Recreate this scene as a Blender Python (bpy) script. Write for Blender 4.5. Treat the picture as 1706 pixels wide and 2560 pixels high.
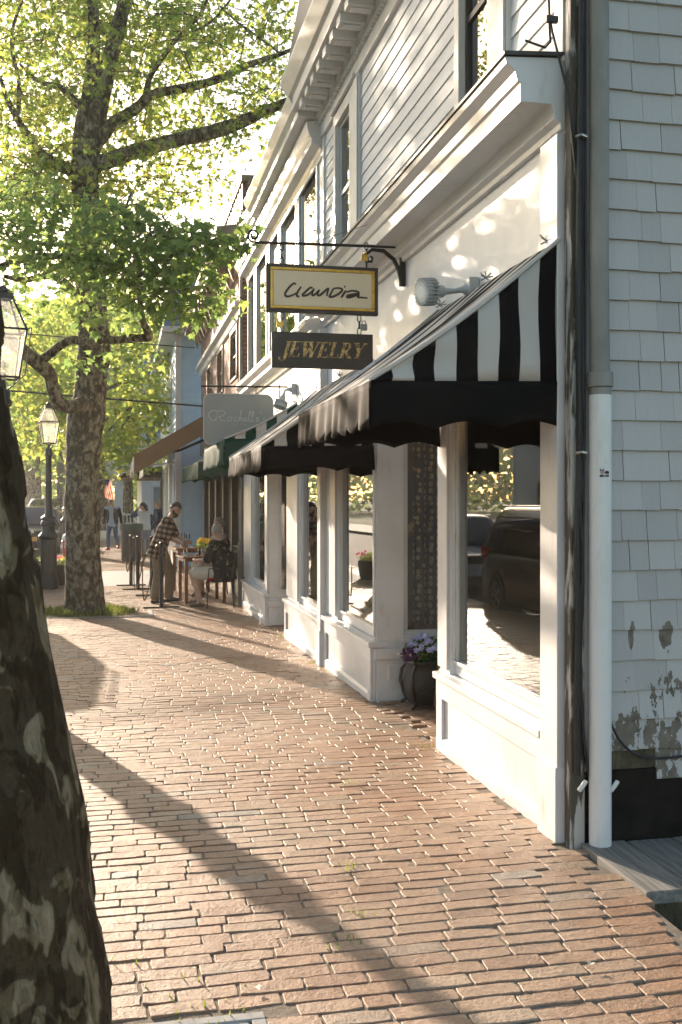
import bpy, bmesh, math, random
import numpy as np
from mathutils import Vector, Matrix, noise
for _o in list(bpy.data.objects): bpy.data.objects.remove(_o)
RAD = math.radians
random.seed(7); rng = np.random.default_rng(7)
scene = bpy.context.scene; COL = scene.collection
# ---------------------------------------------------------------- camera
YAW = 12.007
cam_d = bpy.data.cameras.new('camera'); cam = bpy.data.objects.new('camera', cam_d); COL.objects.link(cam)
cam.location = (0, 0, 1.65); cam.rotation_euler = (RAD(90), 0, RAD(-YAW))
cam_d.sensor_width = 36; cam_d.sensor_fit = 'AUTO'; cam_d.lens = 36.56; cam_d.shift_y = -35/2560
cam_d.clip_start = 0.05; cam_d.clip_end = 2000
cam_d.dof.use_dof = True; cam_d.dof.focus_distance = 7.2; cam_d.dof.aperture_fstop = 10
scene.camera = cam
# ---------------------------------------------------------------- light
SUN_AZ = RAD(-18.5)      # measured from +Y, negative = towards -X
SUN_EL = RAD(14.0)
sdir = Vector((math.sin(SUN_AZ)*math.cos(SUN_EL), math.cos(SUN_AZ)*math.cos(SUN_EL), math.sin(SUN_EL)))
w = bpy.data.worlds.new('World'); scene.world = w; w.use_nodes = True
nt = w.node_tree; nt.nodes.clear()
sky = nt.nodes.new('ShaderNodeTexSky'); sky.sky_type = 'NISHITA'; sky.sun_disc = False
sky.sun_elevation = SUN_EL; sky.sun_rotation = SUN_AZ; sky.air_density = 1.0; sky.dust_density = 2.0; sky.ozone_density = 1.0
bg = nt.nodes.new('ShaderNodeBackground'); bg.inputs[1].default_value = 0.135
wo = nt.nodes.new('ShaderNodeOutputWorld')
tm = nt.nodes.new('ShaderNodeMix'); tm.data_type = 'RGBA'; tm.blend_type = 'MULTIPLY'; tm.inputs[0].default_value = 1; tm.inputs[7].default_value = (1.0, 0.955, 0.905, 1)
nt.links.new(sky.outputs[0], tm.inputs[6]); nt.links.new(tm.outputs[2], bg.inputs[0]); nt.links.new(bg.outputs[0], wo.inputs[0])
sl = bpy.data.lights.new('sun', 'SUN'); sl.energy = 5.0; sl.angle = RAD(0.6); sl.color = (1.0, 0.82, 0.64)
so = bpy.data.objects.new('sun', sl); COL.objects.link(so)
so.rotation_euler = (-sdir).to_track_quat('-Z', 'Y').to_euler(); so.location = (-10, 30, 20)
vs = scene.view_settings; vs.view_transform = 'Standard'; vs.look = 'None'; vs.gamma = 1; vs.exposure = 1.38
scene.render.engine = 'CYCLES'
# ---------------------------------------------------------------- pixel helper: a point at depth d under a source pixel
CS, SN = math.cos(RAD(YAW)), math.sin(RAD(YAW))
RV = Vector((CS, -SN, 0)); FV = Vector((SN, CS, 0))
def at(u, v, d):
    X = (u-853)/2600*d
    return Vector((X*CS+d*SN, -X*SN+d*CS, 1.65-(v-1245)/2600*d))
def gz(y):
    return 0.0 if y < 5 else (-0.17*(y-5)/11 if y < 16 else -0.17)
def on_ground(u, v):
    d = 10.0
    for _ in range(20):
        p = at(u, 1245, d); d = 2600*(1.65-gz(p.y))/(v-1245)
    p = at(u, 1245, d); return Vector((p.x, p.y, gz(p.y)))
# ---------------------------------------------------------------- materials
def newmat(name):
    m = bpy.data.materials.new(name); m.use_nodes = True
    n = m.node_tree; n.nodes.clear()
    return m, n
def link(n, a, b): n.links.new(a, b)
def node(n, t, **kw):
    x = n.nodes.new(t)
    for k, v in kw.items():
        if k.startswith('_'): setattr(x, k[1:], v)
        else: x.inputs[k.replace('__', ' ')].default_value = v
    return x
def c4(c): return (c[0], c[1], c[2], 1)
def pbr(n, rough=0.6, metal=0.0, spec=0.5, col=None):
    b = n.nodes.new('ShaderNodeBsdfPrincipled'); o = n.nodes.new('ShaderNodeOutputMaterial')
    b.inputs['Roughness'].default_value = rough; b.inputs['Metallic'].default_value = metal
    b.inputs['Specular IOR Level'].default_value = spec
    if col: b.inputs['Base Color'].default_value = c4(col)
    link(n, b.outputs[0], o.inputs[0]); return b
def coords(n, scale=(1, 1, 1), kind='Object'):
    t = n.nodes.new('ShaderNodeTexCoord'); mp = n.nodes.new('ShaderNodeMapping'); mp.inputs['Scale'].default_value = scale
    link(n, t.outputs[kind], mp.inputs[0]); return mp.outputs[0]
def ramp(n, fac, stops, interp='LINEAR'):
    r = n.nodes.new('ShaderNodeValToRGB'); r.color_ramp.interpolation = interp
    el = r.color_ramp.elements
    while len(el) < len(stops): el.new(0.5)
    for e, (p, c) in zip(el, stops): e.position = p; e.color = c4(c)
    link(n, fac, r.inputs[0]); return r.outputs[0]
def noise_t(n, co, scale, detail=4, rough=0.55, dist=0.0):
    t = n.nodes.new('ShaderNodeTexNoise'); t.inputs['Scale'].default_value = scale; t.inputs['Detail'].default_value = detail
    t.inputs['Roughness'].default_value = rough; t.inputs['Distortion'].default_value = dist
    link(n, co, t.inputs['Vector']); return t.outputs['Fac']
def mixc(n, fac, a, b, mode='MIX'):
    m = n.nodes.new('ShaderNodeMix'); m.data_type = 'RGBA'; m.blend_type = mode
    if isinstance(fac, (int, float)): m.inputs[0].default_value = fac
    else: link(n, fac, m.inputs[0])
    for s, x in ((6, a), (7, b)):
        if isinstance(x, tuple): m.inputs[s].default_value = c4(x)
        else: link(n, x, m.inputs[s])
    return m.outputs[2]
def bump(n, b, h, strength=0.3, dist=0.01):
    bp = n.nodes.new('ShaderNodeBump'); bp.inputs['Strength'].default_value = strength; bp.inputs['Distance'].default_value = dist
    link(n, h, bp.inputs['Height']); link(n, bp.outputs[0], b.inputs['Normal'])
def mth(n, op, a, b=None, clamp=False):
    m = n.nodes.new('ShaderNodeMath'); m.operation = op; m.use_clamp = clamp
    for i, x in enumerate((a, b)):
        if x is None: continue
        if isinstance(x, (int, float)): m.inputs[i].default_value = x
        else: link(n, x, m.inputs[i])
    return m.outputs[0]
def pm(name, c1, c2=None, scale=6, rough=0.6, metal=0, spec=0.5, bmp=0.15, bd=0.005, stretch=(1, 1, 1), lo=0.35, hi=0.65, det=5):
    m, n = newmat(name); b = pbr(n, rough, metal, spec); c2 = c2 or tuple(x*0.8 for x in c1)
    co = coords(n, stretch); f = noise_t(n, co, scale, det)
    link(n, ramp(n, f, [(lo, c1), (hi, c2)]), b.inputs['Base Color'])
    f2 = noise_t(n, co, scale*5, 4)
    rr = n.nodes.new('ShaderNodeMapRange'); rr.inputs[3].default_value = max(rough-0.12, 0.03); rr.inputs[4].default_value = min(rough+0.12, 1)
    link(n, f2, rr.inputs[0]); link(n, rr.outputs[0], b.inputs['Roughness'])
    if bmp: bump(n, b, f2, bmp, bd)
    return m
M = {}
M['white'] = pm('white_paint', (0.78, 0.79, 0.80), (0.66, 0.67, 0.68), 3, 0.42, bmp=0.25, bd=0.004, lo=0.4, hi=0.75)
def mat_trim():
    m, n = newmat('weathered_white_trim'); b = pbr(n, 0.4)
    co = coords(n); f = noise_t(n, co, 2.2, 6, 0.6); g = noise_t(n, coords(n, (1, 1, 0.25)), 14, 5, 0.6)
    base = ramp(n, f, [(0.35, (0.70, 0.70, 0.70)), (0.7, (0.60, 0.59, 0.57))])
    stain = ramp(n, g, [(0.60, (1, 1, 1)), (0.78, (0.72, 0.67, 0.58))])
    link(n, mixc(n, 0.7, base, stain, 'MULTIPLY'), b.inputs['Base Color'])
    h = noise_t(n, coords(n, (8, 8, 1)), 9, 5); bump(n, b, h, 0.3, 0.004)
    return m
M['trim'] = mat_trim()
M['clap'] = pm('clapboard_paint', (0.78, 0.79, 0.80), (0.68, 0.69, 0.71), 5, 0.5, bmp=0.35, bd=0.004, stretch=(1, 0.25, 2))
def mat_shingle():
    m, n = newmat('painted_shingles'); b = pbr(n, 0.6)
    g = n.nodes.new('ShaderNodeNewGeometry'); rnd = g.outputs['Random Per Island']
    co = coords(n, (1, 1, 1))
    base = ramp(n, rnd, [(0.0, (0.415, 0.405, 0.395)), (0.5, (0.46, 0.45, 0.435)), (1.0, (0.51, 0.50, 0.48))])
    grain = noise_t(n, coords(n, (30, 30, 1.2)), 2.5, 5)
    base = mixc(n, 0.35, base, ramp(n, grain, [(0.3, (0.85, 0.85, 0.85)), (0.7, (1, 1, 1))]), 'MULTIPLY')
    # bare wood where the paint has peeled: more and more of it towards the ground
    sx = n.nodes.new('ShaderNodeSeparateXYZ'); tc = n.nodes.new('ShaderNodeTexCoord'); link(n, tc.outputs['Object'], sx.inputs[0])
    pn = noise_t(n, coords(n, (1, 1, 0.55)), 9, 5, 0.7)
    zt = n.nodes.new('ShaderNodeMapRange'); zt.inputs[1].default_value = 0.45; zt.inputs[2].default_value = 1.25; zt.inputs[3].default_value = 0.50; zt.inputs[4].default_value = 0.715
    link(n, sx.outputs[2], zt.inputs[0])
    peel = mth(n, 'GREATER_THAN', pn, zt.outputs[0])
    rag = noise_t(n, coords(n, (1, 1, 0.25)), 38, 4, 0.6)
    for (x0, z0, ax, az) in ((0.300, 0.990, 0.018, 0.060), (0.480, 0.990, 0.036, 0.064)):
        dx = mth(n, 'DIVIDE', mth(n, 'SUBTRACT', sx.outputs[0], x0), ax); dz = mth(n, 'DIVIDE', mth(n, 'SUBTRACT', sx.outputs[2], z0), az)
        r = mth(n, 'ADD', mth(n, 'MULTIPLY', dx, dx), mth(n, 'MULTIPLY', dz, dz))
        peel = mth(n, 'MAXIMUM', peel, mth(n, 'LESS_THAN', mth(n, 'ADD', r, mth(n, 'MULTIPLY', mth(n, 'SUBTRACT', rag, 0.5), 4.0)), 1.0))
    wood = ramp(n, noise_t(n, co, 18, 4), [(0.3, (0.09, 0.075, 0.055)), (0.7, (0.20, 0.17, 0.13))])
    link(n, mixc(n, peel, base, wood), b.inputs['Base Color'])
    bump(n, b, grain, 0.4, 0.003)
    return m
M['shingle'] = mat_shingle()
M['blueclap'] = pm('pale_blue_paint', (0.52, 0.70, 0.86), (0.45, 0.62, 0.78), 3, 0.55, bmp=0.2)
M['slate'] = pm('blue_slate', (0.16, 0.25, 0.36), (0.12, 0.19, 0.28), 9, 0.6, bmp=0.4)
M['slate2'] = pm('grey_blue_attic_paint', (0.30, 0.38, 0.42), (0.25, 0.32, 0.36), 4, 0.6)
M['black'] = pm('black_painted_metal', (0.02, 0.021, 0.023), (0.035, 0.034, 0.032), 9, 0.38, bmp=0.15)
M['iron'] = pm('wrought_iron', (0.016, 0.014, 0.013), (0.028, 0.023, 0.020), 14, 0.5, bmp=0.3)
M['lampgreen'] = pm('dark_grey_green_metal', (0.022, 0.028, 0.030), (0.035, 0.04, 0.04), 9, 0.42, bmp=0.1)
M['darkwood'] = pm('dark_painted_wood', (0.022, 0.020, 0.018), (0.04, 0.033, 0.026), 6, 0.45, stretch=(3, 3, 0.5))
M['footing'] = pm('near_black_footing', (0.010, 0.009, 0.008), (0.02, 0.018, 0.014), 9, 0.9, spec=0.1, bmp=0.6)  # near-black base colour for the board below the shingles
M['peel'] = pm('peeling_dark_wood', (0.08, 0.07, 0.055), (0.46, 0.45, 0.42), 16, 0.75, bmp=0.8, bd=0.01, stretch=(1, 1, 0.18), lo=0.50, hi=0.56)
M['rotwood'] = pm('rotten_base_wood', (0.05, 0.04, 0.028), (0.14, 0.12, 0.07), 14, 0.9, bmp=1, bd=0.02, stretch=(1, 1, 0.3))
M['brownwood'] = pm('brown_stained_cornice', (0.20, 0.13, 0.09), (0.32, 0.24, 0.18), 5, 0.6, bmp=0.3)
M['tablewood'] = pm('varnished_table_wood', (0.26, 0.11, 0.04), (0.16, 0.065, 0.025), 7, 0.3, stretch=(1, 6, 1))
M['galv'] = pm('weathered_galvanised_pipe', (0.20, 0.20, 0.18), (0.30, 0.29, 0.27), 7, 0.55, metal=0.1, bmp=0.3, stretch=(1, 1, 0.4))
M['pvc'] = pm('white_plastic_pipe', (0.74, 0.75, 0.74), (0.60, 0.60, 0.56), 6, 0.3, bmp=0.1, stretch=(1, 1, 0.3), lo=0.5, hi=0.8)
M['cable'] = pm('black_cable', (0.012, 0.012, 0.012), (0.02, 0.02, 0.02), 9, 0.5, bmp=0)
M['steel'] = pm('bright_steel', (0.55, 0.55, 0.54), (0.4, 0.4, 0.4), 9, 0.3, metal=1, bmp=0)
M['asphalt'] = pm('road_asphalt', (0.06, 0.06, 0.062), (0.085, 0.083, 0.08), 60, 0.85, bmp=0.5, bd=0.01)
M['concrete'] = pm('concrete', (0.40, 0.40, 0.38), (0.31, 0.31, 0.30), 8, 0.8, bmp=0.3)
M['earth'] = pm('earth_and_sand_joint', (0.14, 0.115, 0.085), (0.25, 0.205, 0.155), 30, 0.95, bmp=0.6, bd=0.01)
M['grassground'] = pm('lawn_ground', (0.07, 0.11, 0.03), (0.10, 0.13, 0.05), 20, 0.95, bmp=0.5, bd=0.03)
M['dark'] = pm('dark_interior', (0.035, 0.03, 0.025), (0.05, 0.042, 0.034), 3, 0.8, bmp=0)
M['interior'] = pm('shop_interior_plaster', (0.20, 0.16, 0.12), (0.15, 0.12, 0.09), 3, 0.8, bmp=0)
M['woodfloor'] = pm('display_floor_wood', (0.20, 0.10, 0.05), (0.12, 0.06, 0.03), 8, 0.35, stretch=(1, 8, 1))
def mat_deck():
    m, n = newmat('grey_weathered_planks'); b = pbr(n, 0.85, spec=0.3)
    f = noise_t(n, coords(n, (14, 1.2, 14)), 3, 6, 0.6, 0.8)
    link(n, ramp(n, f, [(0.3, (0.12, 0.115, 0.10)), (0.55, (0.22, 0.21, 0.19)), (0.75, (0.30, 0.28, 0.25))]), b.inputs['Base Color'])
    bump(n, b, f, 0.6, 0.006); return m
M['deck'] = mat_deck()
def mat_paver():
    m, n = newmat('clay_pavers'); b = pbr(n, 0.5, spec=0.55)
    g = n.nodes.new('ShaderNodeNewGeometry'); rnd = g.outputs['Random Per Island']; co = coords(n)
    base = ramp(n, rnd, [(0.0, (0.29, 0.165, 0.10)), (0.2, (0.35, 0.205, 0.125)), (0.45, (0.39, 0.24, 0.15)), (0.75, (0.37, 0.22, 0.135)), (0.92, (0.41, 0.29, 0.20)), (0.98, (0.33, 0.26, 0.20)), (1.0, (0.24, 0.22, 0.20))])
    wear = noise_t(n, co, 1.1, 4); base = mixc(n, ramp(n, wear, [(0.4, (0, 0, 0)), (0.65, (0.55, 0.55, 0.55))]), base, (0.40, 0.32, 0.24))
    st = noise_t(n, co, 3.3, 5, 0.6); base = mixc(n, 0.8, base, ramp(n, st, [(0.32, (0.70, 0.66, 0.62)), (0.5, (1, 1, 1))]), 'MULTIPLY')
    spots = noise_t(n, co, 70, 5, 0.7)
    base = mixc(n, 0.75, base, ramp(n, spots, [(0.3, (0.55, 0.53, 0.51)), (0.6, (1.08, 1.06, 1.03))]), 'MULTIPLY')
    dirt = noise_t(n, co, 14, 5, 0.65)
    base = mixc(n, ramp(n, dirt, [(0.60, (0, 0, 0)), (0.72, (0.5, 0.5, 0.5))]), base, (0.13, 0.10, 0.08))
    link(n, base, b.inputs['Base Color'])
    rr = n.nodes.new('ShaderNodeMapRange'); rr.inputs[3].default_value = 0.42; rr.inputs[4].default_value = 0.68
    link(n, dirt, rr.inputs[0]); link(n, rr.outputs[0], b.inputs['Roughness'])
    h = mth(n, 'ADD', mth(n, 'MULTIPLY', spots, 0.7), dirt); bump(n, b, h, 0.75, 0.009)
    return m
M['paver'] = mat_paver()
def mat_brickwall():
    m, n = newmat('old_red_brick'); b = pbr(n, 0.8)
    t = n.nodes.new('ShaderNodeTexCoord'); s = n.nodes.new('ShaderNodeSeparateXYZ'); link(n, t.outputs['Object'], s.inputs[0])
    cb = n.nodes.new('ShaderNodeCombineXYZ'); link(n, mth(n, 'ADD', s.outputs[0], s.outputs[1]), cb.inputs[0]); link(n, s.outputs[2], cb.inputs[1])
    br = n.nodes.new('ShaderNodeTexBrick'); link(n, cb.outputs[0], br.inputs['Vector'])
    br.inputs['Scale'].default_value = 1; br.inputs['Brick Width'].default_value = 0.22; br.inputs['Row Height'].default_value = 0.075
    br.inputs['Mortar Size'].default_value = 0.008; br.inputs['Color1'].default_value = (0.36, 0.16, 0.10, 1); br.inputs['Color2'].default_value = (0.24, 0.11, 0.08, 1)
    br.inputs['Mortar'].default_value = (0.42, 0.36, 0.30, 1)
    v = noise_t(n, coords(n), 2.5, 5)
    link(n, mixc(n, 0.5, br.outputs[0], ramp(n, v, [(0.3, (0.65, 0.65, 0.65)), (0.7, (1.1, 1.1, 1.1))]), 'MULTIPLY'), b.inputs['Base Color'])
    bump(n, b, br.outputs['Fac'], -0.5, 0.01) if False else None
    iv = mth(n, 'SUBTRACT', 1.0, br.outputs['Fac']); bump(n, b, iv, 0.6, 0.01)
    return m
M['brickwall'] = mat_brickwall()
def mat_glass(name='window_glass', tint=(0.86, 0.88, 0.87), ior=1.9, dirt=0.0):
    m, n = newmat(name); o = n.nodes.new('ShaderNodeOutputMaterial')
    tr = n.nodes.new('ShaderNodeBsdfTransparent'); tr.inputs[0].default_value = c4(tint)
    gl = n.nodes.new('ShaderNodeBsdfGlossy'); gl.inputs[0].default_value = (1, 1, 1, 1); gl.inputs['Roughness'].default_value = 0.01
    fr = n.nodes.new('ShaderNodeFresnel'); fr.inputs[0].default_value = ior
    nz = noise_t(n, coords(n), 1.3, 1); bp = n.nodes.new('ShaderNodeBump'); bp.inputs['Strength'].default_value = 0.05; bp.inputs['Distance'].default_value = 0.012
    link(n, nz, bp.inputs['Height']); link(n, bp.outputs[0], gl.inputs['Normal'])
    mx = n.nodes.new('ShaderNodeMixShader'); link(n, fr.outputs[0], mx.inputs[0]); link(n, tr.outputs[0], mx.inputs[1]); link(n, gl.outputs[0], mx.inputs[2])
    out = mx.outputs[0]
    if dirt:
        df = n.nodes.new('ShaderNodeBsdfDiffuse'); df.inputs[0].default_value = (0.45, 0.42, 0.33, 1)
        s = n.nodes.new('ShaderNodeSeparateXYZ'); t = n.nodes.new('ShaderNodeTexCoord'); link(n, t.outputs['Object'], s.inputs[0])
        mr = n.nodes.new('ShaderNodeMapRange'); mr.inputs[1].default_value = 0.45; mr.inputs[2].default_value = 1.25; mr.inputs[3].default_value = 1; mr.inputs[4].default_value = 0.08
        link(n, s.outputs[2], mr.inputs[0])
        sm = noise_t(n, coords(n, (1, 1, 0.5)), 3, 6, 0.65)
        fac = mth(n, 'MULTIPLY', mth(n, 'MULTIPLY', mr.outputs[0], sm), dirt)
        m2 = n.nodes.new('ShaderNodeMixShader'); link(n, fac, m2.inputs[0]); link(n, out, m2.inputs[1]); link(n, df.outputs[0], m2.inputs[2]); out = m2.outputs[0]
    link(n, out, o.inputs[0]); return m
M['glass'] = mat_glass('shop_window_glass', dirt=0.13)
M['upglass'] = mat_glass('old_window_glass', tint=(0.6, 0.64, 0.66), ior=2.6)
M['paleglass'] = mat_glass('upper_shop_glass', tint=(0.96, 0.97, 0.97), ior=1.15)
M['clearglass'] = mat_glass('clear_glass', tint=(0.95, 0.96, 0.96), ior=1.5)
def mat_emit(name, col, s):
    m, n = newmat(name); e = n.nodes.new('ShaderNodeEmission'); e.inputs[0].default_value = c4(col); e.inputs[1].default_value = s
    o = n.nodes.new('ShaderNodeOutputMaterial'); link(n, e.outputs[0], o.inputs[0]); return m
M['bulb'] = mat_emit('lit_filament_bulb', (1.0, 0.55, 0.2), 45)
def mat_fabric(name, c1, c2=None, rough=0.8, sheen=0.2, trans=0.0, scale=4):
    m, n = newmat(name); o = n.nodes.new('ShaderNodeOutputMaterial')
    b = n.nodes.new('ShaderNodeBsdfPrincipled'); b.inputs['Roughness'].default_value = rough; b.inputs['Specular IOR Level'].default_value = 0.08
    c2 = c2 or tuple(x*0.85 for x in c1)
    co = coords(n); f = noise_t(n, co, scale, 5)
    c = ramp(n, f, [(0.35, c1), (0.7, c2)]); link(n, c, b.inputs['Base Color'])
    bump(n, b, noise_t(n, co, 160, 2), 0.15, 0.002)
    if trans:
        t = n.nodes.new('ShaderNodeBsdfTranslucent'); link(n, c, t.inputs[0])
        mx = n.nodes.new('ShaderNodeMixShader'); mx.inputs[0].default_value = trans
        link(n, b.outputs[0], mx.inputs[1]); link(n, t.outputs[0], mx.inputs[2]); link(n, mx.outputs[0], o.inputs[0])
    else: link(n, b.outputs[0], o.inputs[0])
    return m
M['awn_w'] = mat_fabric('awning_cream_canvas', (0.62, 0.59, 0.55), (0.55, 0.52, 0.48), trans=0.1)
M['awn_k'] = mat_fabric('awning_black_canvas', (0.005, 0.005, 0.0055), (0.008, 0.0075, 0.007), rough=0.8)
M['awn_g'] = mat_fabric('awning_green_canvas', (0.018, 0.065, 0.045), (0.015, 0.05, 0.038), trans=0.08)
M['awn_t'] = mat_fabric('awning_tan_canvas', (0.30, 0.19, 0.11), (0.26, 0.16, 0.09), trans=0.1)
def mat_bark(name, cols, sc=1.0, lo=0.50, bmp=0.8, zs=0.38):
    m, n = newmat(name); b = pbr(n, 0.88, spec=0.2)
    co = coords(n, (1, 1, zs)); f = noise_t(n, co, 8*sc, 2.5, 0.5, 0.9); g = noise_t(n, co, 13*sc, 3, 0.5, 0.6); h = noise_t(n, co, 60, 4)
    a = ramp(n, f, [(0.0, cols[0]), (lo-0.03, cols[1]), (lo, cols[2]), (lo+0.14, cols[3])])
    c = ramp(n, g, [(0.50, (1, 1, 1)), (0.53, (0.55, 0.52, 0.42)), (0.68, (0.42, 0.38, 0.30))])
    a = mixc(n, 0.8, a, c, 'MULTIPLY'); a = mixc(n, 0.6, a, ramp(n, h, [(0.3, (0.7, 0.7, 0.7)), (0.7, (1.1, 1.1, 1.1))]), 'MULTIPLY')
    link(n, a, b.inputs['Base Color'])
    k = noise_t(n, coords(n, (1, 1, 0.12)), 26, 4)
    hh = mth(n, 'ADD', mth(n, 'MULTIPLY', h, 0.3), mth(n, 'ADD', mth(n, 'ADD', f, mth(n, 'MULTIPLY', k, 0.8)), g)); bump(n, b, hh, bmp, 0.03)
    return m
M['bark'] = mat_bark('plane_tree_bark', [(0.07, 0.058, 0.04), (0.11, 0.09, 0.062), (0.22, 0.185, 0.13), (0.34, 0.30, 0.22)], 1.35, zs=0.6)
M['bark_shaded'] = mat_bark('shaded_plane_tree_bark', [(0.055, 0.037, 0.02), (0.085, 0.06, 0.033), (0.24, 0.19, 0.115), (0.35, 0.29, 0.19)], 1.25, 0.60, 1.4, 0.55)  # darker bark copy: the backlit trunk's shade is put into its colour
def mat_leaf(name, greens, trans=0.55):
    m, n = newmat(name); o = n.nodes.new('ShaderNodeOutputMaterial')
    g = n.nodes.new('ShaderNodeNewGeometry')
    c = ramp(n, g.outputs['Random Per Island'], [(i/(len(greens)-1), x) for i, x in enumerate(greens)])
    b = n.nodes.new('ShaderNodeBsdfPrincipled'); b.inputs['Roughness'].default_value = 0.45; b.inputs['Specular IOR Level'].default_value = 0.35
    link(n, c, b.inputs['Base Color'])
    t = n.nodes.new('ShaderNodeBsdfTranslucent')
    link(n, mixc(n, 1.0, c, (2.45, 2.35, 1.65), 'MULTIPLY'), t.inputs[0])
    mx = n.nodes.new('ShaderNodeMixShader'); mx.inputs[0].default_value = trans
    link(n, b.outputs[0], mx.inputs[1]); link(n, t.outputs[0], mx.inputs[2]); link(n, mx.outputs[0], o.inputs[0])
    return m
M['leaf'] = mat_leaf('plane_leaf', [(0.085, 0.145, 0.06), (0.12, 0.185, 0.075), (0.16, 0.235, 0.09), (0.22, 0.28, 0.10)])
M['leaf2'] = mat_leaf('bright_leaf', [(0.11, 0.17, 0.06), (0.16, 0.225, 0.07), (0.22, 0.27, 0.08), (0.30, 0.30, 0.09)])
M['leaf3'] = mat_leaf('hedge_leaf', [(0.03, 0.07, 0.015), (0.05, 0.10, 0.02), (0.08, 0.13, 0.03)], 0.4)
M['petal_b'] = mat_leaf('lilac_petal', [(0.30, 0.32, 0.62), (0.45, 0.45, 0.75), (0.60, 0.60, 0.80)], 0.2)
M['petal_p'] = mat_leaf('purple_petal', [(0.04, 0.01, 0.05), (0.08, 0.02, 0.09)], 0.2)
M['petal_w'] = mat_leaf('white_petal', [(0.6, 0.6, 0.58), (0.7, 0.7, 0.68)], 0.2)
M['petal_k'] = mat_leaf('pink_petal', [(0.65, 0.06, 0.22), (0.75, 0.12, 0.30)], 0.2)
M['petal_y'] = mat_leaf('yellow_petal', [(0.75, 0.48, 0.03), (0.80, 0.60, 0.08)], 0.2)
def solid(name, c, rough=0.5, metal=0, spec=0.5):
    m, n = newmat(name); pbr(n, rough, metal, spec, c); return m
M['gold'] = pm('gilded_frame', (0.75, 0.48, 0.10), (0.55, 0.32, 0.06), 20, 0.35, metal=0.7, bmp=0.3)
M['goldleaf'] = pm('worn_gold_leaf', (0.62, 0.42, 0.16), (0.16, 0.10, 0.04), 40, 0.35, metal=0.6, bmp=0.2, lo=0.42, hi=0.62)
M['cream'] = pm('cream_sign_panel', (0.82, 0.70, 0.50), (0.78, 0.66, 0.46), 3, 0.45, bmp=0)  # panel colour raised to hold the warm flare glow on the sign
M['signblack'] = pm('black_sign_board', (0.035, 0.027, 0.02), (0.06, 0.045, 0.035), 5, 0.45, bmp=0.05)
M['ink'] = solid('ink_brown', (0.05, 0.035, 0.025), 0.5)
M['greysign'] = pm('grey_sign_board', (0.33, 0.33, 0.31), (0.30, 0.30, 0.28), 3, 0.5, bmp=0)
M['greyletter'] = solid('pale_grey_letter', (0.55, 0.54, 0.50), 0.5)
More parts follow.
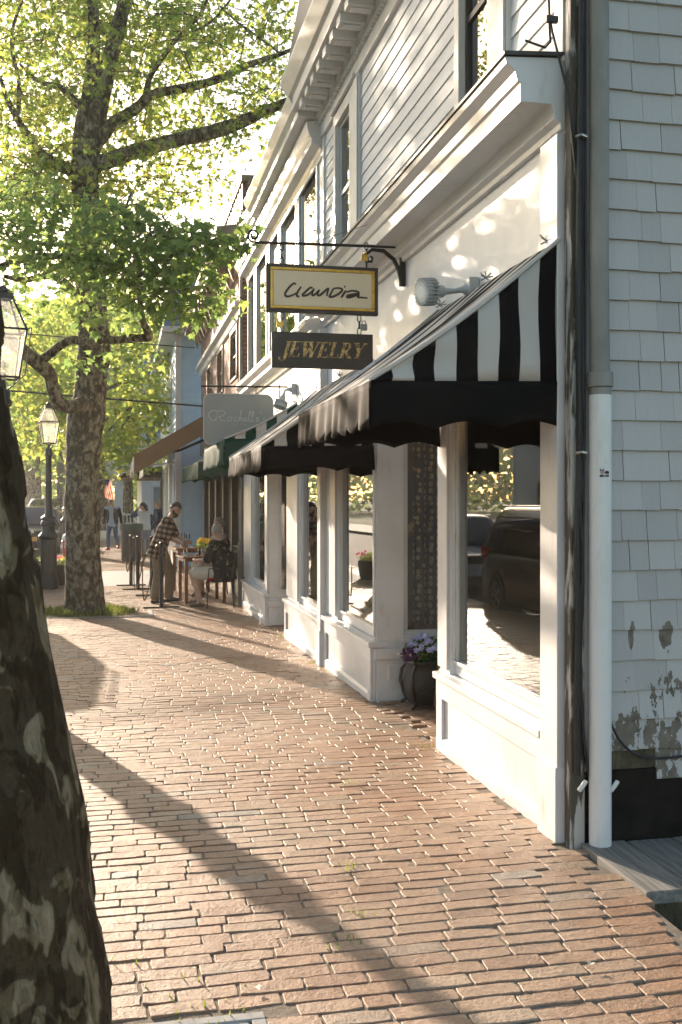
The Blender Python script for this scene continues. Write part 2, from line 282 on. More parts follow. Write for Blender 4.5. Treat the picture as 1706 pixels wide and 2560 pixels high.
# ---------------------------------------------------------------- mesh builder
def wloc(o):
    v = Vector((0, 0, 0))
    while o is not None: v += o.location; o = o.parent
    return v
class MB:
    def __init__(s): s.v = []; s.f = []; s.m = []
    def add(s, vs, fs, mi=0):
        b = len(s.v); s.v.extend([tuple(x) for x in vs]); s.f.extend([tuple(b+i for i in f) for f in fs]); s.m.extend([mi]*len(fs)); return s
    def box(s, x0, x1, y0, y1, z0, z1, mi=0):
        v = [(x0, y0, z0), (x1, y0, z0), (x1, y1, z0), (x0, y1, z0), (x0, y0, z1), (x1, y0, z1), (x1, y1, z1), (x0, y1, z1)]
        return s.add(v, [(0, 3, 2, 1), (4, 5, 6, 7), (0, 1, 5, 4), (1, 2, 6, 5), (2, 3, 7, 6), (3, 0, 4, 7)], mi)
    def obox(s, c, ax, ay, az, mi=0):
        c = Vector(c); ax, ay, az = Vector(ax), Vector(ay), Vector(az)
        v = [c+sx*ax+sy*ay+sz*az for sz in (-1, 1) for sx, sy in ((-1, -1), (1, -1), (1, 1), (-1, 1))]
        return s.add(v, [(0, 3, 2, 1), (4, 5, 6, 7), (0, 1, 5, 4), (1, 2, 6, 5), (2, 3, 7, 6), (3, 0, 4, 7)], mi)
    def prism(s, poly, axis, a0, a1, mi=0):
        n = len(poly)
        def p3(p, a): return {'x': (a, p[0], p[1]), 'y': (p[0], a, p[1]), 'z': (p[0], p[1], a)}[axis]
        v = [p3(p, a0) for p in poly]+[p3(p, a1) for p in poly]
        f = [tuple(range(n-1, -1, -1)), tuple(range(n, 2*n))]+[(i, (i+1) % n, n+(i+1) % n, n+i) for i in range(n)]
        return s.add(v, f, mi)
    def tube(s, pts, r, n=8, mi=0, cap=True, flat=None):
        pts = [Vector(p) for p in pts]; k = len(pts)
        rs = list(r) if isinstance(r, (list, tuple)) else [r]*k
        vs = []; up = None
        for i, p in enumerate(pts):
            t = (pts[min(i+1, k-1)]-pts[max(i-1, 0)])
            t = t.normalized() if t.length > 1e-9 else Vector((0, 0, 1))
            if up is None: up = Vector((0, 0, 1)) if abs(t.z) < 0.9 else Vector((1, 0, 0))
            a = (up-t*up.dot(t))
            a = a.normalized() if a.length > 1e-6 else t.orthogonal().normalized()
            b = t.cross(a); up = a
            for j in range(n):
                th = 2*math.pi*j/n; vs.append(p+rs[i]*(a*math.cos(th)*(flat or 1)+b*math.sin(th)))
        fs = [(i*n+j, i*n+(j+1) % n, (i+1)*n+(j+1) % n, (i+1)*n+j) for i in range(k-1) for j in range(n)]
        if cap: fs += [tuple(range(n-1, -1, -1)), tuple(range((k-1)*n, k*n))]
        return s.add(vs, fs, mi)
    def lathe(s, prof, c=(0, 0, 0), n=20, mi=0):
        c = Vector(c); k = len(prof)
        vs = [c+Vector((r*math.cos(2*math.pi*j/n), r*math.sin(2*math.pi*j/n), z)) for r, z in prof for j in range(n)]
        fs = [(i*n+j, i*n+(j+1) % n, (i+1)*n+(j+1) % n, (i+1)*n+j) for i in range(k-1) for j in range(n)]
        fs += [tuple(range(n-1, -1, -1)), tuple(range((k-1)*n, k*n))]
        return s.add(vs, fs, mi)
    def sph(s, c, r, nu=12, nv=8, mi=0, rot=None, fn=None):
        c = Vector(c); r = (r, r, r) if isinstance(r, (int, float)) else r; vs = []
        for i in range(nv+1):
            ph = math.pi*i/nv
            for j in range(nu):
                th = 2*math.pi*j/nu; q = Vector((math.sin(ph)*math.cos(th), math.sin(ph)*math.sin(th), math.cos(ph)))
                p = Vector((q.x*r[0], q.y*r[1], q.z*r[2]))
                if fn: p = fn(q, p)
                if rot: p = rot @ p
                vs.append(c+p)
        fs = [(i*nu+j, (i+1)*nu+j, (i+1)*nu+(j+1) % nu, i*nu+(j+1) % nu) for i in range(nv) for j in range(nu)]
        return s.add(vs, fs, mi)
    def grid(s, fn, nu, nv, mi=0):
        vs = [fn(i/nu, j/nv) for i in range(nu+1) for j in range(nv+1)]; k = nv+1
        fs = [(i*k+j, (i+1)*k+j, (i+1)*k+j+1, i*k+j+1) for i in range(nu) for j in range(nv)]
        b = len(s.f); s.add(vs, fs, 0)
        for i in range(nu):
            for j in range(nv):
                s.m[b+i*nv+j] = mi(i, j) if callable(mi) else mi
        return s
    def build(s, name, mat, parent=None, smooth=False, bevel=0, origin=None, merge=False):
        me = bpy.data.meshes.new(name)
        o3 = wloc(parent) if parent is not None else Vector(origin or (0, 0, 0))
        me.from_pydata([(x-o3.x, y-o3.y, z-o3.z) for x, y, z in s.v], [], s.f)
        for mt in (mat if isinstance(mat, (list, tuple)) else [mat]): me.materials.append(mt)
        if any(s.m): me.polygons.foreach_set('material_index', s.m)
        if merge:
            b = bmesh.new(); b.from_mesh(me); bmesh.ops.remove_doubles(b, verts=b.verts, dist=1e-5); bmesh.ops.recalc_face_normals(b, faces=b.faces); b.to_mesh(me); b.free()
        if smooth:
            me.polygons.foreach_set('use_smooth', [True]*len(me.polygons))
            if smooth != 'all':
                try: me.set_sharp_from_angle(angle=RAD(40))
                except Exception: pass
        me.update()
        ob = bpy.data.objects.new(name, me); COL.objects.link(ob)
        if parent is not None: ob.parent = parent
        elif origin: ob.location = origin
        if bevel:
            md = ob.modifiers.new('bevel', 'BEVEL'); md.width = bevel; md.segments = 2; md.limit_method = 'ANGLE'; md.angle_limit = RAD(50)
        return ob
def tag(o, label=None, cat=None, group=None, kind=None):
    if label: o['label'] = label
    if cat: o['category'] = cat
    if group: o['group'] = group
    if kind: o['kind'] = kind
    return o
def thing(name, label, cat, loc=(0, 0, 0), group=None):
    o = bpy.data.objects.new(name, None); o.empty_display_size = 0.2; COL.objects.link(o); o.location = loc
    return tag(o, label, cat, group)
def copy_tree(o, parent=None):
    c = o.copy(); COL.objects.link(c)
    if parent is not None: c.parent = parent
    for ch in list(o.children): copy_tree(ch, c)
    return c
def np_mesh(name, V, F_counts, F_idx, mats, parent=None, mi=None, smooth=False, kind=None):
    me = bpy.data.meshes.new(name); o3 = wloc(parent) if parent is not None else Vector((0, 0, 0))
    V = np.asarray(V, dtype=np.float64).reshape(-1, 3)-np.array(o3[:])
    me.vertices.add(len(V)); me.vertices.foreach_set('co', V.ravel())
    F_idx = np.asarray(F_idx, dtype=np.int32).ravel(); F_counts = np.asarray(F_counts, dtype=np.int32)
    me.loops.add(len(F_idx)); me.loops.foreach_set('vertex_index', F_idx)
    me.polygons.add(len(F_counts)); st = np.concatenate([[0], np.cumsum(F_counts)[:-1]]).astype(np.int32)
    me.polygons.foreach_set('loop_start', st)
    for mt in (mats if isinstance(mats, (list, tuple)) else [mats]): me.materials.append(mt)
    if mi is not None: me.polygons.foreach_set('material_index', np.asarray(mi, dtype=np.int32))
    me.polygons.foreach_set('use_smooth', [bool(smooth)]*len(F_counts))
    me.update(calc_edges=True); me.validate()
    ob = bpy.data.objects.new(name, me); COL.objects.link(ob)
    if parent is not None: ob.parent = parent
    if kind: ob['kind'] = kind
    return ob
# ================================================================ GROUND
def strip(name, x0, x1, y0, y1, dz, mat, step=1.0, slope_x=0):
    m = MB(); ny = max(1, int((y1-y0)/step))
    m.grid(lambda a, b: (x0+(x1-x0)*a, y0+(y1-y0)*b, gz(y0+(y1-y0)*b)+dz), 1, ny)
    o = m.build(name, mat); o['kind'] = 'structure'; return o
g = MB(); ys = [-600, -60, 5, 16, 60, 900]
for i in range(len(ys)-1):
    z0, z1 = gz(ys[i])-0.30, gz(ys[i+1])-0.30
    g.add([(-900, ys[i], z0), (900, ys[i], z0), (900, ys[i+1], z1), (-900, ys[i+1], z1)], [(0, 1, 2, 3)])
tag(g.build('ground', M['grassground']), kind='structure')
strip('road', -8.6, -1.93, -60, 260, -0.15, M['asphalt'], 2)
kb = MB()
kb.grid(lambda a, b: (-1.93, -60+320*b, gz(-60+320*b)+(-0.16+0.15*a)), 1, 160); kb.grid(lambda a, b: (-1.93+0.16*a, -60+320*b, gz(-60+320*b)-0.01), 1, 160)
tag(kb.build('kerb', M['concrete']), kind='structure')
strip('pavement', -12.0, -8.6, -60, 260, -0.02, M['concrete'], 2)
def und_z(x, y): return gz(y)+noise.noise(Vector((x*0.9, y*0.7, 3.1)))*0.020
m = MB(); m.grid(lambda a, b: (-1.77+3.87*a, -2+49*b, und_z(-1.77+3.87*a, -2+49*b)-0.0055), 18, 230)
tag(m.build('sidewalk_bed', M['earth']), kind='structure')
# clay pavers laid across the walk, every brick its own island of one mesh
def paver_mesh(name, rects, L=0.213, W=0.0785, gap=0.0065, ang=0.0, npar=12, hole=None, mat='paver', zoff=0.0):
    Vs = []; cnt = []; idx = []; base = 0
    half = []
    for i in range(4): half.append(('L', -0.5+i/4))
    per = [(-.5, -.5), (-.25, -.5), (0, -.5), (.25, -.5), (.5, -.5), (.5, 0), (.5, .5), (.25, .5), (0, .5), (-.25, .5), (-.5, .5), (-.5, 0)]
    per = np.array(per); n = len(per)
    C = []
    for (x0, x1, y0, y1) in rects:
        j = 0; y = y0
        while y < y1:
            off = (j % 2)*0.5*(L+gap)+rng.uniform(-0.02, 0.02); x = x0-off
            while x < x1:
                l = L*rng.uniform(0.93, 1.04) if rng.random() > 0.04 else L*0.5
                cx = x+l/2
                if cx > x0 and cx < x1 and not (hole and hole(cx, y)): C.append((cx, y, l))
                x += l+gap+rng.uniform(0, 0.002)
            y += W+gap+0.0015; j += 1
    C = np.array(C); N = len(C); cx, cy, l = C[:, 0], C[:, 1], C[:, 2]
    und = np.array([noise.noise(Vector((a*0.9, b*0.7, 3.1))) for a, b in zip(cx, cy)])
    wav = np.array([noise.noise(Vector((a*0.8, b*0.5, 9.1))) for a, b in zip(cx, cy)])
    zc = np.array([gz(b) for b in cy])+und*0.020+rng.normal(0, 0.0013, N)+zoff
    cy = cy+wav*0.035+rng.normal(0, 0.0012, N)
    tx = rng.normal(0, 0.008, N); ty = rng.normal(0, 0.013, N); rz = rng.normal(0, 0.012, N)+ang
    ww = W*rng.uniform(0.93, 1.03, N)
    jit = rng.normal(0, 0.0017, (N, n, 2))
    rings = []
    for inset, dz in ((0.0022, 0.0), (0.0003, -0.0022), (0.0, -0.03)):
        px_ = per[None, :, 0]*(l[:, None]-2*inset); py_ = per[None, :, 1]*(ww[:, None]-2*inset)
        corner = (np.abs(per[:, 0]) == .5) & (np.abs(per[:, 1]) == .5)
        sc = np.where(corner, 0.965, 1.0)[None, :]
        px_ = px_*np.where(corner, 0.985, 1)[None, :]+jit[:, :, 0]; py_ = py_*np.where(corner, 0.93, 1)[None, :]+jit[:, :, 1]*1.4
        z_ = zc[:, None]+dz+px_*tx[:, None]+py_*ty[:, None]
        X = cx[:, None]+px_*np.cos(rz)[:, None]-py_*np.sin(rz)[:, None]; Y = cy[:, None]+px_*np.sin(rz)[:, None]+py_*np.cos(rz)[:, None]
        rings.append(np.stack([X, Y, z_], -1))
    V = np.stack(rings, 1).reshape(N, 3*n, 3)
    faces = [list(range(n))]
    for r in (0, 1):
        for i in range(n):
            k = (i+1) % n; faces.append([r*n+i, (r+1)*n+i, (r+1)*n+k, r*n+k])
    fi = np.array([i for f in faces for i in f]); fc = np.array([len(f) for f in faces])
    idx = (fi[None, :]+(np.arange(N)*3*n)[:, None]).ravel(); cnt = np.tile(fc, N)
    return np_mesh(name, V, cnt, idx, M[mat], smooth=False)
def hole(x, y):
    if -1.45 < x < 0.47 and 1.5 < y < 3.34: return True
    if -1.0 < x < 0.0 and 16.3 < y < 17.5: return True
    if -1.2 < x < 1.0 and 22 < y < 26.5: return True
    return False
sw = paver_mesh('sidewalk', [(-1.77, 2.10, -0.5, 46)], hole=hole, ang=0.02); sw['kind'] = 'structure'
rp = paver_mesh('entry_paving', [(2.12, 3.15, 6.72, 8.44), (2.07, 3.2, 13.2, 14.5)], L=0.2, gap=0.012, mat='paver', zoff=0.004, ang=0.16); rp['kind'] = 'structure'
cb = MB(); cb.box(-1.2, 1.0, 22, 26.5, gz(22)-0.1, gz(22)+0.002); tag(cb.build('concrete_slab', M['concrete']), kind='structure')
strip('entry_bed', 2.1, 3.3, 6.6, 15, -0.014, M['earth'], 0.5)
strip('far_sidewalk', -1.77, 1.3, 46, 120, 0.0, M['concrete'], 2)
# ================================================================ BUILDINGS
def wall_open(m, axis, c0, c1, a0, a1, z0, z1, ops, mi=0):
    """wall slab between c0..c1 (thickness), running a0..a1, openings (a,b,za,zb)"""
    def bx(p, q, u, v):
        if q-p < 1e-4 or v-u < 1e-4: return
        if axis == 'y': m.box(c0, c1, p, q, u, v, mi)
        else: m.box(p, q, c0, c1, u, v, mi)
    cuts = sorted(set([a0, a1]+[o for op in ops for o in op[:2]]))
    for p, q in zip(cuts[:-1], cuts[1:]):
        if q <= a0 or p >= a1: continue
        cur = z0
        for op in sorted([o for o in ops if o[0] <= p+1e-6 and o[1] >= q-1e-6], key=lambda o: o[2]):
            bx(p, q, cur, op[2]); cur = op[3]
        bx(p, q, cur, z1)
def clap(m, axis, c, a0, a1, z0, z1, ops, sgn=-1, exp=0.114, t=0.014, mi=0):
    """overlapping bevelled boards proud of plane c on side sgn"""
    z = z0
    while z < z1:
        zt = min(z+exp, z1); segs = [(a0, a1)]
        for op in ops:
            if op[3] > z+0.01 and op[2] < zt-0.01:
                ns = []
                for (p, q) in segs:
                    if op[1] <= p or op[0] >= q: ns.append((p, q)); continue
                    if op[0] > p: ns.append((p, op[0]))
                    if op[1] < q: ns.append((op[1], q))
                segs = ns
        for (p, q) in segs:
            poly = [(c, z), (c+sgn*t, z), (c+sgn*0.003, zt+0.004), (c, zt+0.004)]
            if axis == 'y': m.prism(poly, 'y', p, q, mi)
            else: m.prism([(y, zz) for y, zz in poly], 'x', p, q, mi)
        z += exp
def pane(parent, name, axis, c, a0, a1, z0, z1, mat):
    m = MB()
    if axis == 'y': m.box(c, c+0.008, a0, a1, z0, z1)
    else: m.box(a0, a1, c, c+0.008, z0, z1)
    return m.build(name, mat, parent)
def frame(m, axis, c0, c1, a0, a1, z0, z1, w, mi=0, wb=None):
    wb = wb or w
    def bx(p, q, u, v):
        if axis == 'y': m.box(c0, c1, p, q, u, v, mi)
        else: m.box(p, q, c0, c1, u, v, mi)
    bx(a0, a0+w, z0+wb, z1-w); bx(a1-w, a1, z0+wb, z1-w); bx(a0, a1, z0, z0+wb); bx(a0, a1, z1-w, z1)
def sash(parent, y0, y1, z0, z1, x=2.1, casing=0.1, muntins=None, mid=True, glass='upglass', fm='trim', proud=0.03, deep=0.05):
    """casing outside the opening (y0..y1,z0..z1), frame inside it, glass behind"""
    m = MB(); frame(m, 'y', x-proud, x+0.01, y0-casing, y1+casing, z0-casing*0.6, z1+casing, casing, wb=casing*0.6)
    frame(m, 'y', x+0.015, x+deep, y0, y1, z0, z1, 0.035)
    if mid: m.box(x+0.018, x+deep-0.003, y0+0.035, y1-0.035, (z0+z1)/2-0.02, (z0+z1)/2+0.02)
    w_ = m.build('window', M[fm], parent, bevel=0.004)
    if muntins:
        mm = MB(); ny, nz = muntins
        for i in range(1, ny): yy = y0+(y1-y0)*i/ny; mm.box(x+0.02, x+deep-0.006, yy-0.012, yy+0.012, z0+0.036, z1-0.036)
        for j in range(1, nz): zz = z0+(z1-z0)*j/nz; mm.box(x+0.021, x+deep-0.007, y0+0.036, y1-0.036, zz-0.012, zz+0.012)
        mm.build('muntins', M[fm], w_)
    pane(w_, 'pane', 'y', x+deep-0.02, y0+0.03, y1-0.03, z0+0.03, z1-0.03, M[glass])
    return w_
X0 = 2.10
# ---------------------------------------------------------------- building 1: clapboard shop
b1 = thing('clapboard_shop', 'white clapboard shop with shingled side wall, striped awnings and deep moulded shopfront cornice', 'building', (X0, 4.6, 0))
Y0, Y1 = 4.64, 10.70
# upper storey wall
ops_up = [(5.58, 6.26, 3.9, 5.3), (9.26, 10.06, 3.9, 5.36)]
m = MB(); wall_open(m, 'y', X0, X0+0.14, Y0, Y1, 3.62, 5.75, ops_up); m.build('upper_wall', M['white'], b1)
m = MB()
cops = [(5.36, 6.30, 3.7, 5.42), (8.94, 10.10, 3.7, 5.48)]
clap(m, 'y', X0, Y0+0.10, Y1-0.02, 3.70, 5.42, cops); m.build('clapboards', M['clap'], b1)
for (a, b, z0, z1, cs) in ((5.68, 6.19, 3.98, 5.25, 0.0), (9.36, 9.99, 3.98, 5.30, 0.0)):
    mm = MB(); y0, y1 = a, b
    mm.box(X0-0.035, X0+0.012, y0-0.32 if a < 7 else y0-0.40, y0-0.001, z0-0.1, z1+0.12); mm.box(X0-0.035, X0+0.012, y1+0.001, y1+0.10, z0-0.1, z1+0.12)
    mm.box(X0-0.05, X0-0.036, y0-0.30 if a < 7 else y0-0.38, y0-0.22, z0-0.1, z1+0.1)
    mm.box(X0-0.034, X0+0.011, y0, y1, z1, z1+0.118); mm.box(X0-0.07, X0+0.011, y0-0.3, y1+0.1, z1+0.12, z1+0.15)
    wn = mm.build('window', M['trim'], b1, bevel=0.004)
    f = MB(); frame(f, 'y', X0+0.013, X0+0.05, y0, y1, z0, z1, 0.032); f.box(X0+0.016, X0+0.047, y0+0.033, y1-0.033, 4.60, 4.64); f.build('sash', M['darkwood'] if a < 7 else M['trim'], wn)
    pane(wn, 'pane', 'y', X0+0.03, y0+0.02, y1-0.02, z0+0.02, z1-0.02, M['upglass'])
    d = MB(); d.box(X0+0.16, X0+0.2, y0-0.3, y1+0.3, z0-0.2, z1+0.2); d.build('curtain', M['interior'], wn)
for ya in (Y0, Y1-0.102):
    m = MB(); m.box(X0-0.03, X0-0.001, ya, ya+0.10, 3.74, 5.42); m.build('corner_board', M['trim'], b1, bevel=0.004)
# main eave
m = MB()
m.prism([(X0, 5.42), (X0-0.045, 5.42), (X0-0.045, 5.60), (X0-0.09, 5.64), (X0-0.09, 5.70), (X0-0.34, 5.70), (X0-0.34, 5.82), (X0-0.38, 5.84), (X0-0.46, 5.96), (X0-0.46, 6.0), (X0+0.3, 6.05), (X0+0.3, 5.5)], 'y', Y0-0.1, Y1+0.08)
eave = m.build('eave_cornice', M['trim'], b1, bevel=0.006)
y = Y0+0.1
while y < Y1-0.1:
    q = MB(); q.box(X0-0.31, X0-0.092, y, y+0.15, 5.615, 5.698); q.box(X0-0.27, X0-0.12, y+0.03, y+0.12, 5.60, 5.614); q.build('modillion', M['trim'], eave, bevel=0.01); y += 0.31
m = MB(); y = Y0+0.02
while y < Y1-0.05: m.box(X0-0.075, X0-0.046, y, y+0.035, 5.545, 5.59); y += 0.07
m.build('dentil_band', M['trim'], eave)
m = MB(); m.prism([(1.77, 6.03), (2.16, 8.3), (2.5, 8.3), (2.5, 6.06)], 'y', Y0, Y1+0.06); m.build('attic_wall', M['slate2'], b1)
m = MB(); m.prism([(1.69, 6.0), (1.75, 6.0), (2.16, 8.3), (2.10, 8.3)], 'y', Y0, Y1+0.13); m.build('roof_edge', M['darkwood'], b1)

# shop front cornice
m = MB()
m.prism([(X0, 3.42), (X0-0.03, 3.42), (X0-0.035, 3.45), (X0-0.065, 3.47), (X0-0.065, 3.50), (X0-0.08, 3.535), (X0-0.235, 3.535), (X0-0.235, 3.625), (X0-0.25, 3.635), (X0-0.262, 3.68), (X0-0.305, 3.715), (X0-0.315, 3.745), (X0, 3.765)], 'y', Y0+0.02, Y1-0.06)
cor = m.build('shopfront_cornice', M['trim'], b1, bevel=0.004)
m = MB(); m.prism([(X0-0.325, 3.747), (X0-0.325, 3.763), (X0, 3.785), (X0, 3.767)], 'y', Y0, Y1-0.06); m.build('drip_flashing', M['darkwood'], cor)
# frieze wall + bay fronts (z 0.. up)
gA = gz(6)-0.15
winA = (4.87, 6.37, 0.62, 2.62); winB = (8.56, 9.98, 0.56, 2.52)
m = MB()
wall_open(m, 'y', X0, X0+0.10, Y0+0.02, 6.67, gA, 2.70, [(4.87, 6.47, 0.50, 2.62)])
wall_open(m, 'y', X0, X0+0.10, 8.46, Y1, gA, 2.70, [(8.50, 10.06, 0.45, 2.52)])
m.box(X0, X0+0.10, Y0+0.02, Y1, 2.70, 3.615)
m.build('shopfront_wall', M['white'], b1)
def bay(parent, y0, y1, gy0, gy1, zs, zt, x=X0, pl=0.0, pr=0.0, label=None, zb=None, so=0.075):
    """shop window: casings, setback glass, sill and panelled bulkhead. near end y0, far end y1"""
    zb = zb if zb is not None else gz(y1)-0.12
    mm = MB()
    mm.box(x-0.022, x-0.001, y0, gy0-0.002, zs+0.03, zt+0.12); mm.box(x-0.022, x-0.001, gy1+0.002, y1, zs+0.03, zt+0.12)
    mm.box(x-0.021, x-0.0015, gy0, gy1, zt, zt+0.118)
    wn = mm.build('shop_window', M['trim'], parent, bevel=0.004)
    f = MB(); frame(f, 'y', x+0.032, x+0.072, gy0+0.001, gy1-0.001, zs+0.005, zt, 0.045, wb=0.09)
    f.box(x+0.015, x+0.0315, gy0+0.002, gy1-0.002, zs+0.075, zs+0.098); f.box(x+0.015, x+0.0315, gy1-0.03, gy1-0.002, zs+0.1, zt)
    f.build('frame', M['trim'], wn, bevel=0.004)
    pane(wn, 'pane', 'y', x+0.05, gy0+0.03, gy1-0.03, zs+0.085, zt-0.03, M['glass'])
    s = MB(); s.prism([(x+0.095, zs-0.05), (x-so, zs-0.05), (x-so, zs-0.008), (x+0.095, zs+0.004)], 'y', y0+0.21 if pl else y0-0.03, y1+0.012); s.build('sill', M['trim'], wn, bevel=0.006)
    k = MB(); ya = y0+0.2 if pl else y0; xf = x-so+0.025
    k.box(xf+0.022, x-0.002, ya, y1, zb, zs-0.055)
    k.box(xf-0.004, xf+0.021, ya, y1, zb, zb+0.20); k.box(xf-0.002, xf+0.021, ya, y1, zs-0.17, zs-0.056)
    k.box(xf-0.001, xf+0.021, ya, ya+0.10, zb+0.201, zs-0.171); k.box(xf-0.001, xf+0.021, y1-0.12, y1, zb+0.201, zs-0.171)
    k.prism([(xf+0.021, zb+0.201), (xf-0.003, zb+0.201), (xf+0.021, zb+0.22)], 'y', ya+0.101, y1-0.121)
    k.build('bulkhead', M['trim'], parent, bevel=0.005)
    return wn
def pilaster(parent, x, y0, y1, z0, z1, t=0.06):
    mm = MB(); mm.box(x-t, x-0.001, y0, y1, z0, z1); mm.box(x-t-0.012, x-0.0005, y0-0.008, y1+0.008, z0, z0+0.42)
    return mm.build('pilaster', M['trim'], parent, bevel=0.005)
wA = bay(b1, 4.66, 6.67, 4.871, 6.469, 0.50, 2.62, pl=1, so=0.055)
pilaster(b1, X0, 4.655, 4.865, -0.06, 3.40, 0.052)
wB = bay(b1, 8.46, 10.52, 8.501, 10.059, 0.45, 2.52)
pilaster(b1, X0, 10.53, 10.70, gz(10.6)-0.05, 3.40, 0.08)
# return walls of the recessed entry
def return_wall(parent, y, xa, xb, zb, zs, zt, t=0.1, gx0=None):
    gx0 = gx0 or xa+0.24
    mm = MB(); wall_open(mm, 'x', y, y+t, xa, xb, zb, 2.7, [(gx0, xb-0.08, zs, zt)])
    wn = mm.build('side_window', M['trim'], parent, bevel=0.004)
    f = MB(); frame(f, 'x', y+0.02, y+0.06, gx0, xb-0.08, zs, zt, 0.035); f.box(gx0-0.02, xb, y-0.015, y-0.001, zs-0.06, zs-0.02)
    f.box(xa-0.02, xb, y-0.03, y-0.001, zs-0.20, zs-0.11); f.build('frame', M['trim'], wn, bevel=0.003)
    p = MB(); frame(p, 'x', y-0.014, y-0.001, xa+0.1, xb-0.2, zb+0.25, zs-0.24, 0.025); p.build('panel_moulding', M['trim'], wn)
    pane(wn, 'pane', 'x', y+0.04, gx0+0.03, xb-0.11, zs+0.03, zt-0.03, M['glass'])
    return wn
return_wall(b1, 8.445, X0, 3.22, gz(8.5)-0.08, 0.50, 2.42)
m = MB(); m.box(X0+0.1, 3.22, 6.57, 6.66, gA, 2.7); m.build('entry_side_wall', M['trim'], b1)
m = MB(); wall_open(m, 'y', 3.20, 3.28, 6.66, 8.46, gA, 2.7, [(7.1, 8.0, -0.2, 2.1)]); m.build('entry_back_wall', M['trim'], b1)
m = MB(); m.box(3.22, 3.26, 7.1, 8.0, -0.1, 0.8); frame(m, 'y', 3.215, 3.265, 7.1, 8.0, 0.8, 2.1, 0.1); dr = m.build('shop_door', M['darkwood'], b1); pane(dr, 'pane', 'y', 3.24, 7.2, 7.9, 0.9, 2.0, M['glass'])
m = MB(); m.tube([(3.17, 7.17, 0.95), (3.14, 7.17, 0.98), (3.14, 7.17, 1.22), (3.17, 7.17, 1.25)], 0.01); m.build('handle', M['gold'], dr)
m = MB(); m.box(X0+0.09, 5.6, 4.75, 10.69, 2.701, 2.78); m.build('ceiling', M['interior'], b1)
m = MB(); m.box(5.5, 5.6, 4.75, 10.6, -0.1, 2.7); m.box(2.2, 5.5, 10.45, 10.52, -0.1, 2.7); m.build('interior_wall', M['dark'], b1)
for bb in ((X0+0.1, 5.5, 4.75, 6.56, 0.40, 0.46), (X0+0.1, 5.5, 8.57, 10.44, 0.38, 0.43), (3.3, 5.5, 6.56, 8.57, -0.12, -0.06)):
    m = MB(); m.box(*bb); m.build('display_floor', M['woodfloor'], b1)
# side wall with shingles (faces -y)
YS = 4.60
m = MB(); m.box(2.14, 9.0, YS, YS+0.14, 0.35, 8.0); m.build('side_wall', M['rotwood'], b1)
Vs, Fs = [], []
mS = MB(); z = 0.30; row = 0; EXP = 0.1435
while z < 5.2:
    x = 2.262; first = True
    while x < 5.2:
        wd = random.uniform(0.09, 0.24)
        if first: wd = random.uniform(0.07, 0.2); first = False
        gp = random.choice([0.0012, 0.0015, 0.004]); jz = random.choice([0, 0, 0.002, 0.004, -0.002])
        if z < 0.42 and random.random() < 0.4: x += wd+gp; continue
        jb = random.uniform(-0.0015, 0.0015)
        mS.add([(x, YS-0.024+jb, z+jz), (x+wd, YS-0.024+jb, z+jz+random.uniform(-.001, .001)), (x+wd, YS-0.006, z+EXP+0.012), (x, YS-0.006, z+EXP+0.012),
                (x, YS-0.003, z+jz), (x+wd, YS-0.003, z+jz), (x+wd, YS-0.001, z+EXP+0.012), (x, YS-0.001, z+EXP+0.012)],
               [(0, 1, 2, 3), (4, 7, 6, 5), (0, 4, 5, 1), (1, 5, 6, 2), (0, 3, 7, 4)])
        x += wd+gp
    z += EXP; row += 1
mS.build('shingle_siding', M['shingle'], b1)
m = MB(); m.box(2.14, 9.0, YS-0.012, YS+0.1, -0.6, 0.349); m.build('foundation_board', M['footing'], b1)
m = MB(); m.box(2.078, 2.15, YS-0.035, YS+0.04, -0.05, 6.0); m.build('corner_post', M['peel'], b1, bevel=0.006)
m = MB(); m.box(2.151, 2.261, YS-0.016, YS-0.001, 0.35, 6.0); m.build('side_corner_board', M['trim'], b1, bevel=0.004)
# ---------------------------------------------------------------- building 2: white shop with paired tall windows
b2 = thing('white_panelled_shop', 'white two storey shop with a row of tall upper windows beside the brick cafe', 'building', (X0, 10.72, gz(11)))
Y2 = 17.45
m = MB()
ups = [(11.10, 12.2), (12.45, 13.62), (13.86, 14.70), (15.05, 16.15), (16.40, 17.2)]
wall_open(m, 'y', X0, X0+0.12, 10.715, Y2, 3.2, 5.9, [(a, b, 3.72, 5.42) for a, b in ups])
m.box(X0, X0+0.12, 10.715, Y2, 2.62, 3.2); m.build('front_wall', M['white'], b2)
for i, (a, b) in enumerate(ups):
    sash(b2, a, b, 3.72, 5.42, casing=0.085, muntins=(3, 4) if i == 2 else None, mid=False, proud=0.022, deep=0.036, glass='paleglass')
for a, b in ups: m = MB(); m.box(X0+0.042, X0+0.046, a-0.0, b+0.0, 3.72, 5.42); m.build('window_blind', M['white'], b2)
prof = [(X0, 5.52), (X0-0.05, 5.52), (X0-0.06, 5.58), (X0-0.10, 5.62), (X0-0.28, 5.64), (X0-0.28, 5.70), (X0-0.33, 5.74), (X0-0.38, 5.83), (X0-0.38, 5.87), (X0, 5.89)]
m = MB(); m.prism(prof, 'y', 10.72, 14.75); m.prism([(x*1.0 if x == X0 else x+0.17, z-0.09) for x, z in prof], 'y', 10.71, 11.7) if False else None
m.build('roof_cornice', M['trim'], b2, bevel=0.006)
m = MB(); m.prism([(x if x == X0 else X0-(X0-x)*0.5, z-0.28) for x, z in prof], 'y', 10.712, 17.44); m.build('architrave_moulding', M['trim'], b2, bevel=0.005)
m = MB(); m.prism([(x if x == X0 else X0-(X0-x)*0.8, z-0.02) for x, z in prof], 'y', 14.76, Y2); m.build('lower_cornice', M['trim'], b2, bevel=0.005)
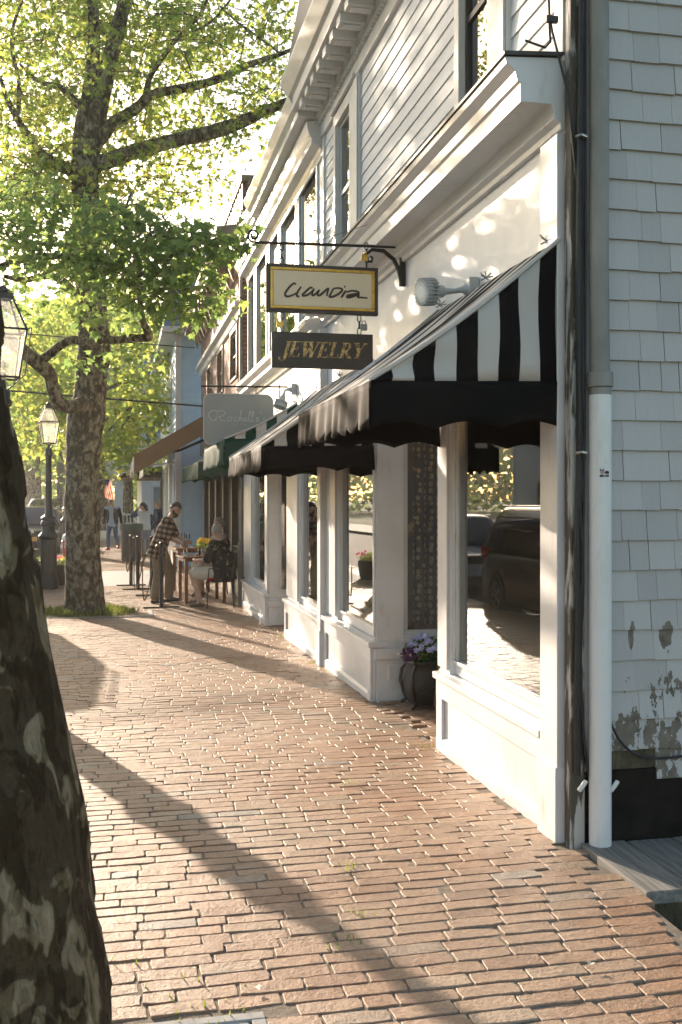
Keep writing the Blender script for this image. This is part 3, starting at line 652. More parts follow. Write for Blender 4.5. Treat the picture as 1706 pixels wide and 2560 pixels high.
m = MB(); m.prism([(X0, 3.28), (X0-0.04, 3.28), (X0-0.05, 3.34), (X0-0.14, 3.37), (X0-0.14, 3.42), (X0-0.20, 3.47), (X0-0.21, 3.52), (X0, 3.56)], 'y', 10.72, Y2); m.build('shopfront_cornice', M['trim'], b2, bevel=0.004)
m = MB(); m.box(X0-0.02, X0-0.0005, 10.72, Y2, 3.58, 3.63); m.build('sill_band', M['trim'], b2)
gB = gz(13)-0.2
m = MB()
wall_open(m, 'y', X0, X0+0.10, 10.715, 13.12, gB, 2.62, [(10.85, 12.3, 0.38, 2.45)]); m.build('bay_wall', M['white'], b2)
bay(b2, 10.72, 13.12, 10.851, 12.299, 0.38, 2.45, zb=gz(13)-0.1)
XC = 2.05
m = MB(); wall_open(m, 'y', XC, XC+0.12, 14.55, Y2-0.05, gz(17)-0.2, 2.62, [(14.8, 16.4, 0.30, 2.40)]); m.build('bay_wall', M['white'], b2)
bay(b2, 14.55, 17.38, 14.801, 16.399, 0.30, 2.40, x=XC, zb=gz(17)-0.1)
return_wall(b2, 14.535, XC, 3.2, gz(14)-0.15, 0.32, 2.35, gx0=2.20)
m = MB(); m.box(X0+0.1, 3.2, 13.03, 13.11, gB, 2.62); m.box(3.2, 3.28, 13.0, 14.6, gB, 2.7); m.build('entry_wall', M['trim'], b2)
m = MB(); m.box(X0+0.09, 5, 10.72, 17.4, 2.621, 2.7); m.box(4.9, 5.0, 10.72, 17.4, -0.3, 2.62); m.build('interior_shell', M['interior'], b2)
for bb in ((X0+0.1, 4.9, 10.72, 13.0, 0.28, 0.33), (X0+0.1, 4.9, 14.66, 17.4, 0.2, 0.25)):
    m = MB(); m.box(*bb); m.build('display_floor', M['woodfloor'], b2)
# ---------------------------------------------------------------- building 3: brick cafe
b3 = thing('brick_cafe', 'red brick cafe building with brown bracketed cornice and black shopfront', 'building', (X0, 17.5, gz(17)))
Ya, Yb = 17.47, 27.6
wins3 = [(18.9, 20.0), (21.6, 22.7), (24.3, 25.4)]
m = MB(); wall_open(m, 'y', X0, X0+0.2, Ya, Yb, 3.3, 7.0, [(a, b, 3.9, 4.75) for a, b in wins3]); m.box(X0+0.2, 5, Ya+0.001, Ya+0.2, 5.9, 6.999); m.box(X0-0.06, X0-0.001, Ya, Ya+0.42, gz(17)-0.1, 6.2)
m.build('brick_wall', M['brickwall'], b3)
for a, b in wins3: sash(b3, a, b, 3.9, 4.75, casing=0.08, fm='brownwood', muntins=(2, 2), mid=False)
m = MB(); m.prism([(X0, 5.70), (X0-0.08, 5.72), (X0-0.12, 5.92), (X0-0.42, 5.95), (X0-0.42, 6.02), (X0-0.50, 6.12), (X0-0.52, 6.22), (X0, 6.30)], 'y', Ya+0.05, Yb+0.1)
c3 = m.build('bracketed_cornice', M['brownwood'], b3, bevel=0.01)
y = Ya+0.25
while y < Yb:
    q = MB(); q.prism([(X0-0.121, 5.94), (X0-0.38, 5.94), (X0-0.36, 5.84), (X0-0.22, 5.74), (X0-0.15, 5.55), (X0-0.121, 5.50)], 'y', y, y+0.11); q.build('bracket', M['brownwood'], c3); y += 0.72
m = MB(); m.prism([(X0, 4.82), (X0-0.05, 4.84), (X0-0.08, 4.94), (X0-0.16, 4.99), (X0-0.17, 5.05), (X0, 5.08)], 'y', Ya+0.44, Yb); m.build('belt_course', M['trim'], b3)
m = MB(); m.box(X0-0.10, X0+0.3, Ya, Yb, 7.0, 7.1); m.box(X0-0.05, X0-0.001, Ya+0.02, Yb, 6.32, 6.5)
y = Ya+0.1
while y < Yb: m.box(X0-0.07, X0-0.002, y, y+0.12, 6.51, 6.99); y += 0.3
m.build('parapet_coping', M['brownwood'], b3)
m = MB(); m.tube([(X0-0.09, Ya+0.06, 6.2), (X0-0.09, Ya+0.06, 0.9)], 0.035, 10); m.tube([(X0-0.1, Ya+0.06, 0.9), (X0-0.1, Ya+0.06, gz(17))], 0.055, 10); m.build('drainpipe', M['galv'], b3, smooth=True)
# black shopfront: piers, glass, head
m = MB(); m.box(X0-0.03, X0+0.1, Ya+0.43, Yb, 2.75, 3.3); m.box(X0+0.0, X0+0.1, Ya+0.43, Yb, gz(20)-0.1, 0.35)
y = Ya+0.43; k = 0
while y < Yb-0.3:
    m.box(X0-0.05, X0+0.08, y, y+0.16, gz(20)-0.05, 2.75); m.box(X0-0.005, X0+0.07, y+0.85, y+0.90, 0.35, 2.75); y += 1.62
sf = m.build('black_shopfront', M['black'], b3, bevel=0.006)
m = MB(); m.box(X0+0.04, X0+0.048, Ya+0.44, Yb-0.1, 0.35, 2.75); m.build('pane', M['glass'], sf)
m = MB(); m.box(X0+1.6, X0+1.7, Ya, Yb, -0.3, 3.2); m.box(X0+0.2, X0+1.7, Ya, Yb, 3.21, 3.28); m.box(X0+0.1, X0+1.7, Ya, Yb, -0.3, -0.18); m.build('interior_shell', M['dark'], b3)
# ---------------------------------------------------------------- building 4: pale blue house
b4 = thing('pale_blue_house', 'tall pale blue clapboard house with slate mansard roof beyond the brick cafe', 'building', (1.48, 28, gz(28)))
XB = 1.48
m = MB(); m.box(XB, 6, 28.0, 39, gz(30)-0.1, 6.1); m.build('house_wall', M['blueclap'], b4)
m = MB(); clap(m, 'x', 28.0, XB+0.13, 2.4, gz(30), 6.1, [], exp=0.15, t=0.02); clap(m, 'y', XB, 28.13, 39, 3.4, 6.1, [(29.6, 30.6, 3.9, 5.4), (32.4, 33.4, 3.9, 5.4), (35.2, 36.2, 3.9, 5.4)], exp=0.15, t=0.02); m.build('clapboards', M['blueclap'], b4)
m = MB(); m.box(XB-0.03, XB+0.13, 27.96, 28.13, gz(30), 6.1); m.build('corner_board', M['trim'], b4)
m = MB(); m.box(XB-0.05, XB+0.1, 28.13, 39, 3.1, 3.4); m.build('belt_course', M['trim'], b4)
m = MB(); m.box(XB-0.04, XB-0.001, 28.2, 39, gz(30), 0.6); m.build('base_board', M['trim'], b4)
for a in (29.6, 32.4, 35.2): sash(b4, a, a+1, 3.95, 5.35, x=XB, casing=0.1, muntins=(2, 2), mid=True)
for a in (28.8, 31.4, 34.0, 36.4):
    sash(b4, a, a+1.7, 0.7, 2.6, x=XB-0.02, casing=0.12, mid=False)
m = MB(); m.prism([(XB-0.35, 6.1), (XB-0.35, 6.22), (XB+0.15, 8.2), (5.5, 8.2), (6.3, 6.1)], 'y', 27.7, 39.2); m.build('roof', M['slate'], b4)
m = MB(); m.prism([(XB-0.4, 6.0), (XB-0.4, 6.16), (XB+0.1, 6.16), (XB+0.1, 6.0)], 'y', 27.6, 39.3); m.box(XB-0.4, 5, 27.55, 27.75, 6.0, 6.15); m.build('eave', M['trim'], b4)
m = MB(); m.box(XB-0.02, XB+0.9, 30, 31.4, 6.2, 7.5); m.prism([(29.8, 7.5), (30.7, 8.3), (31.6, 7.5)], 'x', XB-0.15, XB+1.2); dm = m.build('dormer', M['slate'], b4)
# ---------------------------------------------------------------- building 5: white house with porch and balcony
b5 = thing('white_porch_house', 'white house with columned porch and balustraded balcony at the far end of the walk', 'building', (0, 45, gz(45)))
G = gz(45)
m = MB(); m.box(0.9, 8, 44.6, 56, G, 6.8); m.build('house_wall', M['white'], b5)
m = MB(); m.box(-0.55, 1.2, 42.9, 56, 2.78, 3.02); m.box(-0.45, 1.2, 43.0, 56, 2.62, 2.779); m.build('porch_roof', M['trim'], b5, bevel=0.02)
m = MB(); m.prism([(-0.6, 6.6), (-0.6, 6.75), (2.4, 8.6), (5.5, 6.6)], 'y', 42.8, 56.3); m.build('roof', M['slate'], b5)
def balustrade(parent, x0, x1, y0, y1, z0, z1, name='balustrade'):
    mm = MB()
    for (xa, ya, xb, yb) in ((x0, y0, x1, y0), (x0, y0, x0, y1)):
        L = math.hypot(xb-xa, yb-ya); k = int(L/0.13)
        dx, dy = (xb-xa)/L, (yb-ya)/L
        for zz in (z0+0.05, z1): mm.obox(((xa+xb)/2, (ya+yb)/2, zz), (dx*L/2+abs(dy)*0.03, dy*L/2+abs(dx)*0.03, 0), (0.03*abs(dy) if dx == 0 else 0, 0.03*abs(dx) if dy == 0 else 0, 0), (0, 0, 0.03))
        for i in range(k+1):
            px_, py_ = xa+dx*L*i/k, ya+dy*L*i/k; mm.box(px_-0.018, px_+0.018, py_-0.018, py_+0.018, z0, z1)
    return mm.build(name, M['trim'], parent)
balustrade(b5, -0.4, 1.1, 43.1, 55, 3.03, 3.85)
balustrade(b5, 0.15, 1.1, 43.3, 46, G+0.30, G+1.15)
m = MB(); m.box(-0.35, 1.3, 43.05, 56, G, G+0.3); m.build('porch_floor', M['concrete'], b5)
for i, (x, y) in enumerate(((-0.05, 43.35), (-0.05, 47.5), (-0.05, 52))):
    mm = MB(); mm.box(x-0.17, x+0.17, y-0.17, y+0.17, G+0.301, 2.619); mm.box(x-0.22, x+0.22, y-0.22, y+0.22, G+0.302, G+0.55); mm.build('column', M['trim'], b5, bevel=0.01)
for (x, y) in ((-0.35, 43.1), (1.05, 43.1)):
    mm = MB(); mm.box(x-0.09, x+0.09, y-0.09, y+0.09, 3.03, 6.6); mm.build('balcony_post', M['trim'], b5)
for (x0, x1, z0, z1) in ((1.3, 2.2, 3.5, 5.4), (1.3, 2.2, 0.4, 2.2)):
    mm = MB(); frame(mm, 'x', 44.55, 44.62, x0, x1, z0, z1, 0.09); wn = mm.build('window', M['trim'], b5); pane(wn, 'pane', 'x', 44.585, x0+0.08, x1-0.08, z0+0.08, z1-0.08, M['upglass'])
# ---------------------------------------------------------------- houses over the road (seen in the shop glass)
def far_house(name, label, x, y, wx, wy, h, wallm, roofm='slate', group=None):
    z0 = gz(y)-0.05
    t = thing(name, label, 'house', (x, y, z0), group)
    mm = MB(); mm.box(x-wx, x, y, y+wy, z0, h); mm.build('house_wall', M[wallm], t)
    mm = MB(); clap(mm, 'y', x, y+0.1, y+wy-0.1, z0+0.3, h-0.1, [(y+1+i*2.4, y+2.1+i*2.4, a, b) for i in range(int((wy-1)/2.4)) for a, b in ((0.8, 2.4), (3.6, 5.2))], sgn=1, exp=0.16, t=0.02); mm.build('clapboards', M[wallm], t)
    mm = MB(); mm.prism([(x+0.4, h-0.05), (x+0.4, h+0.1), (x-wx/2, h+1.3), (x-wx-0.4, h+0.1), (x-wx-0.4, h-0.05)], 'y', y-0.3, y+wy+0.3); mm.build('roof', M[roofm], t)
    for yy in (y, y+wy-0.14): mm = MB(); mm.box(x+0.01, x+0.06, yy, yy+0.14, z0, h-0.06); mm.build('corner_board', M['trim'], t)
    for i in range(int((wy-1)/2.4)):
        for a, b in ((0.8, 2.4), (3.6, 5.2)):
            if b > h: continue
            mm = MB(); frame(mm, 'y', x+0.01, x+0.07, y+1+i*2.4, y+2.1+i*2.4, a, b, 0.1); mm.box(x+0.02, x+0.06, y+1.1+i*2.4, y+2+i*2.4, (a+b)/2-0.02, (a+b)/2+0.02)
            wn = mm.build('window', M['trim'], t); pane(wn, 'pane', 'y', x+0.03, y+1.08+i*2.4, y+2.02+i*2.4, a+0.08, b-0.08, M['upglass'])
    return t
far_house('timber_house', 'pale blue timber house across the road, mirrored in the large shop window', -12.6, 19, 7, 8.5, 5.6, 'blueclap')
far_house('timber_house', 'white timber house across the road, mirrored in the middle shop window', -12.6, 31, 7, 12, 6.0, 'white')
# timber deck by the shingled wall
dk = thing('plank_deck', 'grey weathered plank deck at the foot of the shingled wall', 'deck', (2.13, 3.9, 0))
for i in range(9):
    x0 = 2.125+i*0.235
    if i == 0: ya, xb = 3.93, x0+0.222
    else: ya, xb = 3.98+0.02*random.random(), x0+0.228
    mm = MB(); mm.box(x0, xb, ya-0.0, YS-0.04, -0.03, 0.022+random.uniform(-0.003, 0.003)); mm.build('plank', M['deck'], dk, bevel=0.006)
m = MB(); m.box(2.2, 4.2, 4.1, 4.2, -0.25, -0.031); m.box(2.2, 4.2, 4.45, 4.52, -0.25, -0.031); m.build('joist', M['rotwood'], dk)
# ================================================================ AWNINGS
def awning(label, xw, xo, y0, y1, zt, zo, vh, nstripe_side, sw, light, dark, xscal=0.0, side_black=True, group='striped awnings along the shopfronts', blur=0.02):
    """side sheets, sloped top sheet, scalloped valances, frame. y0 near end, y1 far end"""
    t = thing('awning', label, 'awning', (xw, y0, zo), group)
    P = xw-xo
    def sag(s): return -0.035*math.sin(math.pi*s)
    def zat(s): return zt+(zo-zt)*s+sag(s)             # s 0 wall .. 1 outer
    ns = int(round((y1-y0)/sw)); nn = ns*3; k = 12
    m = MB()
    def top(a, b):
        y = y0+(y1-y0)*a; wob = 0.007*math.sin(a*43)+0.006*math.sin(a*17+b*4)
        return (xw-0.02-(P-0.02)*b, y, zat(b)+wob*math.sin(math.pi*b)+0.012*math.sin(math.pi*a*3)*math.sin(math.pi*b))
    m.grid(top, nn, k, mi=lambda i, j: (i//3) % 2)
    sh = m.build('top_sheet', [light, dark], t, smooth='all'); md = sh.modifiers.new('thick', 'SOLIDIFY'); md.thickness = 0.003
    # sides
    for nm, ys in (('side_sheet', y0), ('side_sheet', y1)):
        m = MB(); N = nstripe_side; kk = 6
        def side(a, b, ys=ys):
            s = a; x = xw-0.015-(P-0.015)*s; zz = zat(s)-0.004
            zb = zo+0.02*(1-s); z = zb+(zz-zb)*(1-b)
            return (x+0.003*math.sin(b*5+s*20), ys+0.018*math.sin(s*9+b*3)*math.sin(math.pi*b)*(1 if ys == y0 else -1), z)
        m.grid(side, N*3, kk, mi=lambda i, j: 0 if (i//3) % 2 else 1)
        o = m.build(nm, [light, dark], t, smooth='all'); md = o.modifiers.new('thick', 'SOLIDIFY'); md.thickness = 0.003
        m = MB(); pts = [(xw-0.015-(P-0.01)*s, ys+(-0.004 if ys == y0 else 0.004), zat(s)+0.004) for s in [i/10 for i in range(11)]]
        m.tube(pts, 0.011, 6); m.build('piping', light, o, smooth=True)
        m = MB()
        def sv(a, b, ys=ys):
            x = xw-0.01-(P-0.01)*a; ph = a*N/2.0
            low = vh*(1.0-0.16*abs(math.sin(math.pi*a*3.0))) if True else vh
            fl = 0.03*b*(1-a)*0.3
            return (x+0.02*b*(0.5-a), ys+(-0.004 if ys == y0 else 0.004)+0.012*math.sin(a*14)*b, zo+0.02*(1-a)-low*b)
        m.grid(sv, 36, 5); o2 = m.build('side_valance', dark, t, smooth='all'); md = o2.modifiers.new('thick', 'SOLIDIFY'); md.thickness = 0.003
    # front valance with soft folds
    m = MB(); per = 0.21
    def fv(a, b):
        y = y0+(y1-y0)*a; sc = abs(math.sin(math.pi*(y-y0)/per)); low = vh*(0.80+0.20*sc)
        fold = 0.010*math.sin((y-y0)*2*math.pi/0.21+1.3*math.sin(y*7))*b
        return (xo-0.004+fold-0.012*b, y, zo-low*b)
    m.grid(fv, max(60, int((y1-y0)/0.02)), 6, mi=lambda i, j: (int(i/max(60, int((y1-y0)/0.02))*ns)) % 2)
    o = m.build('front_valance', [M['awn_v'] if side_black else M['awn_g2'], dark], t, smooth='all'); md = o.modifiers.new('thick', 'SOLIDIFY'); md.thickness = 0.002
    m = MB()
    for ys in (y0+0.03, y1-0.03):
        m.tube([(xw, ys, zo+0.0), (xo+0.02, ys, zo-0.01)], 0.011, 6); m.tube([(xw, ys, zt-0.02), (xo+0.02, ys, zo-0.012)], 0.010, 6)
    m.tube([(xo+0.02, y0+0.02, zo-0.01), (xo+0.02, y1-0.02, zo-0.01)], 0.012, 6); m.build('frame', M['steel'], t, smooth=True)
    for i in range(3):
        yy = y0+0.12+(y1-y0-0.2)*i/2; q = MB(); c_ = Vector((xw-0.03, yy, zt+0.02))
        for a in range(7):
            an = a*0.9; q.tube([c_, c_+Vector((-0.03*math.cos(an), 0.045*math.sin(an*1.3), 0.03*math.sin(an)+0.015))], 0.004, 5)
        q.build('tie_cord', M['galv'], t)
    return t
M['awn_v'] = mat_fabric('thin_valance_cloth', (0.022, 0.018, 0.015), (0.014, 0.012, 0.010), trans=0.3)
M['awn_g2'] = mat_fabric('green_valance_cloth', (0.05, 0.12, 0.09), (0.10, 0.15, 0.12), trans=0.3)
awning('black and white striped awning over the big window nearest the drainpipe', X0-0.02, 1.13, 4.66, 6.60, 2.89, 2.19, 0.225, 9, 0.105, M['awn_w'], M['awn_k'])
awning('black and white striped awning between the nearest awning and the green one', X0-0.02, 1.13, 8.42, 10.95, 2.80, 2.07, 0.21, 9, 0.105, M['awn_w'], M['awn_k'])
awning('green and cream striped awning half hidden behind the second black awning', X0-0.02, 1.20, 12.2, 15.1, 2.78, 2.34, 0.30, 7, 0.14, M['awn_w'], M['awn_g'], side_black=False)
awning('farthest green striped awning, over the black cafe shopfront', X0-0.06, 1.28, 17.45, 21.8, 2.62, 2.26, 0.30, 6, 0.16, M['awn_w'], M['awn_g'], side_black=False)
# retractable tan awning on the cafe, stretched on folding arms
t = thing('awning', 'tan retractable awning on folding arms reaching out from the brick cafe', 'awning', (X0, 25.2, 2.9))
m = MB(); m.grid(lambda a, b: (X0-0.05-1.75*b, 22.6+4.6*a, 3.62-1.05*b-0.05*math.sin(math.pi*b)), 8, 8); o = m.build('canvas', M['awn_t'], t, smooth='all'); o.modifiers.new('t', 'SOLIDIFY').thickness = 0.004
m = MB(); m.prism([(X0-0.05, 3.60), (X0-1.8, 2.56), (X0-1.8, 2.15), (X0-1.55, 2.30), (X0-0.1, 3.15)], 'y', 22.58, 22.595); m.build('side_curtain', M['awn_t'], t)
m = MB(); m.grid(lambda a, b: (X0-1.81+0.05*math.sin(a*40)*b, 22.6+4.6*a, 2.57-(0.34+0.07*abs(math.sin(a*30)))*b), 80, 4); o = m.build('valance', M['awn_w'], t, smooth='all')
m = MB(); m.tube([(X0, 22.75, 3.05), (X0-0.8, 22.85, 2.70), (X0-0.75, 23.3, 2.72), (X0-1.7, 22.75, 2.5)], 0.03, 8); m.tube([(X0-1.78, 22.6, 2.55), (X0-1.78, 27.2, 2.55)], 0.035, 8); m.tube([(X0-0.06, 22.5, 3.62), (X0-0.06, 27.3, 3.62)], 0.06, 8); m.build('arm', M['black'], t, smooth=True)
# blue house awnings
t = thing('awning', 'rolled white awning over the pale blue house shopfront', 'awning', (1.48, 28.6, 2.7))
m = MB(); m.grid(lambda a, b: (1.46-0.85*b, 28.4+5*a, 3.05-0.5*b+0.02*math.sin(a*20)), 20, 4); m.build('canvas', M['awn_w'], t, smooth='all')
m = MB(); m.grid(lambda a, b: (0.61+0.03*math.sin(a*60)*b, 28.4+5*a, 2.55-0.3*b), 90, 3); m.build('valance', M['white'], t, smooth='all')
m = MB(); m.tube([(1.46, 28.4, 2.6), (0.62, 28.4, 2.52)], 0.02, 6); m.build('arm', M['steel'], t)
t = thing('awning', 'dark brown flat canopy with fringed edge between the blue house and the porch house', 'awning', (1.4, 38, 2.6))
m = MB(); m.box(-0.15, 1.42, 36.2, 39.0, 2.35, 2.42); m.prism([(-0.15, 2.43), (1.42, 2.43), (1.42, 2.75)], 'y', 36.2, 39.0); m.build('canopy', M['darkwood'], t)
m = MB(); m.grid(lambda a, b: (-0.16+1.58*a, 36.18+0.02*math.sin(a*60), 2.36-0.12*b), 60, 2); m.build('fringe', M['brownwood'], t)
m = MB(); m.box(1.36, 1.44, 36.25, 36.33, gz(36), 2.35); m.build('post', M['black'], t)
# ================================================================ HANGING SIGNS
def wpt(ox, oy, oz, sx, sz, p, y): return (ox+p[0]*sx, y, oz-p[1]*sz)
def spiral(c, r0, r1, a0, turns, n=28, plane='xz'):
    pts = []
    for i in range(n+1):
        f = i/n; a = a0+turns*2*math.pi*f; r = r0+(r1-r0)*f
        pts.append((c[0]+r*math.cos(a), c[1], c[2]+r*math.sin(a)))
    return pts
YSN = 7.55
br = thing('sign_bracket', 'black wrought iron bracket with scrolled ends over the cream hanging sign', 'bracket', (X0, YSN, 3.2))
m = MB(); m.box(X0-0.045, X0-0.002, YSN-0.018, YSN+0.018, 3.24, 3.55); m.tube([(X0-0.02, YSN, 3.535), (0.96, YSN, 3.515)], 0.011, 8); m.build('rod', M['iron'], br, bevel=0.003)
m = MB(); m.tube(spiral((0.955, YSN, 3.565), 0.050, 0.014, -math.pi/2, -1.35), 0.008, 8); m.build('scroll', M['iron'], br, smooth=True)
m = MB(); cur = [(X0-0.03, YSN, 3.26), (X0-0.05, YSN, 3.36), (X0-0.09, YSN, 3.44), (X0-0.17, YSN, 3.50), (X0-0.26, YSN, 3.505), (X0-0.315, YSN, 3.46), (X0-0.30, YSN, 3.415), (X0-0.26, YSN, 3.415), (X0-0.255, YSN, 3.445), (X0-0.275, YSN, 3.455)]
m.tube(cur, [0.014, 0.016, 0.017, 0.016, 0.014, 0.013, 0.012, 0.012, 0.011, 0.010], 8); m.build('brace', M['iron'], br, smooth=True)
def hook(name, label, x, y, z1, z0, lock=True, group='hooks holding the hanging signs', parent=None):
    t = thing(name, label, 'hook', (x, y, z0), group) if parent is None else parent
    m = MB(); n = max(2, int((z1-z0)/0.045))
    for i in range(n):
        zc = z1-(i+0.5)*(z1-z0)/n; h = (z1-z0)/n*0.62; pl = i % 2
        m.tube([(x+(0.014*math.cos(a) if not pl else 0), y+(0.014*math.cos(a) if pl else 0), zc+h*math.sin(a)) for a in [k*math.pi/5 for k in range(11)]], 0.004, 6)
    m.build('link', M['iron'], t, smooth=True)
    if lock:
        m = MB(); c = (x+(0.03 if lock == 1 else -0.02), y-0.02, z0+(z1-z0)*0.45); m.box(c[0]-0.024, c[0]+0.024, c[1]-0.01, c[1]+0.01, c[2]-0.035, c[2]+0.01); m.tube([(c[0]-0.014, c[1], c[2]+0.01), (c[0]-0.012, c[1], c[2]+0.035), (c[0]+0.012, c[1], c[2]+0.035), (c[0]+0.014, c[1], c[2]+0.01)], 0.004, 6)
        m.build('padlock', M['galv'] if lock == 1 else M['gold'], t, bevel=0.003)
    return t
x0s, x1s, z0s, z1s = 1.045, 1.885, 3.01, 3.365
hook('chain', 'thin chain between the bracket and the left top corner of the cream sign', 1.16, YSN, 3.51, z1s, 0)
hook('chain', 'hook with a square padlock at the right top corner of the cream sign', 1.80, YSN, 3.55, z1s, 2)
sg = thing('hanging_sign', 'cream hanging sign with gold frame and dark handwritten lettering', 'sign', (1.46, YSN, z0s), None)
TL = -0.008  # slight droop to the left as photographed
m = MB(); m.box(x0s, x1s, YSN-0.022, YSN+0.022, z0s, z1s); m.build('board', M['signblack'], sg, bevel=0.004)
m = MB(); frame(m, 'x', YSN-0.034, YSN-0.0225, x0s+0.028, x1s-0.028, z0s+0.026, z1s-0.026, 0.022); m.build('gilt_frame', M['gold'], sg, bevel=0.005)
m = MB(); m.box(x0s+0.051, x1s-0.051, YSN-0.026, YSN-0.0225, z0s+0.049, z1s-0.049); m.build('panel', M['cream'], sg)
m = MB(); frame(m, 'x', YSN+0.0225, YSN+0.034, x0s+0.028, x1s-0.028, z0s+0.026, z1s-0.026, 0.022); m.build('gilt_frame', M['gold'], sg, bevel=0.005)
def strokes(name, strs, ox, oz, sc, y, mat, parent, w0=0.006, vary=True, sub=4):
    m = MB()
    for st in strs:
        P = [Vector((ox+p[0]*sc, y, oz-p[1]*sc)) for p in st]
        # catmull-rom
        Q = []
        for i in range(len(P)-1):
            a, b, c, d = P[max(i-1, 0)], P[i], P[i+1], P[min(i+2, len(P)-1)]
            for j in range(sub):
                t = j/sub; Q.append(0.5*((2*b)+(c-a)*t+(2*a-5*b+4*c-d)*t*t+(3*b-a-3*c+d)*t*t*t))
        Q.append(P[-1]); n = len(Q)
        rs = [w0*(0.62+0.38*math.sin(math.pi*min(1, max(0, i/(n-1)*0.9+0.08)))) if vary else w0 for i in range(n)]
        # flat ribbon strokes standing 1.5 mm proud of the board
        vs = []
        for i, q in enumerate(Q):
            d = (Q[min(i+1, n-1)]-Q[max(i-1, 0)]); d = d.normalized() if d.length else Vector((1, 0, 0)); nn_ = Vector((-d.z, 0, d.x))
            vs += [q+nn_*rs[i], q-nn_*rs[i], q+nn_*rs[i]+Vector((0, 0.003, 0)), q-nn_*rs[i]+Vector((0, 0.003, 0))]
        fs = []
        for i in range(n-1):
            b = i*4; fs += [(b, b+4, b+5, b+1), (b, b+2, b+6, b+4), (b+1, b+5, b+7, b+3)]
        m.add(vs, fs)
    return m.build(name, mat, parent)
cl = [[(452, 412), (438, 402), (405, 430), (375, 472), (372, 495), (392, 502), (425, 492), (455, 474)],
      [(492, 424), (470, 458), (458, 488), (468, 500), (478, 494)],
      [(580, 432), (560, 430), (525, 462), (504, 484), (512, 492), (545, 482), (578, 455), (592, 436)], [(590, 438), (576, 466), (580, 486), (600, 476), (632, 442)],
      [(632, 442), (618, 470), (622, 486), (645, 476), (690, 436), (700, 434), (690, 470), (690, 488)],
      [(738, 432), (722, 462), (708, 492), (745, 486), (785, 462), (806, 440), (800, 428), (770, 424), (735, 430)],
      [(836, 440), (815, 470), (798, 496)], [(822, 408), (832, 412)],
      [(838, 452), (880, 440), (925, 444), (934, 456), (905, 476), (865, 490), (845, 490), (850, 478), (885, 468), (925, 462), (936, 470), (925, 486), (960, 488), (1003, 490)]]
strokes('lettering', cl, 1.095-(300-18)*0.00098, 3.316+(325-18)*0.00098, 0.00098, YSN-0.0285, M['ink'], sg, 0.0085)
hook('chain', 'hook and pair of padlocks between the two signs, left one', 1.165, YSN, z0s, 2.868, 2)
hook('chain', 'hook and brass padlock between the two signs, right one', 1.745, YSN, z0s, 2.868, 1)
s2 = thing('hanging_sign', 'black hanging sign with worn gold serif capitals below the cream sign', 'sign', (1.44, YSN, 2.6))
m = MB(); m.box(1.085, 1.845, YSN-0.02, YSN+0.02, 2.605, 2.868); m.build('board', M['signblack'], s2, bevel=0.004)
# serif capitals: polygons in a unit box, height 1
def bar(x0, z0, x1, z1, w):
    d = Vector((x1-x0, z1-z0)); n = Vector((-d.y, d.x)).normalized()*w/2
    return [(x0+n.x, z0+n.y), (x0-n.x, z0-n.y), (x1-n.x, z1-n.y), (x1+n.x, z1+n.y)]
TH, TN = 0.20, 0.07
def ser(x, z, w=0.34): return [(x-w/2, z-0.028), (x+w/2, z-0.028), (x+w/2, z+0.028), (x-w/2, z+0.028)]
def vb(x, z0=0, z1=1, w=TH): return [(x-w/2, z0), (x+w/2, z0), (x+w/2, z1), (x-w/2, z1)]
def arcp(cx, cz, rx, rz, a0, a1, w0, w1, n=12):
    out = []
    for i in range(n+1):
        a = a0+(a1-a0)*i/n; f = math.sin(math.pi*i/n); w = w0+(w1-w0)*f
        out.append(((cx+(rx)*math.cos(a), cz+rz*math.sin(a)), (cx+(rx-w)*math.cos(a), cz+(rz-w*0.45)*math.sin(a))))
    return [[out[i][0], out[i+1][0], out[i+1][1], out[i][1]] for i in range(n)]
GL = {
 'J': (0.42, [vb(0.28, -0.05, 1), ser(0.28, 0.972, 0.42)]+arcp(0.13, -0.06, 0.25, 0.2, 0, -math.pi, 0.19, 0.06)+[vb(-0.08, -0.12, -0.02, 0.11)]),
 'E': (0.72, [vb(0.18), ser(0.18, 0.028), [(0.1, 0.944), (0.66, 0.944), (0.66, 1), (0.1, 1)], [(0.1, 0), (0.70, 0), (0.70, 0.056), (0.1, 0.056)], [(0.2, 0.48), (0.5, 0.48), (0.5, 0.535), (0.2, 0.535)], vb(0.645, 0.80, 0.97, 0.05), vb(0.685, 0.03, 0.24, 0.05), vb(0.485, 0.38, 0.64, 0.05)]),
 'W': (1.08, [bar(0.10, 1, 0.35, 0, TH), bar(0.35, 0, 0.56, 0.92, TN), bar(0.50, 1, 0.76, 0, TH), bar(0.76, 0, 1.0, 0.98, TN), ser(0.1, 0.972), ser(0.5, 0.972, 0.36), ser(1.0, 0.972, 0.28)]),
 'L': (0.66, [vb(0.18), ser(0.18, 0.972), [(0.02, 0), (0.64, 0), (0.64, 0.056), (0.02, 0.056)], vb(0.625, 0.03, 0.28, 0.05)]),
 'R': (0.80, [vb(0.18), ser(0.18, 0.972), ser(0.18, 0.028)]+arcp(0.34, 0.73, 0.30, 0.27, math.pi/2, -math.pi/2, 0.06, 0.18)+[[(0.2, 0.95), (0.36, 0.95), (0.36, 1), (0.2, 1)], [(0.2, 0.46), (0.36, 0.46), (0.36, 0.51), (0.2, 0.51)], bar(0.36, 0.47, 0.70, 0.02, TH), ser(0.74, 0.028, 0.2)]),
 'Y': (0.80, [vb(0.40, 0, 0.48), bar(0.12, 1, 0.40, 0.44, TH), bar(0.40, 0.44, 0.70, 0.98, TN), ser(0.12, 0.972, 0.36), ser(0.70, 0.972, 0.26), ser(0.4, 0.028, 0.36)])}
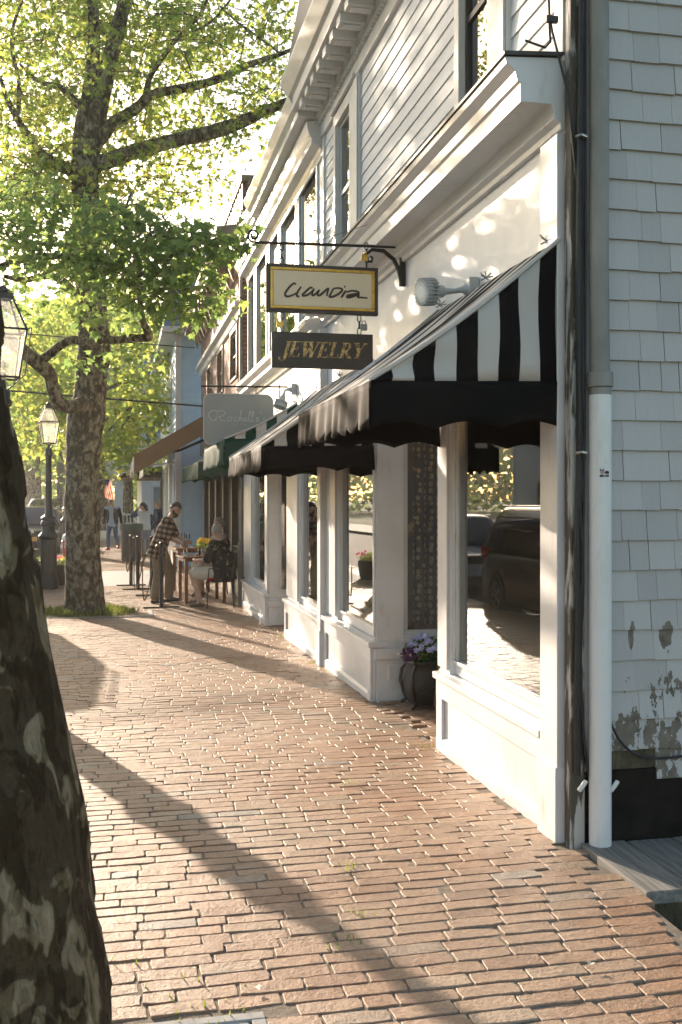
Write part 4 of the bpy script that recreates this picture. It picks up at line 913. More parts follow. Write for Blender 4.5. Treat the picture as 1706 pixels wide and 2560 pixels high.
def serif_text(txt, x, z, h, y, parent, mat, shear=0.30, gapx=0.07, wsc=0.82):
    k = 0
    for ch in txt:
        wd, polys = GL[ch]; m = MB()
        for p in polys:
            # counter-clockwise order towards the viewer
            q = [(x+(px_+shear*pz)*h*wsc, z+pz*h) for px_, pz in p]; k += 1
            m.prism(q, 'y', y-0.0022-0.00012*(k % 5), y+0.001)
        m.build('letter', mat, parent); x += (wd+gapx)*h*wsc
    return x
serif_text('JEWELRY', 1.150, 2.685, 0.115, YSN-0.0215, s2, M['goldleaf'], wsc=0.98, gapx=0.045)
# scripted grey sign further down
YR = 13.2
br = thing('sign_bracket', 'straight black iron bar carrying the grey rounded sign', 'bracket', (X0, YR, 3.0))
m = MB(); m.tube([(X0, YR, 3.075), (1.0, YR, 3.06)], 0.012, 8); m.build('rod', M['iron'], br); m = MB(); m.tube([(X0-0.1, YR, 3.11), (X0-0.1, YR, 2.80)], 0.008, 6); m.build('brace', M['iron'], br)
sg = thing('hanging_sign', 'grey rounded sign with pale flowing script hanging by the green awning', 'sign', (1.48, YR, 2.35))
def rrect(x0, x1, z0, z1, r, n=7):
    out = []
    for cx, cz, a0 in ((x1-r, z1-r, 0), (x0+r, z1-r, 90), (x0+r, z0+r, 180), (x1-r, z0+r, 270)):
        for i in range(n+1): a = RAD(a0+90*i/n); out.append((cx+r*math.cos(a), cz+r*math.sin(a)))
    return out
m = MB(); m.prism(rrect(1.03, 1.92, 2.32, 2.97, 0.10), 'y', YR-0.02, YR+0.02); m.build('board', M['greysign'], sg, bevel=0.004)
m = MB(); P = rrect(1.032, 1.918, 2.322, 2.968, 0.099); m.tube([(a, YR-0.02, b) for a, b in P+P[:1]], 0.006, 6); m.build('rim', M['greyletter'], sg)
for i, x in enumerate((1.25, 1.70)): hook('chain', ['left', 'right'][i]+' short hook above the grey rounded sign', x, YR, 3.07, 2.97, 0)
ro = [[(1215, 190), (1185, 186), (1158, 205), (1170, 232), (1195, 240), (1205, 215), (1212, 190), (1200, 245)], [(1205, 196), (1232, 184), (1252, 196), (1240, 214), (1218, 220), (1235, 240), (1258, 244)],
      [(1282, 220), (1270, 224), (1268, 240), (1280, 244), (1290, 232), (1284, 220), (1300, 226)], [(1322, 222), (1310, 222), (1304, 238), (1314, 244), (1328, 236), (1345, 190), (1342, 188), (1336, 243), (1344, 224), (1354, 226), (1352, 243), (1362, 238)],
      [(1362, 238), (1376, 226), (1370, 220), (1362, 232), (1370, 244), (1384, 232), (1400, 190), (1393, 190), (1388, 236), (1396, 243), (1408, 225), (1418, 190), (1411, 190), (1406, 238), (1414, 243), (1424, 236)],
      [(1430, 236), (1444, 226), (1438, 220), (1430, 232), (1438, 244), (1452, 238)], [(1458, 186), (1456, 198)], [(1482, 222), (1470, 228), (1480, 236), (1472, 244), (1462, 240)]]
ro = [[(1130+(x-1130)*0.97, z) for x, z in s] for s in ro]
SCR = 0.89/388
strokes('lettering', ro, 1.03-1130*SCR, 2.97+92*SCR, SCR, YR-0.0235, M['greyletter'], sg, 0.006, vary=False)
# small line of capitals under the script: GIFTS
sm = {'G': [[(10, 2), (4, 0), (0, 5), (2, 10), (8, 10), (10, 6), (6, 6)]], 'I': [[(0, 0), (0, 10)]], 'F': [[(0, 10), (0, 0), (7, 0)], [(0, 5), (5, 5)]], 'T': [[(0, 0), (8, 0)], [(4, 0), (4, 10)]], 'S': [[(8, 1), (3, 0), (1, 3), (7, 6), (6, 10), (0, 9)]]}
x = 1285; gl = []
for ch in 'GIFTS':
    for st in sm[ch]: gl.append([(x+p[0]*1.15, 256+p[1]*1.15) for p in st])
    x += 20 if ch != 'I' else 9
strokes('small_lettering', gl, 1.03-1130*SCR, 2.97+92*SCR, SCR, YR-0.0235, M['greyletter'], sg, 0.0025, vary=False, sub=2)
# ================================================================ FLOODLIGHTS
def flood(label, y, z, d, out=0.30):
    t = thing('floodlight', label, 'floodlight', (X0, y, z), 'grey bullet floodlights above the awnings')
    m = MB(); m.box(X0-0.065, X0-0.001, y-0.055, y+0.055, z-0.06, z+0.07); m.build('junction_box', M['pvcg'], t, bevel=0.008)
    a = Vector((X0-0.065, y, z)); dv = Vector(d).normalized(); b = a+Vector((-0.07, 0, -0.01)); c = b+dv*0.07
    m = MB(); m.tube([a, a+Vector((-0.03, 0, 0)), b, c], [0.035, 0.020, 0.015, 0.022], 10); m.build('arm', M['pvcg'], t, smooth=True)
    q = dv.to_track_quat('Z', 'Y').to_matrix()
    m = MB(); prof = [(0.02, 0), (0.036, 0.02), (0.042, 0.09), (0.062, 0.11), (0.075, 0.14), (0.075, 0.165), (0.06, 0.168)]
    mm = MB(); mm.lathe(prof, n=24); m.add([c+q@Vector(v) for v in mm.v], mm.f); m.build('lamp_head', M['pvcg'], t, smooth=True)
    m = MB()
    for i in range(22):
        an = 2*math.pi*i/22; e = Vector((math.cos(an), math.sin(an), 0)); s_ = Vector((-math.sin(an), math.cos(an), 0))
        m.obox(c+q@(e*0.060+Vector((0, 0, 0.125))), q@(e*0.022), q@(s_*0.002), q@Vector((0, 0, 0.045)))
    m.build('cooling_fins', M['pvcg'], t)
    m = MB(); m.add([c+q@Vector(v) for v in (lambda w_: (w_.lathe([(0.001, 0.17), (0.058, 0.169)], n=24), w_.v)[1])(MB())], (lambda w_: (w_.lathe([(0.001, 0.17), (0.058, 0.169)], n=24), w_.f)[1])(MB())); m.build('lens', M['pvc'], t)
M['pvcg'] = pm('grey_white_enamel', (0.50, 0.53, 0.53), (0.42, 0.44, 0.44), 9, 0.4, bmp=0.05)
flood('grey bullet floodlight on the white wall between the cream sign and the near awning', 5.95, 2.90, (-1, -0.25, -0.12))
flood('grey floodlight on the white wall above the second awning, pointing down', 12.5, 2.97, (-0.35, -0.25, -1.0))
# ================================================================ DRAINPIPE, CABLES
t = thing('drainpipe', 'downpipe at the shop corner, grey metal above and white plastic below', 'drainpipe', (2.205, 4.52, 0))
m = MB(); m.tube([(2.208, 4.525, 2.12), (2.200, 4.525, 2.8), (2.203, 4.525, 3.4), (2.195, 4.525, 6.0)], 0.046, 20); m.build('metal_pipe', M['galv'], t, smooth=True)
m = MB(); m.tube([(2.208, 4.525, 2.17), (2.208, 4.525, 2.24)], 0.060, 20); m.tube([(2.208, 4.525, 2.115), (2.208, 4.525, 2.17)], 0.050, 20); m.build('collar', M['galv'], t, bevel=0.004)
m = MB(); m.lathe([(0.052, 0.0), (0.053, 0.8), (0.053, 2.12), (0.049, 2.122)], (2.207, 4.525, 0.012), 24); m.build('plastic_pipe', M['pvc'], t, smooth=True)
# sticker on the pipe: red/blue emblem over two words
sx_, sy_, sz_ = 2.202, 4.4718, 1.762
def stick(polys, mat, name):
    m = MB()
    for i, p in enumerate(polys):
        m.prism([(sx_+a*0.001, sz_+b*0.001) for a, b in p], 'y', sy_-0.0006-0.00007*i, sy_+0.004)
    m.build(name, mat, t)
M['stk_r'] = solid('red_vinyl', (0.45, 0.03, 0.04)); M['stk_k'] = solid('navy_vinyl', (0.015, 0.018, 0.035))
stick([[(-20, 14), (-12, 14), (-12, 17), (-17, 17), (-17, 24), (-20, 24)], [(-10, 14), (-5, 25), (0, 14), (-3, 14), (-5, 20), (-7, 14)]], M['stk_k'], 'sticker_word')
stick([[(-20, 8), (2, 12), (0, 14), (-20, 10)], [(-18, 3), (2, 8), (2, 10), (-18, 5)], [(-14, -1), (4, 4), (4, 6), (-14, 1)]], M['stk_r'], 'sticker_stripes')
stick([[(0, 4), (6, 13), (16, 15), (23, 11), (24, 4), (20, -2), (14, 2), (8, 0)]], M['stk_k'], 'sticker_emblem')
L_ = {'B': [[(0, 0), (0, 8), (4, 8), (5, 6), (3, 4.2), (5, 2.5), (4, 0), (0, 0)]], 'O': [[(1, 0), (0, 4), (1, 8), (4, 8), (5, 4), (4, 0), (1, 0)]], 'S': [[(0, 0), (4, 0), (5, 3), (1, 5), (1, 8), (5, 8)]], 'T': [[(0, 8), (5, 8)], [(2.5, 8), (2.5, 0)]], 'N': [[(0, 0), (0, 8), (5, 0), (5, 8)]]}
pol = []
xx = -20
for ch in 'BOSTON':
    for st in L_[ch]:
        for a, b in zip(st[:-1], st[1:]): pol.append(bar(xx+a[0], -13+a[1], xx+b[0], -13+b[1], 1.6))
    xx += 7.2
stick(pol, M['stk_k'], 'sticker_word')
cbt = thing('cable_bundle', 'black cables running down the shop corner beside the downpipe', 'cables', (2.12, 4.54, 0))
def cable(pts, r=0.009):
    P = [Vector(p) for p in pts]; Q = []
    for i in range(len(P)-1):
        a, b, c, d = P[max(i-1, 0)], P[i], P[i+1], P[min(i+2, len(P)-1)]
        for j in range(5):
            tt = j/5; Q.append(0.5*((2*b)+(c-a)*tt+(2*a-5*b+4*c-d)*tt*tt+(3*b-a-3*c+d)*tt*tt*tt))
    Q.append(P[-1]); m = MB(); m.tube(Q, r, 8); return m.build('cable', M['cable'], cbt, smooth=True)
yc = 4.545
cable([(2.125, yc, 5), (2.127, yc, 4.1), (2.120, yc, 3.7), (2.113, yc, 3.2), (2.108, yc, 2.6), (2.112, yc, 1.9), (2.100, yc, 1.4), (2.108, yc, 1.1), (2.100, yc, 0.7), (2.102, yc, 0.35)], 0.017)
cable([(2.135, yc, 5), (2.133, yc, 3.9), (2.132, yc, 3.3), (2.125, yc, 2.9), (2.130, yc, 2.2), (2.118, yc, 1.8), (2.122, yc, 1.2), (2.115, yc, 0.9), (2.13, yc, 0.55), (2.158, yc, 0.35)], 0.009)
cable([(2.118, yc-0.01, 5), (2.112, yc-0.01, 3.9), (2.105, yc-0.01, 3.3), (2.110, yc-0.01, 2.9), (2.105, yc-0.01, 2.2), (2.109, yc-0.01, 1.7), (2.125, yc-0.01, 1.3), (2.118, yc, 0.95), (2.106, yc, 0.6), (2.104, yc, 0.35)], 0.008)
cable([(2.14, yc, 5), (2.142, yc, 3.0), (2.139, yc, 2.0), (2.125, yc-0.012, 1.45), (2.113, yc-0.012, 1.15), (2.104, yc, 0.9)], 0.006)
cable([(2.262, 4.54, 0.60), (2.32, 4.55, 0.50), (2.42, 4.56, 0.42), (2.58, 4.565, 0.40), (2.9, 4.57, 0.42)], 0.006)
for z in (3.34, 1.86):
    m = MB(); m.tube([(2.088, yc-0.015, z), (2.108, yc-0.035, z+0.004), (2.132, yc-0.028, z), (2.14, yc, z)], 0.008, 8); m.build('clip', M['steel'], cbt, smooth=True)
for x, z in ((2.108, 0.31), (2.268, 0.30)):
    q = thing('pipe_strap', ('bright strap end at the foot of the downpipe, left side' if x < 2.2 else 'bright strap end at the foot of the downpipe, right side'), 'strap', (x, 4.51, z), 'strap ends at the foot of the downpipe')
    m = MB(); m.tube([(x-0.018, 4.50, z-0.02), (x-0.005, 4.485, z+0.008), (x+0.01, 4.49, z+0.025)], 0.011, 8); m.build('strap_loop', M['pvc'], q, smooth=True)
# service wires on the cornice and across the street
def wire(name, label, pts, r, cat='wire', group=None):
    P = [Vector(p) for p in pts]
    if len(P) == 2:
        a, b = P; P = [a+(b-a)*i/16-Vector((0, 0, 0.02*(b-a).length*math.sin(math.pi*i/16))) for i in range(17)]
    m = MB(); m.tube(P, r, 6); o = m.build(name, M['cable'], smooth=True, origin=tuple(P[0])); return tag(o, label, cat, group)
for o in []: pass
def wireo(label, a, b, r, sagk=0.02, group=None):
    a, b = Vector(a), Vector(b); P = [a+(b-a)*i/20-Vector((0, 0, sagk*(b-a).length*math.sin(math.pi*i/20))) for i in range(21)]
    m = MB(); m.tube([p-a for p in P], r, 6); o = m.build('overhead_wire', M['cable'], smooth=True); o.location = a; return tag(o, label, 'wire', group)
wireo('thick overhead wire crossing the street behind the second tree', (-9.5, 24.5, 4.62), (2.05, 26.2, 3.95), 0.022, 0.004)
wireo('thin overhead wire high beside the brick parapet', (-9.5, 38, 10.3), (2.0, 34, 9.0), 0.018, 0.01)
wireo('thin overhead wire just under the slate roof of the blue house', (-9.5, 27, 6.3), (1.9, 27.2, 5.55), 0.014, 0.006)
t = thing('service_wire', 'black service wire with a splice clamp dropping over the cornice to the corner', 'wire', (2.0, 4.6, 3.8))
m = MB(); m.tube([(1.90, 4.0, 5.0), (1.955, 4.55, 4.1), (1.985, 4.6, 3.93), (2.0, 4.6, 3.85), (2.02, 4.57, 3.72), (2.06, 4.56, 3.55), (2.08, 4.555, 3.35), (2.10, 4.55, 3.15)], 0.006, 8); m.build('wire_run', M['cable'], t, smooth=True)
m = MB(); m.box(1.965, 2.025, 4.585, 4.61, 3.895, 3.925); m.tube([(1.98, 4.59, 3.89), (1.985, 4.59, 3.80), (1.965, 4.60, 3.775), (1.87, 4.62, 3.81)], 0.006, 8); m.build('clamp', M['iron'], t, bevel=0.003)
m = MB(); w0, w1 = Vector((X0-0.02, 7.6, 3.80)), Vector((1.35, 7.55, 3.52)); m.tube([w0, w1], 0.0025, 5); o = m.build('guy_wire', M['galv']); tag(o, 'thin guy wire bracing the iron bracket from the cornice', 'wire')
# ================================================================ FLOWER POTS
def blooms(m, c, r, n, rad, mi=0, up=0.6):
    for _ in range(n):
        d = Vector((random.gauss(0, 1), random.gauss(0, 1), abs(random.gauss(0, 1))*up+0.1)).normalized()
        p = Vector(c)+Vector((d.x*r[0], d.y*r[1], d.z*r[2]))*random.uniform(0.85, 1.05)
        f = (Vector((random.gauss(0, .5), -1+random.gauss(0, .4), 0.3+random.gauss(0, .4)))).normalized(); u = f.orthogonal().normalized(); v = f.cross(u)
        for k in range(5):
            a = k*2*math.pi/5; e = u*math.cos(a)+v*math.sin(a); e2 = u*math.cos(a+0.55)+v*math.sin(a+0.55); e3 = u*math.cos(a-0.55)+v*math.sin(a-0.55)
            m.add([p, p+e3*rad*0.8-f*0.002, p+e*rad+f*0.004, p+e2*rad*0.8-f*0.002], [(0, 1, 2, 3)], mi)
def leafy(m, c, r, n, size, mi=0):
    for _ in range(n):
        d = Vector((random.gauss(0, 1), random.gauss(0, 1), random.gauss(0, 1))).normalized()*random.random()**0.4
        p = Vector(c)+Vector((d.x*r[0], d.y*r[1], d.z*r[2])); f = Vector((random.gauss(0, 1), random.gauss(0, 1), random.gauss(0, 1)+0.6)).normalized(); u = f.orthogonal().normalized(); v = f.cross(u)
        s = size*random.uniform(0.7, 1.3)
        m.add([p-u*s, p-v*s*0.4+u*s*0.1, p+u*s, p+v*s*0.4+u*s*0.1], [(0, 1, 2, 3)], mi)
def urn(label, x, y, z, s, flowers=True):
    t = thing('flower_pot', label, 'flower pot', (x, y, z), 'ornate dark pots in the recessed entry')
    m = MB(); prof = [(0.10, 0.03), (0.15, 0.035), (0.165, 0.07), (0.185, 0.13), (0.195, 0.20), (0.18, 0.28), (0.165, 0.33), (0.172, 0.37), (0.19, 0.395), (0.185, 0.405), (0.165, 0.40), (0.15, 0.36)]
    def fl(v):  # squarish belly
        a = math.atan2(v[1], v[0]); k = 1/max(abs(math.cos(a)), abs(math.sin(a)))**0.55; return (x+v[0]*k*s, y+v[1]*k*s, z+v[2]*s)
    mm = MB(); mm.lathe(prof, n=32); m.add([fl(v) for v in mm.v], mm.f); m.build('pot', M['iron'], t, smooth=True)
    for i in range(4):
        a = math.pi/4+i*math.pi/2; q = MB(); e = Vector((math.cos(a), math.sin(a), 0)); c = Vector((x, y, z))
        q.tube([c+e*0.17*s*1.15+Vector((0, 0, 0.37*s)), c+e*0.215*s*1.15+Vector((0, 0, 0.30*s)), c+e*0.235*s*1.1+Vector((0, 0, 0.2*s)), c+e*0.205*s*1.1+Vector((0, 0, 0.1*s)), c+e*0.20*s+Vector((0, 0, 0.05*s)), c+e*0.25*s+Vector((0, 0, 0.015*s))], [0.010, 0.014, 0.016, 0.016, 0.018, 0.013], 8); q.build('scroll_foot', M['iron'], t, smooth=True)
    m = MB()
    for k in range(3):
        a0 = -math.pi/2+(k-1)*0.5; c = Vector((x+0.19*s*math.cos(a0), y-0.205*s, z+0.16*s))
        m.tube([(p[0], c.y-0.004, p[2]) for p in spiral((c.x, c.y, c.z), 0.055*s, 0.012*s, 0, 1.4, 20)], 0.005, 6)
    m.build('relief', M['iron'], t)
    if flowers:
        m = MB(); leafy(m, (x, y, z+0.47*s), (0.21*s, 0.20*s, 0.12*s), 420, 0.032*s); m.build('foliage', M['leaf3'], t)
        m = MB(); blooms(m, (x+0.03, y-0.02, z+0.47*s), (0.21*s, 0.2*s, 0.155*s), 62, 0.026*s); m.build('lilac_flowers', M['petal_b'], t)
        m = MB(); blooms(m, (x-0.16*s, y-0.05, z+0.42*s), (0.08*s, 0.1*s, 0.09*s), 22, 0.028*s); m.build('purple_flowers', M['petal_p'], t)
        m = MB(); blooms(m, (x, y, z+0.43*s), (0.24*s, 0.22*s, 0.10*s), 16, 0.018*s); m.build('white_flowers', M['petal_w'], t)
urn('dark ornate pot of lilac and purple pansies in the recessed entry', 2.44, 8.12, gz(8)+0.004, 0.95)
urn('second dark ornate pot, mostly hidden behind the near shop window pier', 2.40, 6.93, gz(7)+0.004, 1.05)
# ================================================================ INSIDE THE WINDOWS
def mat_dots():
    m, n = newmat('dotted_curtain'); b = pbr(n, 0.7)
    t = n.nodes.new('ShaderNodeTexCoord'); vo = n.nodes.new('ShaderNodeTexVoronoi'); vo.inputs['Scale'].default_value = 17; vo.inputs['Randomness'].default_value = 0.45
    link(n, t.outputs['Object'], vo.inputs['Vector'])
    c = ramp(n, vo.outputs['Distance'], [(0.0, (0.03, 0.02, 0.015)), (0.13, (0.03, 0.02, 0.015)), (0.15, (0.85, 0.68, 0.42)), (0.36, (0.85, 0.68, 0.42)), (0.39, (0.03, 0.02, 0.015))])
    link(n, c, b.inputs['Base Color']); return m
M['dots'] = mat_dots()
def curtain(label, fn, n=40, mat='dots'):
    m = MB(); m.grid(fn, n, 6); c = fn(0, 0); o = m.build('curtain', M[mat], smooth='all', origin=None); o.modifiers.new('t', 'SOLIDIFY').thickness = 0.004
    return tag(o, label, 'curtain', 'dotted curtains in the shop windows')
curtain('dotted curtain beside the entry window above the pansies', lambda a, b: (2.50+0.42*a, 8.72+0.03*math.sin(a*25), 0.55+1.95*b))
for i, yy in enumerate((6.25, 5.7, 5.15)):
    curtain(['dotted curtain at the far side of the large near window', 'dotted curtain in the middle of the large near window', 'dotted curtain nearest the corner in the large near window'][i], lambda a, b, yy=yy: (3.5+0.03*math.sin(a*20), yy-0.30*a+1.3, 0.5+2.1*b))
def lampbulb(label, x, y, z):
    t = thing('pendant_bulb', label, 'light bulb', (x, y, z), 'warm pendant bulbs inside the shop')
    m = MB(); m.sph((x, y, z), (0.028, 0.028, 0.042), 12, 8); m.build('bulb', M['bulb'], t, smooth=True)
    m = MB(); m.tube([(x, y, z+0.042), (x, y, z+0.075)], 0.015, 8); m.tube([(x, y, z+0.07), (x, y, 2.7)], 0.004, 6); m.build('socket', M['black'], t)
lampbulb('left of the two warm bulbs behind the dotted curtain window', 2.48, 9.3, 2.34); lampbulb('right of the two warm bulbs behind the dotted curtain window', 2.60, 9.0, 2.30); lampbulb('warm bulb in the large near window', 2.68, 6.45, 2.28)
t = thing('display_table', 'wooden display table with fluted apron in the large near window', 'table', (3.1, 5.6, 0.46))
m = MB(); m.box(2.62, 3.6, 4.95, 6.2, 0.86, 0.89); m.build('table_top', M['tablewood'], t, bevel=0.006)
m = MB(); m.box(2.68, 3.54, 5.01, 6.14, 0.775, 0.859); m.build('apron', M['brownwood'], t)
for x, y in ((2.72, 5.05), (3.5, 5.05), (2.72, 6.1), (3.5, 6.1)):
    m = MB(); m.tube([(x, y, 0.46), (x, y, 0.774)], [0.02, 0.03], 10); m.build('leg', M['tablewood'], t)
for i, (x, y, w_, h, lb) in enumerate(((2.85, 5.75, 0.09, 0.17, 'pale gift box at the left of the display table'), (3.0, 5.5, 0.08, 0.14, 'pale gift box in the middle of the display table'), (2.8, 5.25, 0.07, 0.12, 'small pale gift box at the right of the display table'))):
    t = thing('gift_box', lb, 'box', (x, y, 0.89), 'gift boxes on the display table')
    m = MB(); m.box(x-w_/2, x+w_/2, y-w_/2, y+w_/2, 0.891, 0.89+h); m.build('carton', M['greysign'], t, bevel=0.003)
    m = MB(); m.box(x-w_/2-0.003, x+w_/2+0.003, y-w_/2-0.003, y+w_/2+0.003, 0.89+h*0.7, 0.892+h); m.build('lid', M['cream'], t, bevel=0.003)
t = thing('jewellery_bowl', 'shallow pale bowl with gold trinkets on the display table', 'bowl', (2.75, 5.45, 0.89))
m = MB(); m.lathe([(0.03, 0.001), (0.07, 0.03), (0.075, 0.035), (0.06, 0.03), (0.02, 0.01)], (2.75, 5.45, 0.89), 16); m.build('dish', M['cream'], t, smooth=True)
m = MB(); [m.sph((2.75+random.uniform(-.03, .03), 5.45+random.uniform(-.03, .03), 0.925), 0.012, 6, 4) for _ in range(8)]; m.build('trinkets', M['gold'], t)
t = thing('wooden_sculpture', 'carved swirling driftwood sculpture behind the dotted curtain', 'sculpture', (2.7, 9.2, 0.43))
m = MB(); m.lathe([(0.12, 0), (0.12, 0.6), (0.10, 0.62)], (2.55, 9.3, 0.43), 16); m.build('plinth', M['tablewood'], t, smooth=True)
m = MB()
for k in range(7):
    m.tube([(2.5-0.1*k*0.1, 9.25, 1.05+0.02*k), (2.45+0.03*k, 9.2, 1.22+0.03*k), (2.6+0.02*k, 9.15, 1.34+0.025*k), (2.8, 9.1, 1.38+0.02*k), (2.92, 9.05, 1.42)], [0.02, 0.03, 0.03, 0.02, 0.01], 8)
m.build('carving', M['brownwood'], t, smooth=True)
t = thing('display_bust', 'black mannequin bust beside the entry window', 'bust', (3.0, 8.85, 0.43))
m = MB(); m.lathe([(0.10, 0), (0.10, 0.02), (0.02, 0.03), (0.018, 0.9), (0.13, 0.95), (0.15, 1.15), (0.17, 1.3), (0.06, 1.36), (0.045, 1.43), (0.085, 1.5), (0.09, 1.58), (0.03, 1.65)], (3.02, 8.85, 0.43), 18); m.build('torso', M['black'], t, smooth=True)
# ================================================================ TREES
LEAF_BIG = np.array([(0, 0, 0), (.22, -.05, .02), (.52, .06, .05), (.36, .22, .03), (.50, .50, .06), (.22, .48, .02), (0, 1.0, -.03), (-.22, .48, .02), (-.50, .50, .06), (-.36, .22, .03), (-.52, .06, .05), (-.22, -.05, .02)])
LEAF_SM = np.array([(0, 0, 0), (.42, .30, .06), (.2, .5, .02), (0, 1.0, -.02), (-.25, .55, .03), (-.45, .28, .06)])
LEAF_CURL = LEAF_BIG.copy(); LEAF_CURL[:, 2] = -0.55*np.abs(LEAF_BIG[:, 0])-0.25*(LEAF_BIG[:, 1]-0.3)**2
LEAF_BIG[:, 2] = -0.28*np.abs(LEAF_BIG[:, 0])-0.18*(LEAF_BIG[:, 1]-0.3)**2
def leaf_mesh(name, P, size, shape, mat, parent, D=None, sizes=None, droop=0.25):
    """P (N,3) leaf bases; each leaf is two or one face of its own, randomly turned"""
    N = len(P); s = size*rng.uniform(0.5, 1.4, N) if sizes is None else sizes
    d = rng.normal(0, 1, (N, 3)) if D is None else D+rng.normal(0, 0.5, (N, 3)); d[:, 2] -= droop; d /= np.linalg.norm(d, axis=1)[:, None]
    nrm = rng.normal(0, 0.75, (N, 3)); nrm[:, 2] += 1.0
    u = np.cross(d, nrm); u /= np.linalg.norm(u, axis=1)[:, None]+1e-9; n = np.cross(u, d)
    T = shape; k = len(T)
    V = P[:, None, :]+s[:, None, None]*(T[None, :, 0, None]*u[:, None, :]+T[None, :, 1, None]*d[:, None, :]+T[None, :, 2, None]*n[:, None, :]*1.5)
    idx = (np.arange(k)[None, :]+(np.arange(N)*k)[:, None])
    if k > 8:
        f1 = idx[:, [0, 1, 2, 3, 4, 5, 6]]; f2 = idx[:, [0, 6, 7, 8, 9, 10, 11]]
        F = np.stack([f1, f2], 1).ravel(); C = np.full(2*N, 7)
    else: F = idx.ravel(); C = np.full(N, k)
    return np_mesh(name, V.reshape(-1, 3), C, F, mat, parent)
def smooth_path(P, R_, sub=4):
    P = [Vector(p) for p in P]; Q, rr = [], []
    for i in range(len(P)-1):
        a, b, c, d = P[max(i-1, 0)], P[i], P[i+1], P[min(i+2, len(P)-1)]
        for j in range(sub):
            t = j/sub; Q.append(0.5*((2*b)+(c-a)*t+(2*a-5*b+4*c-d)*t*t+(3*b-a-3*c+d)*t*t*t)); rr.append(R_[i]+(R_[i+1]-R_[i])*t)
    Q.append(P[-1]); rr.append(R_[-1]); return Q, rr
def limb(m, P, R_, n=12, sub=4, knob=0.08):
    Q, rr = smooth_path(P, R_, sub); b = len(m.v); m.tube(Q, rr, n)
    for i in range(b, len(m.v)):
        ring = (i-b)//n; c = Q[min(ring, len(Q)-1)]; v = Vector(m.v[i]); o = v-c
        f = 1+knob*noise.noise(v*2.2)+knob*0.6*noise.noise(v*6); m.v[i] = tuple(c+o*f)
    return Q
def spray(zones, twl=0.45, per=9, spread=0.16, dens=1.0):
    """zones: (u, v, ru, rv, depth, ddepth, twigs). returns twig polylines and leaf base points"""
    tw, P, D = [], [], []
    for (u, v, ru, rv, d, dd, n) in zones:
        for _ in range(int(n*dens+0.5)):
            r = math.sqrt(random.random()); a = random.uniform(0, 2*math.pi)
            c = at(u+ru*r*math.cos(a), v+rv*r*math.sin(a), d+random.uniform(-dd, dd))
            dr = Vector((random.gauss(0, 1), random.gauss(0, 1), random.gauss(0, 0.45))).normalized(); L = twl*random.uniform(0.6, 1.5)
            p0 = c-dr*L*0.5; p1 = c+dr*L*0.5+Vector((0, 0, -0.08*L)); mid = c+Vector((0, 0, 0.05*L)); tw.append((p0, mid, p1))
            for k in range(per):
                t = random.random(); q = p0.lerp(p1, t)+Vector((random.gauss(0, spread), random.gauss(0, spread), random.gauss(0, spread*0.7)))
                P.append(q[:]); D.append(((q-p0.lerp(p1, t))*2+dr*0.5)[:])
    return tw, np.array(P), np.array(D)
# ---- the tree by the lamp (second trunk)
TD = 16.4
base = on_ground(210, 1532)
t2 = thing('plane_tree', 'tall mottled plane tree standing in the walk beside the street lamp, long limbs reaching right', 'tree', tuple(base))
m = MB()
def A(*l, d=TD): return [at(u, v, d if len(r) == 0 else r[0]) for (u, v, *r) in l]
limb(m, A((213, 1545), (212, 1520), (209, 1460), (207, 1380), (206, 1280), (207, 1180), (209, 1100), (217, 1035), (226, 985), (230, 922), (236, 861), (233, 780), (227, 700), (220, 600), (214, 500), (212, 430)), [.36, .315, .285, .272, .268, .262, .268, .285, .265, .255, .255, .24, .23, .22, .21, .22], 22, 4, 0.10)
limb(m, A((212, 440), (222, 370), (236, 310), (247, 262), (262, 205), (280, 130), (300, 50), (325, -40), (340, -160), (350, -330)), [.2, .19, .17, .155, .135, .12, .11, .10, .08, .05], 14)
limb(m, A((205, 440), (205, 370), (209, 310), (222, 240), (232, 160), (235, 60), (225, -60), (200, -200)), [.17, .15, .135, .12, .105, .09, .08, .05], 12)
limb(m, A((222, 425), (245, 408), (271, 402), (339, 378), (436, 352), (500, 338), (557, 322), (610, 302), (654, 281), (700, 262), (746, 242, 16.0), (800, 200, 15.6), (860, 130, 15.2)), [.15, .14, .13, .118, .112, .11, .105, .10, .085, .075, .065, .05, .035], 14)
limb(m, A((236, 365), (262, 335), (285, 305), (320, 285), (352, 262), (364, 247), (395, 232), (436, 225), (500, 212), (560, 192), (606, 168), (650, 152), (703, 135), (770, 105)), [.11, .10, .09, .085, .08, .075, .07, .07, .068, .06, .055, .045, .035, .02], 12)
limb(m, A((365, 240), (373, 199), (392, 165), (420, 125), (450, 90), (480, 60), (510, 20), (530, -40)), [.05, .045, .04, .04, .035, .03, .025, .015], 8)
limb(m, A((206, 430), (180, 425), (145, 412), (118, 398), (102, 385), (85, 365), (70, 340), (44, 298), (20, 250), (0, 190)), [.13, .11, .10, .095, .09, .075, .07, .055, .045, .03], 10)
limb(m, A((222, 285), (190, 255), (165, 228), (140, 214), (111, 208), (80, 190), (50, 160)), [.07, .065, .06, .05, .04, .03, .02], 8)
limb(m, A((430, 100), (520, 60), (560, 20), (590, -20)), [.02, .025, .02, .015], 6)
limb(m, A((703, 135), (650, 95), (600, 60), (550, 15)), [.02, .022, .02, .015], 6)
limb(m, A((44, 298), (48, 210), (30, 120), (35, 60), (60, -10)), [.035, .035, .03, .03, .02], 8)
